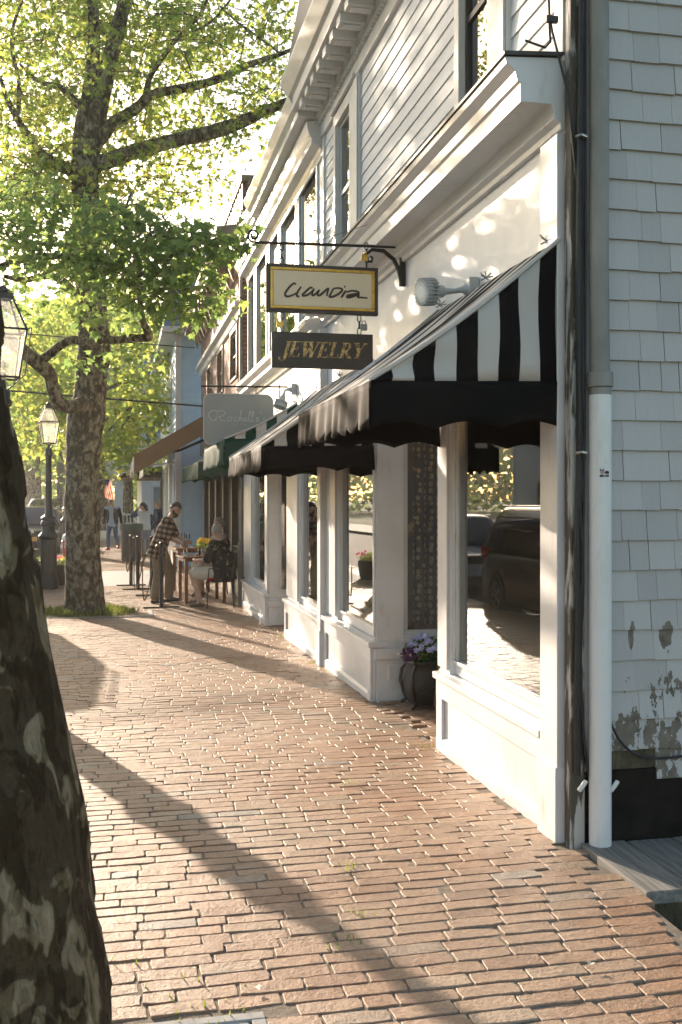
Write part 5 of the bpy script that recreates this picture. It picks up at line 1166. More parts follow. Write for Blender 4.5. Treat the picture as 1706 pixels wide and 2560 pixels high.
# low crooked limb towards the street with a fork back to the right
limb(m, A((216, 1010, 16.2), (195, 1014, 16.0), (171, 1017, 15.8), (152, 1012, 15.7), (139, 992, 15.6), (131, 965, 15.5), (126, 938, 15.4), (112, 922, 15.3), (96, 908, 15.2), (78, 893, 15.1), (54, 874, 15.0), (20, 850, 14.8), (-30, 820, 14.6), (-90, 760, 14.4)), [.16, .125, .11, .105, .10, .098, .10, .105, .10, .095, .09, .085, .07, .05], 14, 4, 0.14)
lowl = A((100, 905, 15.2), (114, 893, 15.1), (132, 880, 15.0), (148, 866, 14.9), (166, 854, 14.8), (188, 850, 14.7), (210, 856, 14.6), (232, 856, 14.5), (255, 848, 14.4), (290, 850, 14.3), (325, 845, 14.2), (352, 845, 14.1), (370, 842, 14.1), (368, 826, 14.05), (358, 805, 14.0), (352, 770, 14.0), (349, 730, 13.9), (346, 690, 13.8), (338, 640, 13.7), (322, 590, 13.6), (310, 540, 13.5), (330, 480, 13.5))
limb(m, lowl, [.07, .065, .06, .06, .062, .06, .058, .062, .062, .055, .06, .055, .065, .05, .045, .042, .04, .036, .03, .026, .02, .012], 12, 4, 0.16)
limb(m, A((-90, 700, 13.6), (20, 660, 13.5), (97, 642, 13.5), (150, 640, 13.5), (194, 642, 13.5), (235, 650, 13.5), (271, 659, 13.5), (310, 674, 13.4), (345, 690, 13.3), (420, 640, 13.1), (500, 610, 13), (560, 590, 13)), [.05, .045, .042, .042, .045, .042, .04, .036, .03, .025, .018, .01], 10)
limb(m, A((228, 720, 16), (190, 730, 15.4), (160, 705, 14.8), (120, 690, 14.4), (60, 700, 14), (10, 690, 13.8)), [.09, .07, .06, .05, .04, .03], 10)
limb(m, A((346, 700, 13.9), (400, 745, 13.8), (440, 765, 13.7), (490, 762, 13.6), (540, 758, 13.5)), [.018, .016, .014, .012, .008], 6)
zl = [(150, 590, 210, 95, 13.4, 1.0, 330), (330, 640, 200, 85, 13.3, 0.9, 330), (470, 610, 120, 48, 13.0, 0.6, 120), (555, 598, 45, 18, 12.9, 0.4, 26), (250, 735, 210, 55, 13.6, 0.8, 110), (430, 760, 130, 42, 13.4, 0.5, 85), (520, 782, 60, 22, 13.3, 0.3, 20), (520, 720, 60, 40, 13.3, 0.5, 22),
      (40, 520, 110, 90, 13.6, 1.2, 130), (-150, 620, 160, 130, 13.6, 1.2, 40), (300, 545, 110, 40, 13.4, 0.8, 70), (230, 900, 75, 18, 15.0, 0.5, 26), (400, 690, 110, 50, 13.2, 0.6, 90), (330, 880, 70, 14, 15.2, 0.5, 12), (60, 760, 90, 50, 14.2, 0.8, 40)]
tw, P, D = spray(zl, 0.46, 12, 0.13, 0.205)
for a, b, c in tw: m.tube([a, b, c], [0.006, 0.005, 0.003], 4, cap=False)
leaf_mesh('low_foliage', P, 0.115, LEAF_BIG, M['leaf'], t2, D)
zu = [(120, 90, 190, 190, 18, 3.0, 700), (300, 60, 180, 150, 18, 3.0, 480), (90, 330, 140, 110, 17.5, 2.2, 300), (420, 130, 150, 140, 18, 2.5, 240), (560, 110, 150, 130, 17.5, 2.5, 210), (680, 60, 80, 90, 17.0, 1.5, 70), (480, 300, 180, 80, 17, 1.5, 120),
      (640, 240, 90, 60, 16.5, 1.2, 60), (330, 330, 110, 80, 17.2, 1.5, 120), (330, 440, 120, 60, 17, 1.2, 60), (440, 430, 110, 70, 17, 1.5, 46), (530, 380, 60, 60, 17, 1.0, 18), (160, 460, 150, 60, 17, 1.6, 180), (40, 440, 110, 90, 16.5, 2, 150), (640, 330, 60, 40, 16.6, 0.8, 12),
      (-260, 150, 220, 330, 18, 3.5, 160), (250, -260, 420, 200, 18, 3.5, 200), (760, -120, 200, 150, 16.5, 2, 50), (840, 60, 90, 80, 15.6, 0.8, 0), (350, 500, 160, 40, 16.5, 1.2, 46)]
tw, P, D = spray(zu, 0.8, 20, 0.14, 0.225)
for a, b, c in tw: m.tube([a, b, c], [0.009, 0.007, 0.004], 4, cap=False)
leaf_mesh('crown', P, 0.092, LEAF_CURL, M['leaf2'], t2, D)
m.build('trunk', M['bark'], t2, smooth='all')
# ---- near tree, leaning trunk at the left edge
t1 = thing('plane_tree', 'dark leaning plane tree trunk filling the left edge of the picture', 'tree', (-0.58, 2.75, 0))
m = MB()
def T1(u, v, d, r):
    z = 1.65-(v-1245)/2600*d; a = math.atan((u-853)/2600)-math.asin(r/d)
    return Vector((d*math.sin(a+RAD(YAW)), d*math.cos(a+RAD(YAW)), z))
rows = [(300, 2950, 3.0, .50), (297, 2700, 3.0, .47), (288, 2546, 3.0, .445), (256, 2339, 3.0, .42), (223, 2121, 3.0, .40), (169, 1850, 3.01, .375), (123, 1620, 3.02, .35), (105, 1496, 3.03, .34), (83, 1362, 3.04, .33), (65, 1228, 3.05, .32), (42, 1094, 3.06, .31), (22, 952, 3.08, .30), (4, 807, 3.1, .29), (-40, 600, 3.15, .28), (-150, 0, 3.3, .26), (-300, -700, 3.5, .24)]
pts = [T1(u, v, d, r) for u, v, d, r in rows]
Q1, r1 = smooth_path(pts, [r for *_, r in rows], 14); b0 = len(m.v); m.tube(Q1, r1, 96)
for i in range(b0, len(m.v)):
    c = Q1[min((i-b0)//96, len(Q1)-1)]; v = Vector(m.v[i]); o = v-c; q = Vector((v.x*5, v.y*5, v.z*2.2))
    h1 = noise.noise(q); h2 = noise.noise(Vector((v.x*14, v.y*14, v.z*6))); h3 = noise.noise(Vector((v.x*2, v.y*2, v.z*1.3)))
    m.v[i] = tuple(c+o*(1+0.05*h3)+o.normalized()*(0.007*(1 if h1 > 0.05 else (h1-0.0)*6-0.3)+0.008*h2))
end = pts[-1]
limb(m, [end, end+Vector((-0.5, 0.8, 1.2)), end+Vector((-1.2, 1.8, 2.6)), end+Vector((-1.6, 2.6, 4.2))], [.17, .13, .09, .04], 10)
limb(m, [end, end+Vector((0.2, -0.9, 1.3)), end+Vector((0.3, -2.2, 2.6)), end+Vector((0.8, -3.5, 3.6))], [.16, .12, .08, .03], 10)
limb(m, [end, end+Vector((-1.1, -0.5, 1.0)), end+Vector((-2.6, -0.9, 2.0)), end+Vector((-4.2, -1.0, 2.6))], [.15, .11, .07, .03], 10)
P, D, tw = [], [], []
for _ in range(420):
    c = end+Vector((random.gauss(-1.6, 2.2), random.gauss(-1.2, 2.0), 3.2+random.gauss(0, 1.4)))
    if c.y > 5.0 or c.z < 5.0: continue
    for k in range(8): P.append((c+Vector((random.gauss(0, .22), random.gauss(0, .22), random.gauss(0, .16))))[:])
leaf_mesh('crown', np.array(P), 0.16, LEAF_SM, M['leaf2'], t1)
m.build('trunk', M['bark_shaded'], t1, smooth='all')
# ---- street trees further on
def make_tree(name, label, h, r, crown_h, nclump, leaf, mat, trunk_r=0.22, trunk_h=3.0, per=34, seed=1, flat=0.8, cs=0.55):
    st = random.getstate(); random.seed(seed)
    t = thing(name, label, 'tree', (0, 0, 0)); m = MB()
    top = Vector((random.uniform(-.3, .3), random.uniform(-.3, .3), trunk_h+crown_h*0.55))
    limb(m, [(0, 0, -0.1), (0, 0, trunk_h*0.4), (random.uniform(-.1, .1), 0, trunk_h), top*0.8+Vector((0, 0, trunk_h*0.2)), top+Vector((0.1, 0.1, crown_h*0.3))], [trunk_r*1.3, trunk_r, trunk_r*0.85, trunk_r*0.5, 0.03], 10)
    P = []
    for i in range(9):
        a = i*2.4; z0 = trunk_h+crown_h*0.05*i; e = Vector((math.cos(a)*r*0.75, math.sin(a)*r*0.75, trunk_h+crown_h*random.uniform(0.25, 0.85)))
        limb(m, [(0, 0, z0), e*0.45+Vector((0, 0, z0*0.6)), e], [trunk_r*0.4, trunk_r*0.22, 0.02], 6, 3)
    for _ in range(nclump):
        d = Vector((random.gauss(0, 1), random.gauss(0, 1), random.gauss(0, 1))).normalized()*random.uniform(0.35, 1.0)**0.6
        k = 1+0.25*noise.noise(d*2.3+Vector((seed, 0, 0)))
        c = Vector((d.x*r*k, d.y*r*k, trunk_h+crown_h/2+d.z*crown_h/2*k))
        for _ in range(per): P.append((c+Vector((random.gauss(0, cs), random.gauss(0, cs), random.gauss(0, cs*0.5))))[:])
    leaf_mesh('crown', np.array(P), leaf, LEAF_SM, M[mat], t); m.build('trunk', M['bark'], t, smooth='all')
    random.setstate(st); return t
prA = make_tree('street_tree', 'x', 11, 4.2, 8.0, 170, 0.26, 'leaf2', 0.26, 3.0, 40, 3)
prB = make_tree('street_tree', 'x', 12, 5.5, 9.5, 210, 0.32, 'leaf', 0.30, 3.4, 40, 5, cs=0.7)
spots = [ # x, y, scale, rot, proto, label
 (-0.9, 33, 0.78, 0.3, 'A', 'leafy street tree beyond the cafe, its crown filling the gap beside the blue house'),
 (-1.3, 47, 0.95, 1.9, 'A', 'pale green street tree in front of the porch house balcony'),
 (-1.0, 60, 1.0, 4.0, 'B', 'street tree beyond the porch house'),
 (0.45, 58.5, 1.0, 2.2, 'B', 'thick trunked tree rising behind the porch railing'),
 (-3.5, 66, 1.1, 0.9, 'A', 'hazy tree over the parked cars at the end of the street'),
 (-6.0, 80, 1.25, 2.9, 'B', 'tall hazy tree left of the parked cars'),
 (-1.5, 84, 1.4, 5.1, 'B', 'tall hazy tree closing the view at the street end'),
 (-3.8, 98, 1.5, 3.3, 'A', 'faint far tree above the parked cars'),
 (3.0, 92, 1.5, 0.2, 'B', 'faint far tree behind the porch house roof'),
 (-9.0, 108, 1.6, 1.2, 'B', 'faint far tree at the left end of the street'),
 (-1.6, 120, 1.7, 1.0, 'A', 'farthest pale tree in the gap of the street'),
]
used = {'A': False, 'B': False}
for (x, y, s, rz, k, lab) in spots:
    pr = prA if k == 'A' else prB
    t = pr if not used[k] else copy_tree(pr); used[k] = True
    t.location = (x, y, gz(y)); t.scale = (s, s, s); t.rotation_euler = (0, 0, rz); t['label'] = lab; t['group'] = 'street trees down the road'
hd = thing('hedge', 'clipped green hedge beside the walking man at the street end', 'hedge', (-1.9, 48, gz(48)))
P = np.stack([rng.uniform(-2.9, -1.2, 2600), rng.uniform(46.5, 52, 2600), gz(48)+rng.uniform(0.0, 1.25, 2600)], 1)
leaf_mesh('foliage', P, 0.14, LEAF_SM, M['leaf3'], hd)
# woods closing the view far off
P = []
for _ in range(5200):
    x = random.uniform(-70, 60); y = 150+random.gauss(0, 8); hh = 13+4*noise.noise(Vector((x*0.06, 0, 0))); z = random.random()**0.8*hh
    if -42 < x < -14 and z > 9: continue
    for _ in range(5): P.append((x+random.gauss(0, .9), y+random.gauss(0, .9), z+random.gauss(0, .7)))
o = leaf_mesh('distant_wood', np.array(P), 1.0, LEAF_SM, M['leaf'], None); tag(o, 'hazy mass of trees closing off the far end of the street', 'wood', kind='stuff')
# grass at the tree foot and tufts in the joints
def grass(name, label, pts, h, parent=None, stuff=True):
    V, F, C = [], [], []
    for (x, y, z) in pts:
        a = random.uniform(0, 6.28); hh = h*random.uniform(0.5, 1.3); l = random.uniform(0.1, 0.6)*hh; w_ = 0.004
        dx, dy = math.cos(a), math.sin(a); b = len(V)
        V += [(x-dy*w_, y+dx*w_, z), (x+dy*w_, y-dx*w_, z), (x+dx*l*0.4+dy*w_*.7, y+dy*l*0.4-dx*w_*.7, z+hh*0.6), (x+dx*l, y+dy*l, z+hh), (x+dx*l*0.4-dy*w_*.7, y+dy*l*0.4+dx*w_*.7, z+hh*0.6)]
        F += [b, b+1, b+2, b+3, b+4]; C.append(5)
    o = np_mesh(name, V, C, F, M['grass']); return tag(o, label, 'grass', kind='stuff')
M['grass'] = mat_leaf('grass_blade', [(0.10, 0.16, 0.03), (0.15, 0.20, 0.05), (0.30, 0.30, 0.12)], 0.4)
bx, by = base.x, base.y
pts = []
for _ in range(1500):
    a = random.uniform(0, 6.28); r = random.uniform(0.30, 0.62)*(1.15 if math.sin(a) < 0 else 0.9); pts.append((bx+r*math.cos(a)*1.25, by+r*math.sin(a)*0.9, gz(by)-0.01))
grass('grass_tuft', 'grass growing round the foot of the tree by the lamp', pts, 0.11)
pts = []
for (x, y, n, s) in ((1.0, 4.55, 10, .03), (0.93, 4.0, 12, .03), (0.80, 3.75, 14, .035), (1.32, 5.9, 6, .02), (X0-0.09, 10.75, 26, .05), (X0-0.09, 13.15, 16, .05), (X0-0.07, 6.72, 6, .03), (0.3, 3.36, 24, .09), (-0.1, 3.6, 14, .1)):
    for _ in range(n): pts.append((x+random.gauss(0, s), y+random.gauss(0, s), gz(y)-0.01))
grass('joint_weeds', 'small weeds growing in the paving joints and at the foot of the shopfront', pts, 0.035)
# tree grate at the near tree
tg = thing('tree_grate', 'pale metal tree grate with slots and grass at the bottom edge of the walk', 'grate', (-0.5, 2.4, 0))
m = MB(); frame_y = 3.30
for (a, b, c, d) in ((-1.40, 0.45, 3.255, 3.30), (-1.40, 0.45, 1.55, 1.60), (-1.40, -1.355, 1.601, 3.254), (0.405, 0.45, 1.601, 3.254)): m.box(a, b, c, d, -0.03, 0.012)
m.build('rim', M['concrete'], tg, bevel=0.004)
for i in range(14):
    yy = 3.20-0.115*i; x = 0.39; q = MB()
    q.obox((0.20, yy, 0.0), (0.19, 0.05, 0), (-0.006, 0.018, 0), (0, 0, 0.008)); q.build('bar', M['concrete'], tg)
pts = [(random.uniform(-1.3, 0.4), random.uniform(1.7, 3.24), -0.05) for _ in range(1500)]
grass('pit_grass', 'grass pushing up through the tree grate at the bottom edge', pts, 0.06)
m = MB(); m.box(-1.42, 0.46, 1.53, 3.32, -0.2, -0.045); tag(m.build('tree_pit_soil', M['earth']), kind='structure')
m = MB(); m.box(bx-0.75, bx+0.75, by-0.8, by+0.7, gz(by)-0.2, gz(by)-0.02); tag(m.build('tree_bed_soil', M['earth']), kind='structure')
m = MB(); m.box(bx+1.0, bx+1.06, by-0.75, by+0.15, gz(by)+0.0, gz(by)+0.012); m.box(bx-0.8, bx+1.0, by-0.75, by-0.71, gz(by)+0.0, gz(by)+0.012); o = m.build('edging_strip', M['concrete']); tag(o, 'flat pale metal edging around the bed of the tree by the lamp', 'edging')
# a few fallen leaves
for i, (u, v) in enumerate(((1263, 2008), (1163, 2014), (1480, 2420), (640, 2480))):
    p = on_ground(u, v); a = random.uniform(0, 6); q = MB()
    q.add([(p.x+0.030*(X_*math.cos(a)-Y_*math.sin(a)), p.y+0.030*(X_*math.sin(a)+Y_*math.cos(a)), 0.018+0.012*abs(X_)+p.z) for X_, Y_, Z_ in LEAF_BIG], [(0, 1, 2, 3, 4, 5, 6), (0, 6, 7, 8, 9, 10, 11)])
    o = q.build('fallen_leaf', M['cream']); tag(o, ['fallen leaf in front of the panelled base of the big window', 'smaller fallen scrap left of the leaf by the big window', 'fallen scrap on the bricks near the deck', 'fallen scrap near the tree grate'][i], 'leaf', 'fallen leaves on the bricks')
# ================================================================ STREET LAMPS
def lamp(label, x, y, s=1.0, rz=0.0):
    t = thing('street_lamp', label, 'street lamp', (0, 0, 0), 'black lantern street lamps')
    H = 2.95
    m = MB(); m.lathe([(0.20, 0), (0.20, 0.20), (0.185, 0.225), (0.165, 0.27), (0.155, 0.35), (0.155, 1.02), (0.20, 1.06), (0.205, 1.10), (0.16, 1.16), (0.135, 1.20), (0.13, 1.30), (0.16, 1.33), (0.16, 1.37), (0.13, 1.42), (0.16, 1.45), (0.155, 1.48), (0.10, 1.52), (0.075, 1.56), (0.062, 2.4), (0.058, H-0.20), (0.085, H-0.18), (0.085, H-0.15), (0.065, H-0.12), (0.07, H-0.05), (0.03, H-0.03), (0.02, H+0.06)], n=20)
    for i in range(10):
        a = 2*math.pi*i/10; m.box(0, 0, 0, 0, 0, 0) if False else m.tube([(0.157*math.cos(a), 0.157*math.sin(a), 0.36), (0.157*math.cos(a), 0.157*math.sin(a), 1.0)], 0.012, 5)
    m.build('post', M['lampgreen'], t, smooth=True)
    b, w0, w1, w2, h1, h2 = H+0.07, 0.125, 0.185, 0.075, 0.44, 0.74
    L = MB(); cs = [(-1, -1), (1, -1), (1, 1), (-1, 1)]
    for i, (cx, cy) in enumerate(cs):
        nx, ny = cs[(i+1) % 4]
        L.tube([(cx*w0, cy*w0, b), (cx*w1, cy*w1, b+h1)], 0.010, 5); L.tube([(cx*w1, cy*w1, b+h1), (cx*w2, cy*w2, b+h2)], 0.010, 5)
        for ww, zz in ((w0, b), (w1, b+h1), (w2, b+h2)): L.tube([(cx*ww, cy*ww, zz), (nx*ww, ny*ww, zz)], 0.011, 5)
        L.tube([(cx*(w1+0.035), cy*(w1+0.035), b+h1+0.01), (cx*(w0+0.045), cy*(w0+0.045), b+0.02), (cx*0.03, cy*0.03, b-0.12)], 0.006, 5)
        L.tube([(cx*w1, cy*w1, b+h1), (cx*(w1+0.035), cy*(w1+0.035), b+h1+0.01)], 0.006, 5)
    fr = L.build('lantern_frame', M['black'], t)
    m = MB(); m.box(-w2-0.01, w2+0.01, -w2-0.01, w2+0.01, b+h2, b+h2+0.04); m.sph((0, 0, b+h2+0.075), (0.05, 0.05, 0.045), 10, 6); m.tube([(0, 0, b+h2+0.1), (0, 0, b+h2+0.15)], [0.012, 0.004], 6); m.build('cap', M['black'], t, smooth=True)
    g = MB()
    for i, (cx, cy) in enumerate(cs):
        nx, ny = cs[(i+1) % 4]
        g.add([(cx*w0, cy*w0, b), (nx*w0, ny*w0, b), (nx*w1, ny*w1, b+h1), (cx*w1, cy*w1, b+h1)], [(0, 1, 2, 3)]); g.add([(cx*w1, cy*w1, b+h1), (nx*w1, ny*w1, b+h1), (nx*w2, ny*w2, b+h2), (cx*w2, cy*w2, b+h2)], [(0, 1, 2, 3)])
    g.build('lantern_glass', M['lampglass'], t)
    m = MB(); m.tube([(0, 0, b-0.02), (0, 0, b+0.05)], 0.025, 8); m.sph((0, 0, b+0.12), (0.022, 0.022, 0.05), 8, 6); m.build('mantle', M['cream'], t, smooth=True)
    t.location = (x, y, gz(y)); t.scale = (s, s, s); t.rotation_euler = (0, 0, rz); return t
def mat_frost():
    m, n = newmat('frosted_lantern_glass'); o = n.nodes.new('ShaderNodeOutputMaterial')
    a = n.nodes.new('ShaderNodeBsdfTransparent'); b = n.nodes.new('ShaderNodeBsdfTranslucent'); b.inputs[0].default_value = (0.9, 0.88, 0.82, 1); c = n.nodes.new('ShaderNodeBsdfGlossy'); c.inputs['Roughness'].default_value = 0.1
    x = n.nodes.new('ShaderNodeMixShader'); x.inputs[0].default_value = 0.16; y = n.nodes.new('ShaderNodeMixShader'); y.inputs[0].default_value = 0.12
    link(n, a.outputs[0], x.inputs[1]); link(n, b.outputs[0], x.inputs[2]); link(n, x.outputs[0], y.inputs[1]); link(n, c.outputs[0], y.inputs[2]); link(n, y.outputs[0], o.inputs[0]); return m
M['lampglass'] = mat_frost()
p = on_ground(122, 1472); lamp('black lantern street lamp standing left of the second tree, by the flower barrel', p.x, p.y, 0.965, 0.25)
q = at(8, 1245, 8.7); lamp('near lantern street lamp, only its glass lantern showing from behind the leaning trunk', q.x, q.y, 0.90, 0.25)
q = at(168, 1245, 34); lamp('slim far street lamp half hidden behind the second tree', q.x, q.y, 1.0, 0.1)
# pole and sign far behind
t = thing('street_sign', 'grey metal street sign on a pole behind the second tree', 'sign', (-3.6, 33, gz(33)))
q = at(160, 1245, 35); m = MB(); m.tube([(q.x, q.y, gz(35)), (q.x, q.y, 2.9)], 0.04, 8); m.build('pole', M['galv'], t); m = MB(); m.box(q.x-0.22, q.x+0.12, q.y-0.06, q.y-0.045, 1.9, 2.85); m.build('panel', M['galv'], t)
# ================================================================ BARREL PLANTER, HYDRANT, BIN
c = at(128, 1245, 21.9); c = Vector((c.x, c.y, gz(c.y)))
t = thing('flower_barrel', 'dark wooden barrel planter of pink and white flowers behind the street lamp', 'planter', tuple(c))
m = MB(); m.lathe([(0.42, 0), (0.46, 0.15), (0.485, 0.30), (0.49, 0.42), (0.45, 0.43), (0.43, 0.37)], c, 28); m.build('barrel', M['darkwood'], t, smooth=True)
for z, r in ((0.09, 0.445), (0.33, 0.488)): m = MB(); m.lathe([(r-0.01, z-0.025), (r+0.002, z-0.02), (r+0.006, z+0.025), (r-0.01, z+0.03)], c, 28); m.build('hoop', M['iron'], t)
m = MB(); leafy(m, c+Vector((0, 0, 0.47)), (0.50, 0.45, 0.13), 900, 0.045); m.build('foliage', M['leaf2'], t)
m = MB(); blooms(m, c+Vector((-0.36, -0.2, 0.42)), (0.16, 0.2, 0.11), 26, 0.05); m.build('pink_flowers', M['petal_k'], t)
m = MB(); blooms(m, c+Vector((0.25, -0.1, 0.55)), (0.3, 0.3, 0.10), 14, 0.035); m.build('pink_flowers', M['petal_k'], t)
m = MB(); blooms(m, c+Vector((0.1, -0.2, 0.48)), (0.35, 0.3, 0.14), 18, 0.03); m.build('white_flowers', M['petal_w'], t)
M['red'] = pm('red_paint', (0.55, 0.04, 0.025), (0.40, 0.03, 0.02), 8, 0.4, bmp=0.05)
c = at(166, 1245, 30.5); c = Vector((c.x, c.y, gz(c.y)))
t = thing('fire_hydrant', 'red and white fire hydrant at the kerb, peeping out left of the second tree', 'hydrant', tuple(c))
m = MB(); m.lathe([(0.15, 0), (0.15, 0.04), (0.10, 0.06), (0.10, 0.50), (0.13, 0.52), (0.13, 0.56), (0.11, 0.58)], c, 16); m.build('barrel', M['red'], t, smooth=True)
m = MB(); m.lathe([(0.115, 0.58), (0.12, 0.62), (0.10, 0.70), (0.05, 0.76), (0.025, 0.78), (0.025, 0.82)], c, 16); m.build('bonnet', M['pvc'], t, smooth=True)
for dx, dy in ((-1, 0), (1, 0), (0, -1)): m = MB(); a = c+Vector((0, 0, 0.40)); m.tube([a+Vector((dx, dy, 0))*0.09, a+Vector((dx, dy, 0))*0.17], 0.05, 10); m.build('outlet', M['pvc'], t)
c = at(329, 1245, 30); c = Vector((c.x, c.y, gz(c.y)))
t = thing('litter_bin', 'dark green litter bin with a domed lid beside the woman in white', 'litter bin', tuple(c))
M['bingreen'] = pm('bin_green', (0.05, 0.085, 0.075), (0.035, 0.06, 0.055), 8, 0.5, bmp=0.05)
m = MB(); m.lathe([(0.26, 0), (0.28, 0.04), (0.30, 0.85), (0.30, 0.88)], c, 20); m.build('body', M['lampgreen'], t, smooth=True)
m = MB(); m.lathe([(0.33, 0.88), (0.34, 0.95), (0.33, 1.08), (0.15, 1.10)], c, 20); m.build('lid', M['bingreen'], t, smooth=True)
# flag and black lantern-shaped sign board beyond the second tree
t = thing('flag', 'striped red and white flag with blue corner on a slanted white pole', 'flag', (-1.6, 36, 2.5))
fa = at(290, 1215, 36.5); fb = at(243, 1172, 36.0); m = MB(); m.tube([fa, fb], 0.02, 8); m.build('pole', M['trim'], t)
M['flagr'] = mat_fabric('flag_red', (0.60, 0.10, 0.05), trans=0.5); M['flagw'] = mat_fabric('flag_white', (0.75, 0.68, 0.58), trans=0.5); M['flagb'] = mat_fabric('flag_blue', (0.03, 0.05, 0.16), trans=0.3)
m = MB(); top0 = at(262, 1190, 36.2); top1 = at(273, 1200, 36.3)
def fl(a, b):
    p = top0.lerp(top1, a)+Vector((0, 0, -0.02)); return tuple(p+RV*(0.06*b+0.03*math.sin(b*6+a*3))+Vector((0, 0, -0.72*b+0.0*a))+FV*0.06*math.sin(a*6+b*3)-RV*0.05*b+RV*(0.12*a))
m.grid(fl, 10, 13, mi=lambda i, j: (2 if (i < 5 and j < 5) else (i % 2))); m.build('cloth', [M['flagr'], M['flagw'], M['flagb']], t, smooth='all')
a = at(232, 1195, 34.5)
t = thing('awning', 'small black peaked awning end poking out right of the second tree', 'awning', tuple(a))
m = MB(); m.prism([(a.x-0.5, a.z+0.35), (a.x+0.05, a.z+0.25), (a.x+0.38, a.z-0.02), (a.x+0.2, a.z-0.45), (a.x-0.5, a.z-0.5)], 'y', a.y, a.y+1.0); m.build('canopy', M['black'], t)
m = MB(); m.tube([(a.x+0.38, a.y, a.z-0.02), (a.x-0.35, a.y, a.z-0.3)], 0.03, 6); m.build('brace', M['galv'], t)
# ================================================================ BARRIER STANDS
def stand(label, u, v, ang, h=1.06, pole_only=False):
    b = on_ground(u, v); t = thing('barrier_stand', label, 'barrier', tuple(b), 'black barrier stands with bent wooden loops round the cafe tables')
    m = MB(); m.tube([b, b+Vector((0, 0, h))], 0.037, 12); m.sph(b+Vector((0, 0, h)), 0.037, 12, 6); m.build('post', M['black'], t, smooth=True)
    m = MB(); d = Vector((math.cos(ang), math.sin(ang), 0)); m.tube([b-d*0.30+Vector((0, 0, 0.012)), b+d*0.30+Vector((0, 0, 0.012))], 0.014, 8); m.build('foot_bar', M['black'], t)
    return t, b
def hoop(t, b, d, h=1.06, low=0.12, reach=0.42):
    """bent loop hanging from a hook near the top of the post and slanting down to the ground"""
    d = Vector(d).normalized(); up = Vector((0, 0, 1))
    P = [b+up*(h-0.30)+d*0.045, b+up*(h-0.12)+d*0.03, b+up*(h-0.02)+d*0.05, b+up*(h-0.06)+d*0.10, b+up*(h-0.28)+d*0.115, b+up*(h*0.55)+d*0.10+d*reach*0.25, b+up*(low+0.15)+d*reach*0.80, b+up*low+d*reach, b+up*(low+0.20)+d*(reach+0.03), b+up*(h*0.60)+d*(reach*0.7+0.12)]
    Q, rr = smooth_path(P, [0.011]*len(P), 4); m = MB(); m.tube(Q, rr, 8); m.build('bent_loop', M['loop'], t, smooth=True)
M['loop'] = pm('rubbed_brown_metal', (0.20, 0.13, 0.07), (0.12, 0.08, 0.045), 10, 0.35, bmp=0.05)
t, b = stand('nearest black barrier stand, right beside the waiter', 404, 1520, 0.1); hoop(t, b, -RV+FV*0.2, low=0.12, reach=0.30); hoop(t, b, RV*0.5-FV*0.3, h=1.04, low=0.62, reach=0.05)
t, b = stand('black barrier stand behind the waiter, left of the nearest one', 380, 1489, 0.1, 1.08); hoop(t, b, RV*0.6-FV, low=0.45, reach=0.30); hoop(t, b, -RV+FV*0.3, low=0.10, reach=0.34)
t, b = stand('second farthest black barrier stand, by the woman in white', 345, 1474, 0.1, 1.04); hoop(t, b, -RV+FV*0.2, low=0.35, reach=0.22); hoop(t, b, RV*0.6-FV*0.3, low=0.4, reach=0.1)
t, b = stand('leftmost and farthest black barrier stand', 328, 1464, 0.1, 1.03); hoop(t, b, RV*0.9-FV*0.4, low=0.10, reach=0.16)
# ================================================================ CAFE TABLES, CHAIRS
def cafe_table(label, c, rz, w=0.62, l=0.75, h=0.80):
    t = thing('cafe_table', label, 'table', (0, 0, 0), 'wooden cafe tables')
    m = MB(); m.box(-w/2, w/2, -l/2, l/2, h-0.035, h); m.build('table_top', M['tablewood'], t, bevel=0.006)
    m = MB(); m.box(-w/2+0.04, w/2-0.04, -l/2+0.04, l/2-0.04, h-0.085, h-0.036); m.build('apron', M['tablewood'], t)
    for sx in (-1, 1):
        for sy in (-1, 1):
            m = MB(); m.box(sx*(w/2-0.07)-0.028, sx*(w/2-0.07)+0.028, sy*(l/2-0.07)-0.028, sy*(l/2-0.07)+0.028, 0.0, h-0.086); m.build('leg', M['tablewood'], t, bevel=0.004)
    t.location = c; t.rotation_euler = (0, 0, rz); return t
def V3(u, v, d): return at(u, v, d)
tb1 = at(505, 1245, 18.25); tb1 = Vector((tb1.x, tb1.y, gz(tb1.y))); cafe_table('varnished wooden cafe table with glasses, between the waiter and the seated couple', tb1, 0.12, 0.80, 0.75, 0.81)
tb2 = at(478, 1245, 20.2); tb2 = Vector((tb2.x, tb2.y, gz(tb2.y))); cafe_table('second wooden cafe table just behind the waiter, holding small plates', tb2, 0.12, 0.7, 0.7, 0.86)
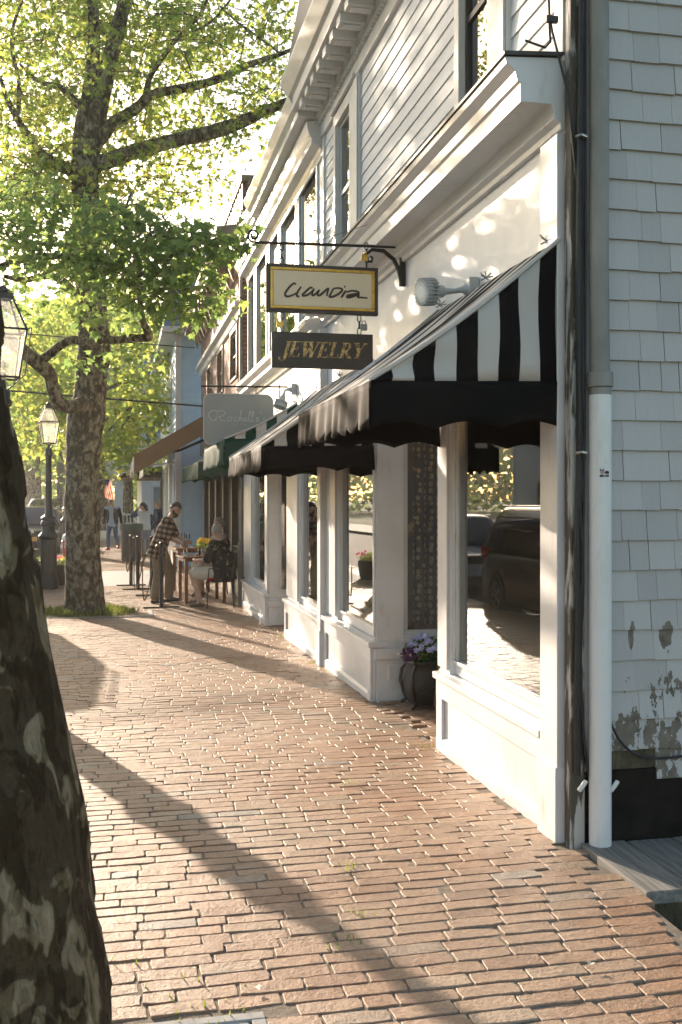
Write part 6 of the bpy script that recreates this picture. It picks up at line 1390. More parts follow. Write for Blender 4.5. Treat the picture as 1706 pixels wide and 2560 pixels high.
def chair(label, c, rz):
    t = thing('cafe_chair', label, 'chair', (0, 0, 0), 'black metal cafe chairs')
    r = 0.011
    for sx in (-1, 1):
        m = MB(); m.tube([(sx*0.21, 0.20, 0), (sx*0.20, 0.19, 0.45)], r, 8); m.build('leg', M['black'], t)
        m = MB(); m.tube([(sx*0.22, -0.24, 0), (sx*0.20, -0.20, 0.45), (sx*0.20, -0.25, 0.90)], r, 8); m.build('leg', M['black'], t)
        m = MB(); m.tube([(sx*0.20, -0.22, 0.66), (sx*0.235, -0.05, 0.67), (sx*0.23, 0.17, 0.66), (sx*0.205, 0.19, 0.45)], r, 8); m.build('armrest', M['black'], t)
    m = MB(); m.tube([(-0.21, 0.19, 0.44), (0.21, 0.19, 0.44), (0.20, -0.20, 0.44), (-0.20, -0.20, 0.44), (-0.21, 0.19, 0.44)], r, 8); m.box(-0.20, 0.20, -0.19, 0.18, 0.44, 0.45); m.build('seat_frame', M['black'], t)
    m = MB(); m.box(-0.20, 0.20, -0.19, 0.19, 0.452, 0.50); m.build('seat_cushion', M['cushion'], t, bevel=0.018)
    m = MB(); m.tube([(-0.20, -0.25, 0.90), (-0.1, -0.27, 0.93), (0.1, -0.27, 0.93), (0.20, -0.25, 0.90)], r, 8)
    for i in range(5): m.tube([(-0.14+0.07*i, -0.215, 0.5), (-0.14+0.07*i, -0.265, 0.92)], 0.006, 6)
    m.build('backrest', M['black'], t)
    t.location = c; t.rotation_euler = (0, 0, rz); return t
M['cushion'] = mat_fabric('red_seat_cushion', (0.55, 0.015, 0.03), (0.45, 0.01, 0.02))
ch1 = at(549, 1245, 17.35); ch1 = Vector((ch1.x, ch1.y, gz(ch1.y)))
chair('black metal chair with red cushion under the man in the dark floral shirt', ch1, math.atan2(RV.x, -RV.y)+0.12-math.pi+math.pi)
ch2 = at(552, 1245, 19.35); ch2 = Vector((ch2.x, ch2.y, gz(ch2.y))); chair('black metal chair under the seated woman by the cafe wall', ch2, 1.9)
# table ware
def tumbler(label, p, r=0.04, h=0.12):
    t = thing('drinking_glass', label, 'glass', tuple(p), 'clear drinking glasses on the cafe table')
    m = MB(); m.lathe([(r*0.8, 0.001), (r, h), (r-0.003, h), (r*0.8-0.003, 0.008)], p, 16); m.build('glass_wall', M['clearglass'], t, smooth=True)
    m = MB(); m.lathe([(r*0.76, 0.009), (r*0.9, h*0.6)], p, 14); m.build('water', M['water'], t, smooth=True)
M['water'] = mat_glass('water_in_glass', tint=(0.75, 0.74, 0.70), ior=1.6)
zt_ = tb1.z+0.811
tumbler('tall clear glass nearest the waiter on the cafe table', (tb1.x-0.08, tb1.y-0.2, zt_), 0.045, 0.15)
tumbler('clear glass in the middle of the cafe table', (tb1.x+0.04, tb1.y-0.1, zt_), 0.045, 0.13)
tumbler('wide clear glass beside the seated man', (tb1.x+0.16, tb1.y-0.16, zt_), 0.06, 0.15)
tumbler('clear glass at the back of the cafe table', (tb1.x+0.0, tb1.y+0.15, zt_), 0.04, 0.13)
t = thing('flower_vase', 'small pot of yellow flowers on the cafe table by the seated woman', 'flowers', (tb1.x+0.05, tb1.y+0.3, zt_))
m = MB(); m.lathe([(0.04, 0.001), (0.055, 0.06), (0.045, 0.11)], (tb1.x+0.05, tb1.y+0.3, zt_), 14); m.build('vase', M['pvc'], t, smooth=True)
m = MB(); leafy(m, Vector((tb1.x+0.03, tb1.y+0.3, zt_+0.17)), (0.12, 0.12, 0.09), 130, 0.035); m.build('foliage', M['leaf2'], t)
m = MB(); blooms(m, Vector((tb1.x+0.05, tb1.y+0.28, zt_+0.2)), (0.12, 0.12, 0.1), 30, 0.028); m.build('yellow_flowers', M['petal_y'], t)
for i in range(2):
    t = thing('small_plate', ['white plate on the second cafe table, left', 'white plate on the second cafe table, right'][i], 'plate', (tb2.x-0.12+0.2*i, tb2.y-0.15, tb2.z+0.861))
    m = MB(); m.lathe([(0.04, 0.001), (0.09, 0.014), (0.088, 0.017), (0.04, 0.006)], (tb2.x-0.12+0.2*i, tb2.y-0.15, tb2.z+0.861), 18); m.build('dish', M['pvc'], t, smooth=True)
    m = MB(); leafy(m, Vector((tb2.x-0.12+0.2*i, tb2.y-0.15, tb2.z+0.885)), (0.05, 0.05, 0.018), 40, 0.018); m.build('food', M['brownwood'], t)
# ================================================================ VEHICLES
def vehicle(name, label, x, y, L, W, H, paint, plate=True, hood=0.26, belt=0.62, rails=True, van=False, plate_m='plate'):
    """nose towards -Y, wheels on the road. lofted body, glasshouse, wheels, lamps"""
    t = thing(name, label, 'car', (0, 0, 0), 'cars parked along the kerb')
    zb = 0.26; zbelt = H*belt
    def lower(a, b):    # a along, b round the section (0..1 over the top half)
        yy = -L/2+L*a
        end = min(1, min(a, 1-a)/0.06); e = math.sqrt(max(0, 1-(1-end)**2))
        w_ = W/2*(0.86+0.14*e); 
        ztop = zbelt if a > hood+0.03 else zbelt-0.03-(0.20*(1-a/(hood+0.03)))**1.0*0.9
        if a > 0.97: ztop = zbelt-0.03
        ztop = zb+(ztop-zb)*(0.80+0.20*e)
        th = math.pi*b; cx = -math.cos(th); sx = math.sin(th); n_ = 0.30
        px_ = w_*(abs(cx)**n_)*(1 if cx > 0 else -1); pz = zb+(ztop-zb)*(sx**0.42)
        return (px_, yy, pz)
    m = MB(); m.grid(lower, 36, 22); nV = len(m.v)
    for a in (0.0, 1.0):
        vs = [lower(a, j/22) for j in range(23)]; m.add(vs, [tuple(range(23))])
    m.build('body', paint, t, smooth=True)
    # glasshouse
    g0, g1 = (hood, 0.97)
    def gh(a, b):
        ya = g0+(g1-g0)*a; 
        f = 1.0
        if a < 0.24: f = a/0.24
        if a > 0.90: f = (1-a)/0.10
        f = max(0.0, min(1, f))**0.85
        zt = zbelt-0.02+(H-0.03-(zbelt-0.02))*f
        th = math.pi*b; cx = -math.cos(th); sx = math.sin(th); wlow, wtop = W/2*0.955, W/2*0.80
        pz = zbelt-0.05+(zt-zbelt+0.05)*(sx**0.45); k = (pz-zbelt)/(H-zbelt)
        px_ = (wlow+(wtop-wlow)*max(0, k))*(abs(cx)**0.28)*(1 if cx > 0 else -1)
        return (px_, -L/2+L*ya, pz)
    m = MB(); m.grid(gh, 30, 20); gm = m.build('windscreen_and_windows', M['carglass'], t, smooth=True)
    m = MB(); m.grid(lambda a, b: (lambda p: (p[0]*1.004, p[1], p[2]+0.006))(gh(0.22+0.69*a, 0.17+0.66*b)), 14, 14); m.build('roof', paint, t, smooth=True)
    for s in (-1, 1):
        m = MB()
        for a in (0.235, 0.50, 0.74, 0.905):
            pts = [gh(a-0.0+(0.0), b) for b in ([j/20*0.17 for j in range(1, 9)] if s < 0 else [1-j/20*0.17 for j in range(1, 9)])]
            m.tube([(p[0]*1.006, p[1], p[2]) for p in pts], 0.028, 6)
        wsc = [gh(0.24*k/8, 0.14 if s < 0 else 0.86) for k in range(9)]; m.tube([(p[0]*1.003, p[1], p[2]+0.004) for p in wsc], 0.032, 6)
        m.build('pillars', paint, t, smooth=True)
        if rails:
            m = MB(); ra = [gh(0.27+0.6*k/8, 0.30 if s < 0 else 0.70) for k in range(9)]; m.tube([(p[0]*1.05, p[1], p[2]+0.055) for p in ra], 0.016, 6)
            for k in (0, 8): m.tube([(ra[k][0]*1.05, ra[k][1], ra[k][2]-0.02), (ra[k][0]*1.05, ra[k][1], ra[k][2]+0.055)], 0.016, 6)
            m.build('roof_rail', M['steel'], t, smooth=True)
        m = MB(); yy = -L/2+L*(hood+0.10); m.sph((s*(W/2+0.09), yy, zbelt+0.08), (0.10, 0.06, 0.075), 10, 8); m.tube([(s*(W/2-0.06), yy+0.02, zbelt+0.02), (s*(W/2+0.05), yy, zbelt+0.06)], 0.02, 6); m.build('wing_mirror', paint, t, smooth=True)
        m = MB(); m.sph((s*(W/2-0.22), -L/2+0.05, zbelt-0.26), (0.19, 0.07, 0.075), 12, 8); m.build('headlight', M['headlamp'], t, smooth=True)
        m = MB(); m.sph((s*(W/2-0.13), L/2-0.06, zbelt-0.12), (0.10, 0.05, 0.14), 10, 8); m.build('tail_light', M['red'], t, smooth=True)
        for a in (hood*0.5+0.04, 0.80):
            yy = -L/2+L*a; wh = MB(); R_ = 0.34
            def cyl(mm, r, x0, x1, n=24):
                b = len(mm.v); vs = [(xx, yy+r*math.cos(2*math.pi*i/n), R_+r*math.sin(2*math.pi*i/n)) for xx in (x0, x1) for i in range(n)]
                mm.add(vs, [(i, (i+1) % n, n+(i+1) % n, n+i) for i in range(n)]+[tuple(range(n-1, -1, -1)), tuple(range(n, 2*n))])
            ar = MB(); cyl(ar, R_+0.07, s*(W/2-0.30), s*(W/2+0.004)); ar.build('wheel_arch', M['cable'], t)
            cyl(wh, R_, s*(W/2-0.23), s*(W/2-0.0+0.015)); tyre = wh.build('tyre', M['tyre'], t)
            rm = MB(); cyl(rm, 0.07, s*(W/2+0.016), s*(W/2+0.028), 12)
            for k in range(5):
                an = k*2*math.pi/5; rm.obox((s*(W/2+0.02), yy+0.11*math.cos(an), R_+0.11*math.sin(an)), (0.008, 0, 0), (0, 0.10*math.cos(an), 0.10*math.sin(an)), (0, -0.025*math.sin(an), 0.025*math.cos(an)))
            rm.tube([(s*(W/2+0.014), yy+0.215*math.cos(2*math.pi*i/20), R_+0.215*math.sin(2*math.pi*i/20)) for i in range(21)], 0.018, 6); rm.build('rim', M['steel'], tyre)
    m = MB(); m.box(-W/2+0.42, W/2-0.42, -L/2-0.012, -L/2+0.03, zbelt-0.34, zbelt-0.17); m.build('grille', M['cable'], t)
    m = MB(); m.box(-W/2+0.40, W/2-0.40, -L/2-0.022, -L/2-0.0125, zbelt-0.205, zbelt-0.18); m.box(-0.05, 0.05, -L/2-0.024, -L/2-0.0126, zbelt-0.30, zbelt-0.21); m.build('chrome_bar', M['steel'], t)
    m = MB(); m.box(-W/2+0.25, W/2-0.25, -L/2-0.03, -L/2+0.04, zb-0.02, zb+0.16); m.box(-W/2+0.10, W/2-0.10, -L/2+0.04, L/2-0.04, zb-0.06, zb+0.03); m.build('lower_bumper', M['tyre'], t)
    if plate: m = MB(); m.box(-0.155, 0.155, -L/2-0.036, -L/2-0.0305, zb+0.20, zb+0.35); m.build('number_plate', M[plate_m], t)
    t.location = (x, y, gz(y)-0.15); return t
def paintm(name, c, rough=0.25, metal=0.4):
    m, n = newmat(name); b = pbr(n, rough, metal, 0.5, c); b.inputs['Coat Weight'].default_value = 0.8; b.inputs['Coat Roughness'].default_value = 0.06
    f = noise_t(n, coords(n), 2, 4); rr = n.nodes.new('ShaderNodeMapRange'); rr.inputs[3].default_value = rough-0.06; rr.inputs[4].default_value = rough+0.12; link(n, f, rr.inputs[0]); link(n, rr.outputs[0], b.inputs['Roughness']); return m
M['p_dark'] = paintm('dark_grey_car_paint', (0.03, 0.029, 0.028), 0.3, 0.1); M['p_blue'] = paintm('silver_blue_car_paint', (0.30, 0.38, 0.44)); M['p_black'] = paintm('black_car_paint', (0.012, 0.012, 0.013), 0.2, 0.1); M['p_white'] = paintm('pale_car_paint', (0.6, 0.62, 0.64), 0.25, 0.1)
M['carglass'] = solid('tinted_car_glass', (0.012, 0.016, 0.018), 0.04, 0.0, 1.0); M['tyre'] = pm('tyre_rubber', (0.018, 0.018, 0.018), (0.03, 0.03, 0.03), 9, 0.8, bmp=0.2)
M['headlamp'] = solid('headlamp_glass', (0.65, 0.68, 0.70), 0.08, 0.3); M['plate'] = solid('orange_number_plate', (0.80, 0.36, 0.03), 0.4)
vehicle('parked_car', 'dark grey car facing the camera with an orange number plate, beside the leaning trunk', -2.98, 40.0, 4.5, 1.84, 1.68, M['p_dark'])
vehicle('parked_car', 'taller silver blue van with its windscreen showing above the dark grey car', -3.0, 46.5, 4.9, 1.95, 1.98, M['p_blue'], belt=0.58)
vehicle('parked_car', 'black off-road car at the kerb, mirrored in the large near shop window', -2.80, 14.9, 4.8, 1.95, 1.86, M['p_black'])
vehicle('parked_car', 'silver car between the black car and the dark grey car, mirrored in the shop glass', -2.98, 21.9, 4.5, 1.85, 1.62, M['p_blue'])
# ================================================================ PEOPLE
M['skin'] = pm('skin_warm', (0.50, 0.30, 0.21), (0.44, 0.25, 0.17), 12, 0.5, bmp=0.05)
M['skin2'] = pm('skin_fair', (0.55, 0.36, 0.27), (0.48, 0.29, 0.21), 12, 0.5, bmp=0.05)
M['hair_d'] = pm('dark_brown_hair', (0.035, 0.022, 0.015), (0.06, 0.04, 0.025), 40, 0.55, bmp=0.6, stretch=(3, 3, 0.5))
M['hair_g'] = pm('grey_hair', (0.30, 0.28, 0.26), (0.20, 0.18, 0.16), 40, 0.6, bmp=0.5, stretch=(3, 3, 0.6))
M['hair_gd'] = pm('greying_dark_hair', (0.14, 0.11, 0.09), (0.26, 0.23, 0.20), 40, 0.6, bmp=0.5, stretch=(3, 3, 0.6))
M['blacklens'] = solid('dark_lens', (0.01, 0.01, 0.012), 0.12)
M['lip'] = solid('lips', (0.38, 0.16, 0.13), 0.5); M['eyew'] = solid('eye_dark', (0.05, 0.035, 0.03), 0.2)
M['khaki'] = mat_fabric('khaki_trousers', (0.23, 0.19, 0.13), (0.19, 0.155, 0.105)); M['jeans'] = mat_fabric('blue_jeans', (0.06, 0.14, 0.27), (0.045, 0.11, 0.21)); M['jeans_p'] = mat_fabric('pale_grey_jeans', (0.22, 0.27, 0.31), (0.18, 0.22, 0.26))
M['shorts'] = mat_fabric('cream_shorts', (0.58, 0.54, 0.46)); M['tshirt'] = mat_fabric('light_blue_tshirt', (0.40, 0.52, 0.70)); M['jacket'] = mat_fabric('black_jacket', (0.02, 0.022, 0.025)); M['whitetop'] = mat_fabric('white_knit_top', (0.60, 0.62, 0.62)); M['navy'] = mat_fabric('navy_cardigan', (0.05, 0.075, 0.13))
M['shoe_k'] = solid('black_leather', (0.02, 0.018, 0.016), 0.4); M['shoe_r'] = solid('red_trainers', (0.60, 0.02, 0.03), 0.5); M['sandal'] = solid('brown_sandal', (0.16, 0.10, 0.06), 0.6)
def mat_plaid():
    m, n = newmat('brown_plaid_shirt'); b = pbr(n, 0.85, spec=0.1)
    t = n.nodes.new('ShaderNodeTexCoord'); mp = n.nodes.new('ShaderNodeMapping'); mp.inputs['Rotation'].default_value = (0, RAD(-12), RAD(8)); link(n, t.outputs['Object'], mp.inputs[0])
    def wv(d, sc, ph=0.0):
        w_ = n.nodes.new('ShaderNodeTexWave'); w_.bands_direction = d; w_.inputs['Scale'].default_value = sc; w_.inputs['Distortion'].default_value = 0.4; w_.inputs['Phase Offset'].default_value = ph; link(n, mp.outputs[0], w_.inputs['Vector']); return w_.outputs['Fac']
    h = ramp(n, wv('Z', 3.4), [(0.0, (0.07, 0.05, 0.04)), (0.30, (0.10, 0.07, 0.055)), (0.60, (0.30, 0.23, 0.17)), (1, (0.36, 0.28, 0.21))])
    v = ramp(n, wv('X', 3.4), [(0.0, (0.38, 0.33, 0.3)), (0.30, (0.5, 0.45, 0.4)), (0.6, (0.95, 0.9, 0.85)), (1, (1, 1, 1))])
    link(n, mixc(n, 1.0, h, v, 'MULTIPLY'), b.inputs['Base Color']); bump(n, b, noise_t(n, coords(n), 9, 4), 0.5, 0.02); return m
M['plaid'] = mat_plaid()
def mat_floral(name, base, fl, lo=0.60):
    m, n = newmat(name); b = pbr(n, 0.8, spec=0.1); f = noise_t(n, coords(n), 13, 3, 0.6, 0.5)
    link(n, ramp(n, f, [(lo, base), (lo+0.03, fl), (1, fl)]), b.inputs['Base Color']); bump(n, b, noise_t(n, coords(n), 8, 4), 0.5, 0.02); return m
M['floral'] = mat_floral('black_floral_shirt', (0.014, 0.013, 0.014), (0.22, 0.17, 0.11)); M['pattern'] = mat_floral('brown_patterned_dress', (0.13, 0.08, 0.055), (0.38, 0.28, 0.20), 0.48)
def rem(o, vox=0.012, sm=6):
    r = o.modifiers.new('remesh', 'REMESH'); r.mode = 'VOXEL'; r.voxel_size = vox; r.use_smooth_shade = True
    s = o.modifiers.new('smooth', 'SMOOTH'); s.iterations = sm; s.factor = 0.5
def cap(m, a, b, ra, rb, n=12):
    a, b = Vector(a), Vector(b); m.tube([a, a.lerp(b, 0.33), a.lerp(b, 0.67), b], [ra, ra+(rb-ra)*0.28, ra+(rb-ra)*0.68, rb], n); m.sph(a, ra, n, 8); m.sph(b, rb, n, 8)
def etube(m, pts, rx, ry, side, n=18):
    side = Vector(side).normalized(); vs = []; k = len(pts)
    for i, p in enumerate(pts):
        p = Vector(p); t = (Vector(pts[min(i+1, k-1)])-Vector(pts[max(i-1, 0)])).normalized(); s = (side-t*side.dot(t)).normalized(); f = t.cross(s)
        for j in range(n):
            th = 2*math.pi*j/n; vs.append(p+s*(rx[i]*math.copysign(abs(math.cos(th))**0.85, math.cos(th)))+f*(ry[i]*math.sin(th)))
    fs = [(i*n+j, i*n+(j+1) % n, (i+1)*n+(j+1) % n, (i+1)*n+j) for i in range(k-1) for j in range(n)]+[tuple(range(n-1, -1, -1)), tuple(range((k-1)*n, k*n))]
    m.add(vs, fs)
def person(label, J, face, skin='skin', s=1.0, hand='relax', grip_dir=None, vox=0.011, build=1.0, female=False):
    """J joints in world space. returns root and helper data"""
    root = thing('person', label, 'person', tuple(Vector((J['pel'].x, J['pel'].y, gz(J['pel'].y)))))
    side = (J['shR']-J['shL']).normalized(); face = Vector(face).normalized(); up = (J['head']-J['neck']).normalized()
    fs_ = (face-up*face.dot(up)).normalized(); hr = fs_.cross(up).normalized(); R3 = Matrix((hr, fs_, up)).transposed()
    m = MB(); k = build*s
    etube(m, [J['pel']-Vector((0, 0, 0.07*s)), J['pel'], J['pel'].lerp(J['chest'], 0.5), J['chest'], J['chest'].lerp(J['neck'], 0.55), J['neck']], [0.13*k, 0.165*k, 0.140*k, 0.165*k, 0.14*k, 0.055*s], [0.10*k, 0.115*k, 0.10*k, 0.115*k, 0.085*k, 0.055*s], side)
    cap(m, J['neck']-up*0.04*s, J['head']-up*0.06*s, 0.058*s, 0.052*s)
    for S in 'LR':
        cap(m, J['sh'+S], J['el'+S], 0.052*k, 0.042*k); cap(m, J['el'+S], J['wr'+S], 0.040*k, 0.026*k); m.sph(J['sh'+S], 0.064*k, 12, 8)
        cap(m, J['sh'+S], J['neck'].lerp(J['chest'], 0.35), 0.055*k, 0.07*k)
        cap(m, J['hip'+S], J['kn'+S], 0.088*k, 0.058*k); cap(m, J['kn'+S], J['an'+S], 0.056*k, 0.036*k)
        c = J['kn'+S].lerp(J['an'+S], 0.3); m.sph(c, (0.056*k, 0.056*k, 0.10*k), 12, 8)
        d = J['toe'+S]-J['an'+S]; cap(m, J['an'+S]-Vector((0, 0, 0.03*s)), J['toe'+S], 0.038*s, 0.026*s); m.sph(J['an'+S]-Vector((0, 0, 0.045*s))-d.normalized()*0.03*s, 0.036*s, 10, 6)
        # hand: palm plus five fingers
        w0 = J['wr'+S]; hd = J.get('hd'+S, (J['wr'+S]-J['el'+S])).normalized(); pn = J.get('pn'+S, (side if S == 'L' else -side)); pn = (pn-hd*pn.dot(hd)).normalized(); la = hd.cross(pn).normalized()
        if S == 'R': la = -la if la.dot(fs_) < 0 else la
        else: la = -la if la.dot(fs_) < 0 else la
        pc = w0+hd*0.045*s
        cap(m, w0, pc, 0.026*s, 0.030*s, 8); 
        for q in (-1, 0, 1): cap(m, w0+hd*0.02*s+la*q*0.012*s, w0+hd*0.085*s+la*q*0.026*s, 0.014*s, 0.013*s, 8)
        curl = J.get('curl'+S, 0.5)
        for q, L in ((-1.4, 0.060), (-0.5, 0.075), (0.5, 0.080), (1.4, 0.072)):
            b0 = w0+hd*0.088*s+la*q*0.020*s; d1 = (hd*math.cos(curl*0.5)+pn*math.sin(curl*0.5)); d2 = (hd*math.cos(curl*1.4)+pn*math.sin(curl*1.4)); d3 = (hd*math.cos(curl*2.4)+pn*math.sin(curl*2.4))
            p1 = b0+d1*L*0.45*s; p2 = p1+d2*L*0.32*s; p3 = p2+d3*L*0.25*s; r0 = 0.0095*s; m.tube([b0-hd*0.01*s, b0, p1, p2, p3], [r0, r0, r0*0.95, r0*0.88, r0*0.75], 7)
        tb = w0+hd*0.035*s+la*0.026*s; t1_ = tb+(la*0.75+hd*0.6+pn*0.4).normalized()*0.038*s; m.tube([tb-la*0.01*s, tb, t1_, t1_+(hd*0.8+pn*0.6*curl+la*0.1).normalized()*0.032*s], [0.014*s, 0.013*s, 0.0105*s, 0.009*s], 7)
    # head with brow, eye hollows, nose, lips, chin, ears
    hc = J['head']
    def hf(q, p):
        x, y, z = p
        fx = y > 0
        if z < 0: x *= 1-0.24*(-z/0.118)**1.5; y = y*(1-0.10*(-z/0.118)) if y < 0 else y*(1-0.02*(-z/0.118))
        if fx:
            if abs(z-0.008) < 0.03 and 0.012 < abs(x) < 0.05: y -= 0.008
            if abs(z-0.035) < 0.02: y += 0.004
            if abs(z+0.045) < 0.02 and abs(x) < 0.025: y += 0.005
            if z < -0.07 and abs(x) < 0.03: y += 0.010
        return Vector((x, y, z))*s
    m.sph(hc, (0.076, 0.097, 0.118), 24, 18, rot=R3, fn=lambda q, p: hf(q, p))
    o_ = lambda x, y, z: hc+R3@(Vector((x, y, z))*s)
    m.tube([o_(0, 0.090, 0.018), o_(0, 0.103, -0.004), o_(0, 0.116, -0.022), o_(0, 0.098, -0.034)], [0.009*s, 0.010*s, 0.014*s, 0.010*s], 8)
    for e in (-1, 1): m.sph(o_(e*0.077, -0.006, -0.004), (0.012*s, 0.020*s, 0.032*s), 8, 6, rot=R3)
    body = m.build('body', M[skin], root, smooth='all'); rem(body, vox*0.75, 2)
    for e in (-1, 1):
        q = MB(); q.sph(o_(e*0.030, 0.084, 0.010), (0.013*s, 0.008*s, 0.007*s), 8, 6, rot=R3); q.build('eye', M['eyew'], root, smooth='all')
        q = MB(); q.tube([o_(e*0.014, 0.096, 0.030), o_(e*0.032, 0.092, 0.036), o_(e*0.050, 0.080, 0.030)], [0.004*s, 0.005*s, 0.003*s], 6); q.build('eyebrow', M['hair_d'] if not female else M['hair_gd'], root)
    q = MB(); q.tube([o_(-0.024, 0.092, -0.052), o_(0, 0.101, -0.050), o_(0.024, 0.092, -0.052)], [0.003*s, 0.006*s, 0.003*s], 6); q.build('mouth', M['lip'], root)
    return root, o_, R3, side, fs_
def shirt(root, J, mat, side, k=1.0, sleeve=1.0, hem=-0.10, name='shirt', to='wr', flare=1.0, off=0.020, collar=True):
    m = MB(); dn = (J['chest']-J['pel']).normalized()
    etube(m, [J['pel']+dn*hem, J['pel'], J['pel'].lerp(J['chest'], 0.5), J['chest'], J['chest'].lerp(J['neck'], 0.55), J['neck'].lerp(J['chest'], 0.12)], [0.18*k*flare+off, 0.165*k*flare+off, 0.150*k+off, 0.168*k+off, 0.145*k+off, 0.062*k+off*0.4], [0.13*k*flare+off, 0.125*k+off, 0.112*k+off, 0.118*k+off, 0.09*k+off, 0.060*k+off*0.4], side)
    for S in 'LR':
        m.sph(J['sh'+S], 0.066*k+off*0.7, 12, 8); cap(m, J['sh'+S], J['neck'].lerp(J['chest'], 0.35), 0.058*k+off*0.6, 0.07*k+off*0.5)
        if sleeve > 0:
            e = J['sh'+S].lerp(J['el'+S], min(1, sleeve)); cap(m, J['sh'+S], e, 0.060*k+off*0.6, 0.05*k+off*0.7)
            if sleeve > 1: cap(m, J['el'+S], J['el'+S].lerp(J['wr'+S], sleeve-1), 0.048*k+off*0.6, 0.036*k+off*0.7)
    o = m.build(name, mat, root, smooth='all'); rem(o, 0.011, 5); return o
def trousers(root, J, mat, side, k=1.0, length=1.0, name='trousers', off=0.016, bag=0.0):
    m = MB()
    etube(m, [J['pel']-Vector((0, 0, 0.09)), J['pel'], J['pel'].lerp(J['chest'], 0.25)], [0.14*k+off, 0.168*k+off*0.8, 0.155*k+off*0.5], [0.11*k+off, 0.12*k+off*0.8, 0.108*k+off*0.5], side)
    for S in 'LR':
        a, b, c = J['hip'+S], J['kn'+S], J['an'+S]
        if length <= 0.5: cap(m, a, a.lerp(b, length*2), 0.092*k+off, 0.072*k+off+0.012)
        else:
            cap(m, a, b, 0.092*k+off, 0.062*k+off+bag); cap(m, b, b.lerp(c, (length-0.5)*2), 0.060*k+off+bag, 0.046*k+off+bag)
    o = m.build(name, mat, root, smooth='all'); rem(o, 0.011, 4); return o
def shoes(root, J, mat, sc=1.0, name='shoe'):
    for S in 'LR':
        m = MB(); a = J['an'+S]; t_ = J['toe'+S]; d = (t_-a); d.z = 0; d.normalize(); up = Vector((0, 0, 1)); pd = (t_-(a-Vector((0, 0, 0.07)))).normalized()
        c0 = a-Vector((0, 0, 0.055)); 
        cap(m, c0-d*0.035, c0+pd*0.10, 0.042*sc, 0.044*sc); cap(m, c0+pd*0.10, t_+pd*0.012, 0.044*sc, 0.034*sc); cap(m, a+Vector((0, 0, -0.02)), c0, 0.045*sc, 0.045*sc)
        zz = min(v[2] for v in m.v); o = m.build(name, mat, root, smooth='all'); rem(o, 0.010, 3)
def hair_cap(root, o_, R3, s, mat, back=0.0, vol=0.010, low=-0.02, front=0.045, name='hair'):
    """shell over crown and back of the skull; front hairline above the brow"""
    m = MB()
    def fn(q, p):
        x, y, z = p; lim = front if y > 0.02 else (front+(low-front)*min(1, (0.02-y)/0.07))
        if z < lim: z = lim-0.004; x *= 0.97; y = y*0.95 if y > 0 else y
        return Vector((x, y, z))*s
    c = o_(0, -0.004, 0.004); m.sph(c, (0.080+vol, 0.101+vol, 0.120+vol), 22, 18, rot=R3, fn=fn); o = m.build(name, mat, root, smooth='all'); return o
def sunglasses(root, o_, R3, s, frame='blacklens'):
    m = MB()
    for e in (-1, 1): m.sph(o_(e*0.032, 0.094, 0.010), (0.026*s, 0.008*s, 0.018*s), 12, 8, rot=R3); m.tube([o_(e*0.055, 0.088, 0.016), o_(e*0.080, 0.02, 0.012), o_(e*0.080, -0.01, 0.006)], 0.003*s, 6)
    m.tube([o_(-0.01, 0.100, 0.016), o_(0.01, 0.100, 0.016)], 0.003*s, 6); m.build('sunglasses', M[frame], root, smooth='all')
def frame_at(u, v, rz=0.0):
    b = on_ground(u, v); r = RV*math.cos(rz)+FV*math.sin(rz); f = -RV*math.sin(rz)+FV*math.cos(rz)
    return (lambda x, y, z: b+r*x+f*y+Vector((0, 0, z))), b, r, f
# --- waiter: bearded, stooping over the table, facing right
W_, b, r_, f_ = frame_at(412, 1506)
d = (b.x*SN+b.y*CS); print('waiter depth', d)
J = dict(pel=W_(-0.10, 0, 0.97), chest=W_(0.015, 0, 1.27), neck=W_(0.10, 0.0, 1.475), head=W_(0.19, -0.01, 1.63),
 shL=W_(0.045, 0.17, 1.43), shR=W_(0.06, -0.18, 1.415), elR=W_(0.09, -0.22, 1.15), wrR=W_(0.31, -0.14, 1.02), elL=W_(0.16, 0.20, 1.18), wrL=W_(0.33, 0.12, 1.06),
 hipL=W_(-0.08, 0.085, 0.92), hipR=W_(-0.12, -0.085, 0.92), knL=W_(0.075, 0.10, 0.50), anL=W_(0.05, 0.12, 0.085), toeL=W_(0.20, 0.10, 0.035), knR=W_(-0.08, -0.10, 0.50), anR=W_(-0.155, -0.12, 0.085), toeR=W_(0.01, -0.16, 0.035))
J['hdR'] = (r_*0.9+Vector((0, 0, -0.35))); J['pnR'] = f_*1.0+Vector((0, 0, -0.2)); J['curlR'] = 1.0; J['hdL'] = r_+Vector((0, 0, -0.2)); J['curlL'] = 0.8; J['pnL'] = -f_
root, o_, R3, sd, fc = person('bearded waiter in a brown plaid shirt stooping to pour at the cafe table', J, r_*0.9-f_*0.38+Vector((0, 0, -0.55)), 'skin', 1.0)
shirt(root, J, M['plaid'], sd, 1.0, sleeve=1.12, hem=-0.20, flare=1.04, off=0.030); trousers(root, J, M['khaki'], sd, 1.0, 0.98, bag=0.018); shoes(root, J, M['shoe_k'])
hair_cap(root, o_, R3, 1.0, M['hair_d'], low=-0.035, front=0.055, vol=0.006)
m = MB()
for (x, y, z, r) in [(0, 0.075, -0.095, 0.036), (-0.028, 0.066, -0.085, 0.034), (0.028, 0.066, -0.085, 0.034), (-0.055, 0.040, -0.062, 0.026), (0.055, 0.040, -0.062, 0.026), (-0.064, 0.02, -0.035, 0.018), (0.064, 0.02, -0.035, 0.018), (0.0, 0.065, -0.120, 0.030), (0, 0.098, -0.040, 0.010), (-0.02, 0.094, -0.044, 0.009), (0.02, 0.094, -0.044, 0.009)]: m.sph(o_(x, y, z), r, 10, 8)
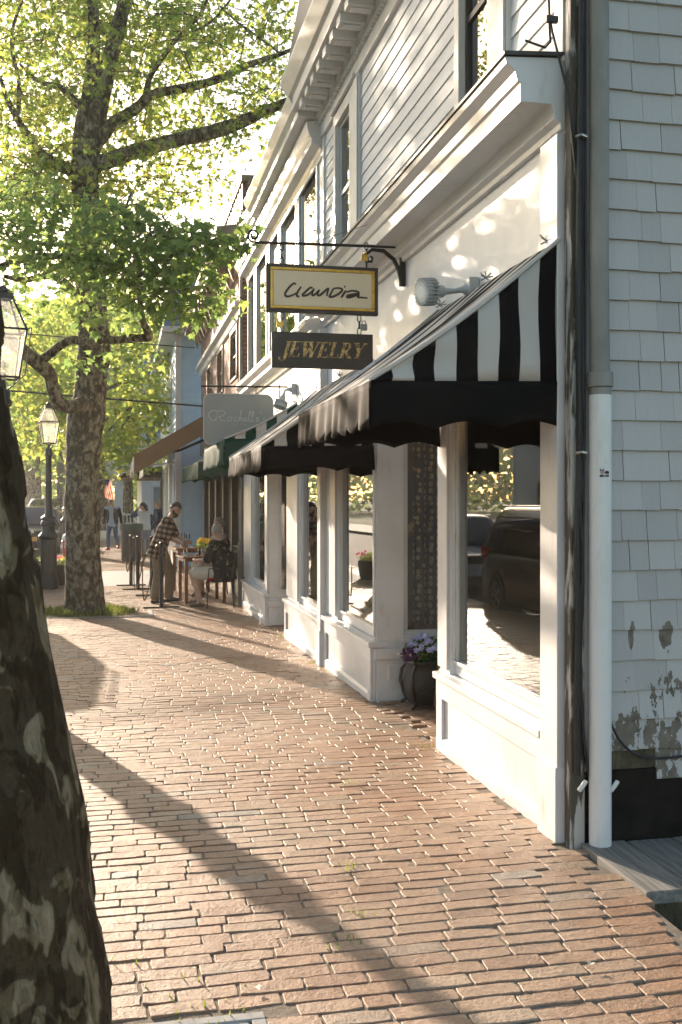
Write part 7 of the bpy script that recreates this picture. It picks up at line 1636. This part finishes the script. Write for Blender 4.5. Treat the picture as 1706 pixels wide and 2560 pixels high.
o = m.build('beard', M['hair_d'], root, smooth='all'); rem(o, 0.007, 1)
m = MB(); m.tube([J['wrR']-(J['wrR']-J['elR']).normalized()*0.012, J['wrR']], 0.031, 12); m.build('wrist_band', M['pvc'], root)
bt = J['wrR']+J['hdR'].normalized()*0.075
t = thing('water_bottle', 'clear glass bottle with a white label held in the waiter\'s hand', 'bottle', tuple(bt-Vector((0, 0, 0.22))))
m = MB(); m.lathe([(0.040, -0.30), (0.043, -0.28), (0.043, -0.10), (0.030, -0.04), (0.016, 0.02), (0.015, 0.07), (0.018, 0.075), (0.018, 0.09)], bt, 18); m.build('bottle_glass', M['water'], t, smooth=True)
m = MB(); m.lathe([(0.0445, -0.25), (0.0445, -0.15)], bt, 18); m.build('bottle_label', M['pvc'], t, smooth=True)
for i, (dx, dy, dz) in enumerate(((-0.03, -0.03, 0.02), (0.05, 0.0, 0.0))):
    c = bt+r_*dx+f_*dy+Vector((0, 0, 0.06+dz)); t = thing('wine_glass', ['upturned wine glass held left in the waiter\'s hand', 'upturned wine glass held right in the waiter\'s hand'][i], 'glass', tuple(c))
    m = MB(); m.lathe([(0.004, -0.06), (0.004, 0.02), (0.030, 0.06), (0.036, 0.10), (0.032, 0.14), (0.030, 0.14), (0.034, 0.10), (0.028, 0.062)], c, 14); m.build('glass_bowl', M['clearglass'], t, smooth=True)
# --- seated man in dark floral shirt, back three quarters to the camera
W_, b, r_, f_ = frame_at(549, 1518)
fw = (-r_*0.93+f_*0.36).normalized(); sr = Vector((fw.y, -fw.x, 0))   # his right is +sr
def S_(a, l, z): return b+fw*a+sr*l+Vector((0, 0, z))
J = dict(pel=S_(-0.08, 0, 0.56), chest=S_(-0.03, 0, 0.88), neck=S_(0.03, 0, 1.10), head=S_(0.055, 0, 1.265), shL=S_(0.0, -0.20, 1.045), shR=S_(0.0, 0.20, 1.045), elL=S_(0.08, -0.27, 0.80), wrL=S_(0.30, -0.20, 0.78), elR=S_(0.06, 0.26, 0.79), wrR=S_(0.29, 0.17, 0.74),
 hipL=S_(0.0, -0.10, 0.545), hipR=S_(0.0, 0.10, 0.545), knL=S_(0.44, -0.13, 0.57), knR=S_(0.42, 0.16, 0.56), anL=S_(0.28, -0.13, 0.10), anR=S_(0.50, 0.12, 0.11), toeL=S_(0.44, -0.15, 0.035), toeR=S_(0.65, 0.16, 0.04))
J['curlL'] = J['curlR'] = 0.7
root, o_, R3, sd, fc = person('seated man with short grey hair in a dark floral shirt and cream shorts', J, fw*0.75+f_*0.75+Vector((0, 0, 0.12)), 'skin2', 1.0, build=1.10)
shirt(root, J, M['floral'], sd, 1.14, sleeve=0.95, hem=-0.12, flare=1.12, off=0.030); trousers(root, J, M['shorts'], sd, 1.06, 0.42, 'shorts', off=0.022); shoes(root, J, M['sandal'], 0.92, 'sandal')
hair_cap(root, o_, R3, 1.0, M['hair_g'], low=-0.045, front=0.05, vol=0.004)
# --- seated woman looking up at the waiter
W_, b, r_, f_ = frame_at(540, 1496)
b = b+f_*0.55; fw = (-r_*0.85-f_*0.50).normalized(); sr = Vector((fw.y, -fw.x, 0))
J = dict(pel=S_(-0.04, 0, 0.60), chest=S_(-0.02, 0, 0.93), neck=S_(0.0, 0, 1.16), head=S_(0.005, 0, 1.335), shL=S_(0.0, -0.18, 1.09), shR=S_(0.0, 0.18, 1.09), elL=S_(0.10, -0.24, 0.87), wrL=S_(0.30, -0.10, 0.86), elR=S_(0.10, 0.23, 0.87), wrR=S_(0.30, 0.12, 0.88),
 hipL=S_(0.03, -0.09, 0.56), hipR=S_(0.03, 0.09, 0.56), knL=S_(0.45, -0.10, 0.58), knR=S_(0.45, 0.10, 0.58), anL=S_(0.42, -0.10, 0.10), anR=S_(0.30, 0.12, 0.10), toeL=S_(0.57, -0.11, 0.035), toeR=S_(0.45, 0.13, 0.035))
root, o_, R3, sd, fc = person('seated woman in sunglasses and patterned top looking up at the waiter', J, -r_*0.9-f_*0.25+Vector((0, 0, 0.30)), 'skin2', 0.97, build=0.98, female=True)
shirt(root, J, M['pattern'], sd, 1.0, sleeve=1.3, hem=-0.12, off=0.024); trousers(root, J, M['shorts'], sd, 1.0, 0.45, 'skirt', off=0.03); shoes(root, J, M['sandal'], 0.9, 'sandal'); sunglasses(root, o_, R3, 0.97)
hair_cap(root, o_, R3, 0.97, M['hair_gd'], low=-0.07, front=0.05, vol=0.012)
# --- walking man, dark jacket, pale blue shirt, jeans, red shoes
W_, b, r_, f_ = frame_at(281, 1374)
q = 1.02
J = dict(pel=W_(0, 0, 0.98), chest=W_(0, 0.01, 1.29), neck=W_(-0.01, 0, 1.51), head=W_(-0.03, -0.03, 1.68), shL=W_(0.21, 0.03, 1.45), shR=W_(-0.21, -0.03, 1.45), elL=W_(0.29, 0.03, 1.17), wrL=W_(0.33, -0.05, 0.93), elR=W_(-0.29, 0.08, 1.17), wrR=W_(-0.34, 0.02, 0.92),
 hipL=W_(0.09, 0, 0.93), hipR=W_(-0.09, 0, 0.93), knL=W_(0.13, -0.03, 0.52), anL=W_(0.17, 0.20, 0.16), toeL=W_(0.19, 0.10, 0.06), knR=W_(-0.10, -0.16, 0.50), anR=W_(-0.09, -0.22, 0.09), toeR=W_(-0.11, -0.37, 0.04))
J['curlL'] = J['curlR'] = 0.6
root, o_, R3, sd, fc = person('man walking towards the camera in open black jacket, jeans and red shoes', J, -f_-r_*0.35, 'skin', 1.02)
shirt(root, J, M['tshirt'], sd, 1.0, sleeve=0.3, hem=-0.17, off=0.018, name='tshirt')
m = MB()
for e in (-1, 1):
    etube(m, [J['pel']+r_*e*0.11+f_*0.03+Vector((0, 0, -0.06)), J['chest']+r_*e*0.115+f_*0.015, J['neck']+r_*e*0.085-Vector((0, 0, 0.05))+f_*0.01], [0.095, 0.095, 0.06], [0.15, 0.155, 0.085], r_)
m.add([J['pel']+r_*x+f_*0.16+Vector((0, 0, -0.1)) for x in (-0.1, 0.1)]+[J['chest']+r_*x+f_*0.17 for x in (0.1, -0.1)], [(0, 1, 2, 3)]); cap(m, J['chest']+f_*0.06, J['pel']+f_*0.09, 0.12, 0.12)
for S in 'LR': cap(m, J['sh'+S], J['el'+S], 0.078, 0.062); cap(m, J['el'+S], J['wr'+S], 0.060, 0.045)
o = m.build('jacket', M['jacket'], root, smooth='all'); rem(o, 0.012, 3)
trousers(root, J, M['jeans'], sd, 1.0, 0.97, 'jeans'); shoes(root, J, M['shoe_r'], 1.15); sunglasses(root, o_, R3, 1.02); hair_cap(root, o_, R3, 1.02, M['hair_d'], low=-0.03, front=0.045, vol=0.008)
# --- woman in white top shading her face with one hand
W_, b, r_, f_ = frame_at(363, 1391)
J = dict(pel=W_(0, 0, 0.92), chest=W_(-0.02, 0, 1.20), neck=W_(-0.03, 0, 1.40), head=W_(-0.06, -0.02, 1.555), shL=W_(0.13, 0.10, 1.335), shR=W_(-0.17, -0.10, 1.335), elR=W_(-0.38, -0.14, 1.26), wrR=W_(-0.22, -0.13, 1.46), elL=W_(0.22, 0.12, 1.08), wrL=W_(0.22, 0.0, 0.85),
 hipL=W_(0.08, 0.03, 0.87), hipR=W_(-0.08, -0.03, 0.87), knL=W_(0.10, 0.04, 0.48), anL=W_(0.08, 0.10, 0.085), toeL=W_(-0.05, 0.05, 0.04), knR=W_(-0.09, -0.05, 0.47), anR=W_(-0.04, 0.0, 0.085), toeR=W_(-0.20, -0.05, 0.04))
J['curlR'] = 0.5
root, o_, R3, sd, fc = person('woman in a white top and pale jeans raising a hand to her sunglasses', J, -r_*0.95-f_*0.3, 'skin2', 0.97, female=True, build=1.05)
shirt(root, J, M['whitetop'], sd, 1.05, sleeve=0.0, hem=-0.10, off=0.02, name='top')
m = MB(); etube(m, [J['pel']+f_*0.10+r_*0.06, J['chest']+f_*0.08+r_*0.07, J['neck']+f_*0.05-Vector((0, 0, 0.03))], [0.12, 0.15, 0.08], [0.10, 0.11, 0.07], sd)
for S in 'LR': cap(m, J['sh'+S], J['el'+S], 0.074, 0.062); cap(m, J['el'+S], J['wr'+S], 0.060, 0.042)
o = m.build('cardigan', M['navy'], root, smooth='all'); rem(o, 0.012, 3)
trousers(root, J, M['jeans_p'], sd, 1.04, 0.98, 'jeans'); shoes(root, J, M['shoe_k'], 0.95); sunglasses(root, o_, R3, 0.97); hair_cap(root, o_, R3, 0.97, M['hair_d'], low=-0.09, front=0.045, vol=0.02)
m = MB()
for (x, y, z, r) in [(0, -0.08, -0.02, 0.07), (0.05, -0.07, -0.07, 0.055), (-0.05, -0.07, -0.07, 0.055), (0, -0.09, -0.12, 0.06), (0.075, -0.03, -0.05, 0.035), (-0.075, -0.03, -0.05, 0.035)]: m.sph(o_(x, y, z), r, 10, 8)
o = m.build('wavy_hair', M['hair_d'], root, smooth='all'); rem(o, 0.012, 2)
# --- grey haired man in navy behind her
W_, b, r_, f_ = frame_at(398, 1384)
J = dict(pel=W_(-0.04, 0, 0.95), chest=W_(-0.04, 0, 1.24), neck=W_(-0.05, 0, 1.45), head=W_(-0.07, 0, 1.615), shL=W_(-0.06, -0.19, 1.39), shR=W_(-0.02, 0.19, 1.39), elL=W_(-0.02, -0.24, 1.12), wrL=W_(-0.18, -0.20, 0.98), elR=W_(0.03, 0.24, 1.12), wrR=W_(0.0, 0.22, 0.87),
 hipL=W_(-0.05, -0.09, 0.90), hipR=W_(-0.04, 0.09, 0.90), knL=W_(-0.06, -0.09, 0.49), anL=W_(-0.04, -0.10, 0.085), toeL=W_(-0.19, -0.11, 0.04), knR=W_(-0.03, 0.1, 0.49), anR=W_(-0.02, 0.1, 0.085), toeR=W_(-0.17, 0.11, 0.04))
root, o_, R3, sd, fc = person('grey haired man in a navy jacket standing behind the woman in white', J, -r_-f_*0.25, 'skin2', 1.0)
shirt(root, J, M['navy'], sd, 1.0, sleeve=1.9, hem=-0.12, off=0.028, name='jacket'); trousers(root, J, M['navy'], sd, 1.0, 0.98); shoes(root, J, M['shoe_k']); hair_cap(root, o_, R3, 1.0, M['hair_g'], low=-0.05, front=0.05, vol=0.008); sunglasses(root, o_, R3, 1.0)
# ================================================================ HAZE
m = MB(); m.box(-100, 80, -20, 165, -1.6, 30)
def mat_haze():
    mt, n = newmat('thin_warm_haze'); o = n.nodes.new('ShaderNodeOutputMaterial'); v = n.nodes.new('ShaderNodeVolumePrincipled')
    v.inputs['Color'].default_value = (0.97, 0.95, 0.90, 1); v.inputs['Density'].default_value = 0.0006; v.inputs['Anisotropy'].default_value = 0.5
    link(n, v.outputs[0], o.inputs['Volume']); return mt
M['haze'] = mat_haze()
hz = m.build('haze', M['haze']); tag(hz, 'thin warm evening haze filling the street', 'haze', kind='stuff')
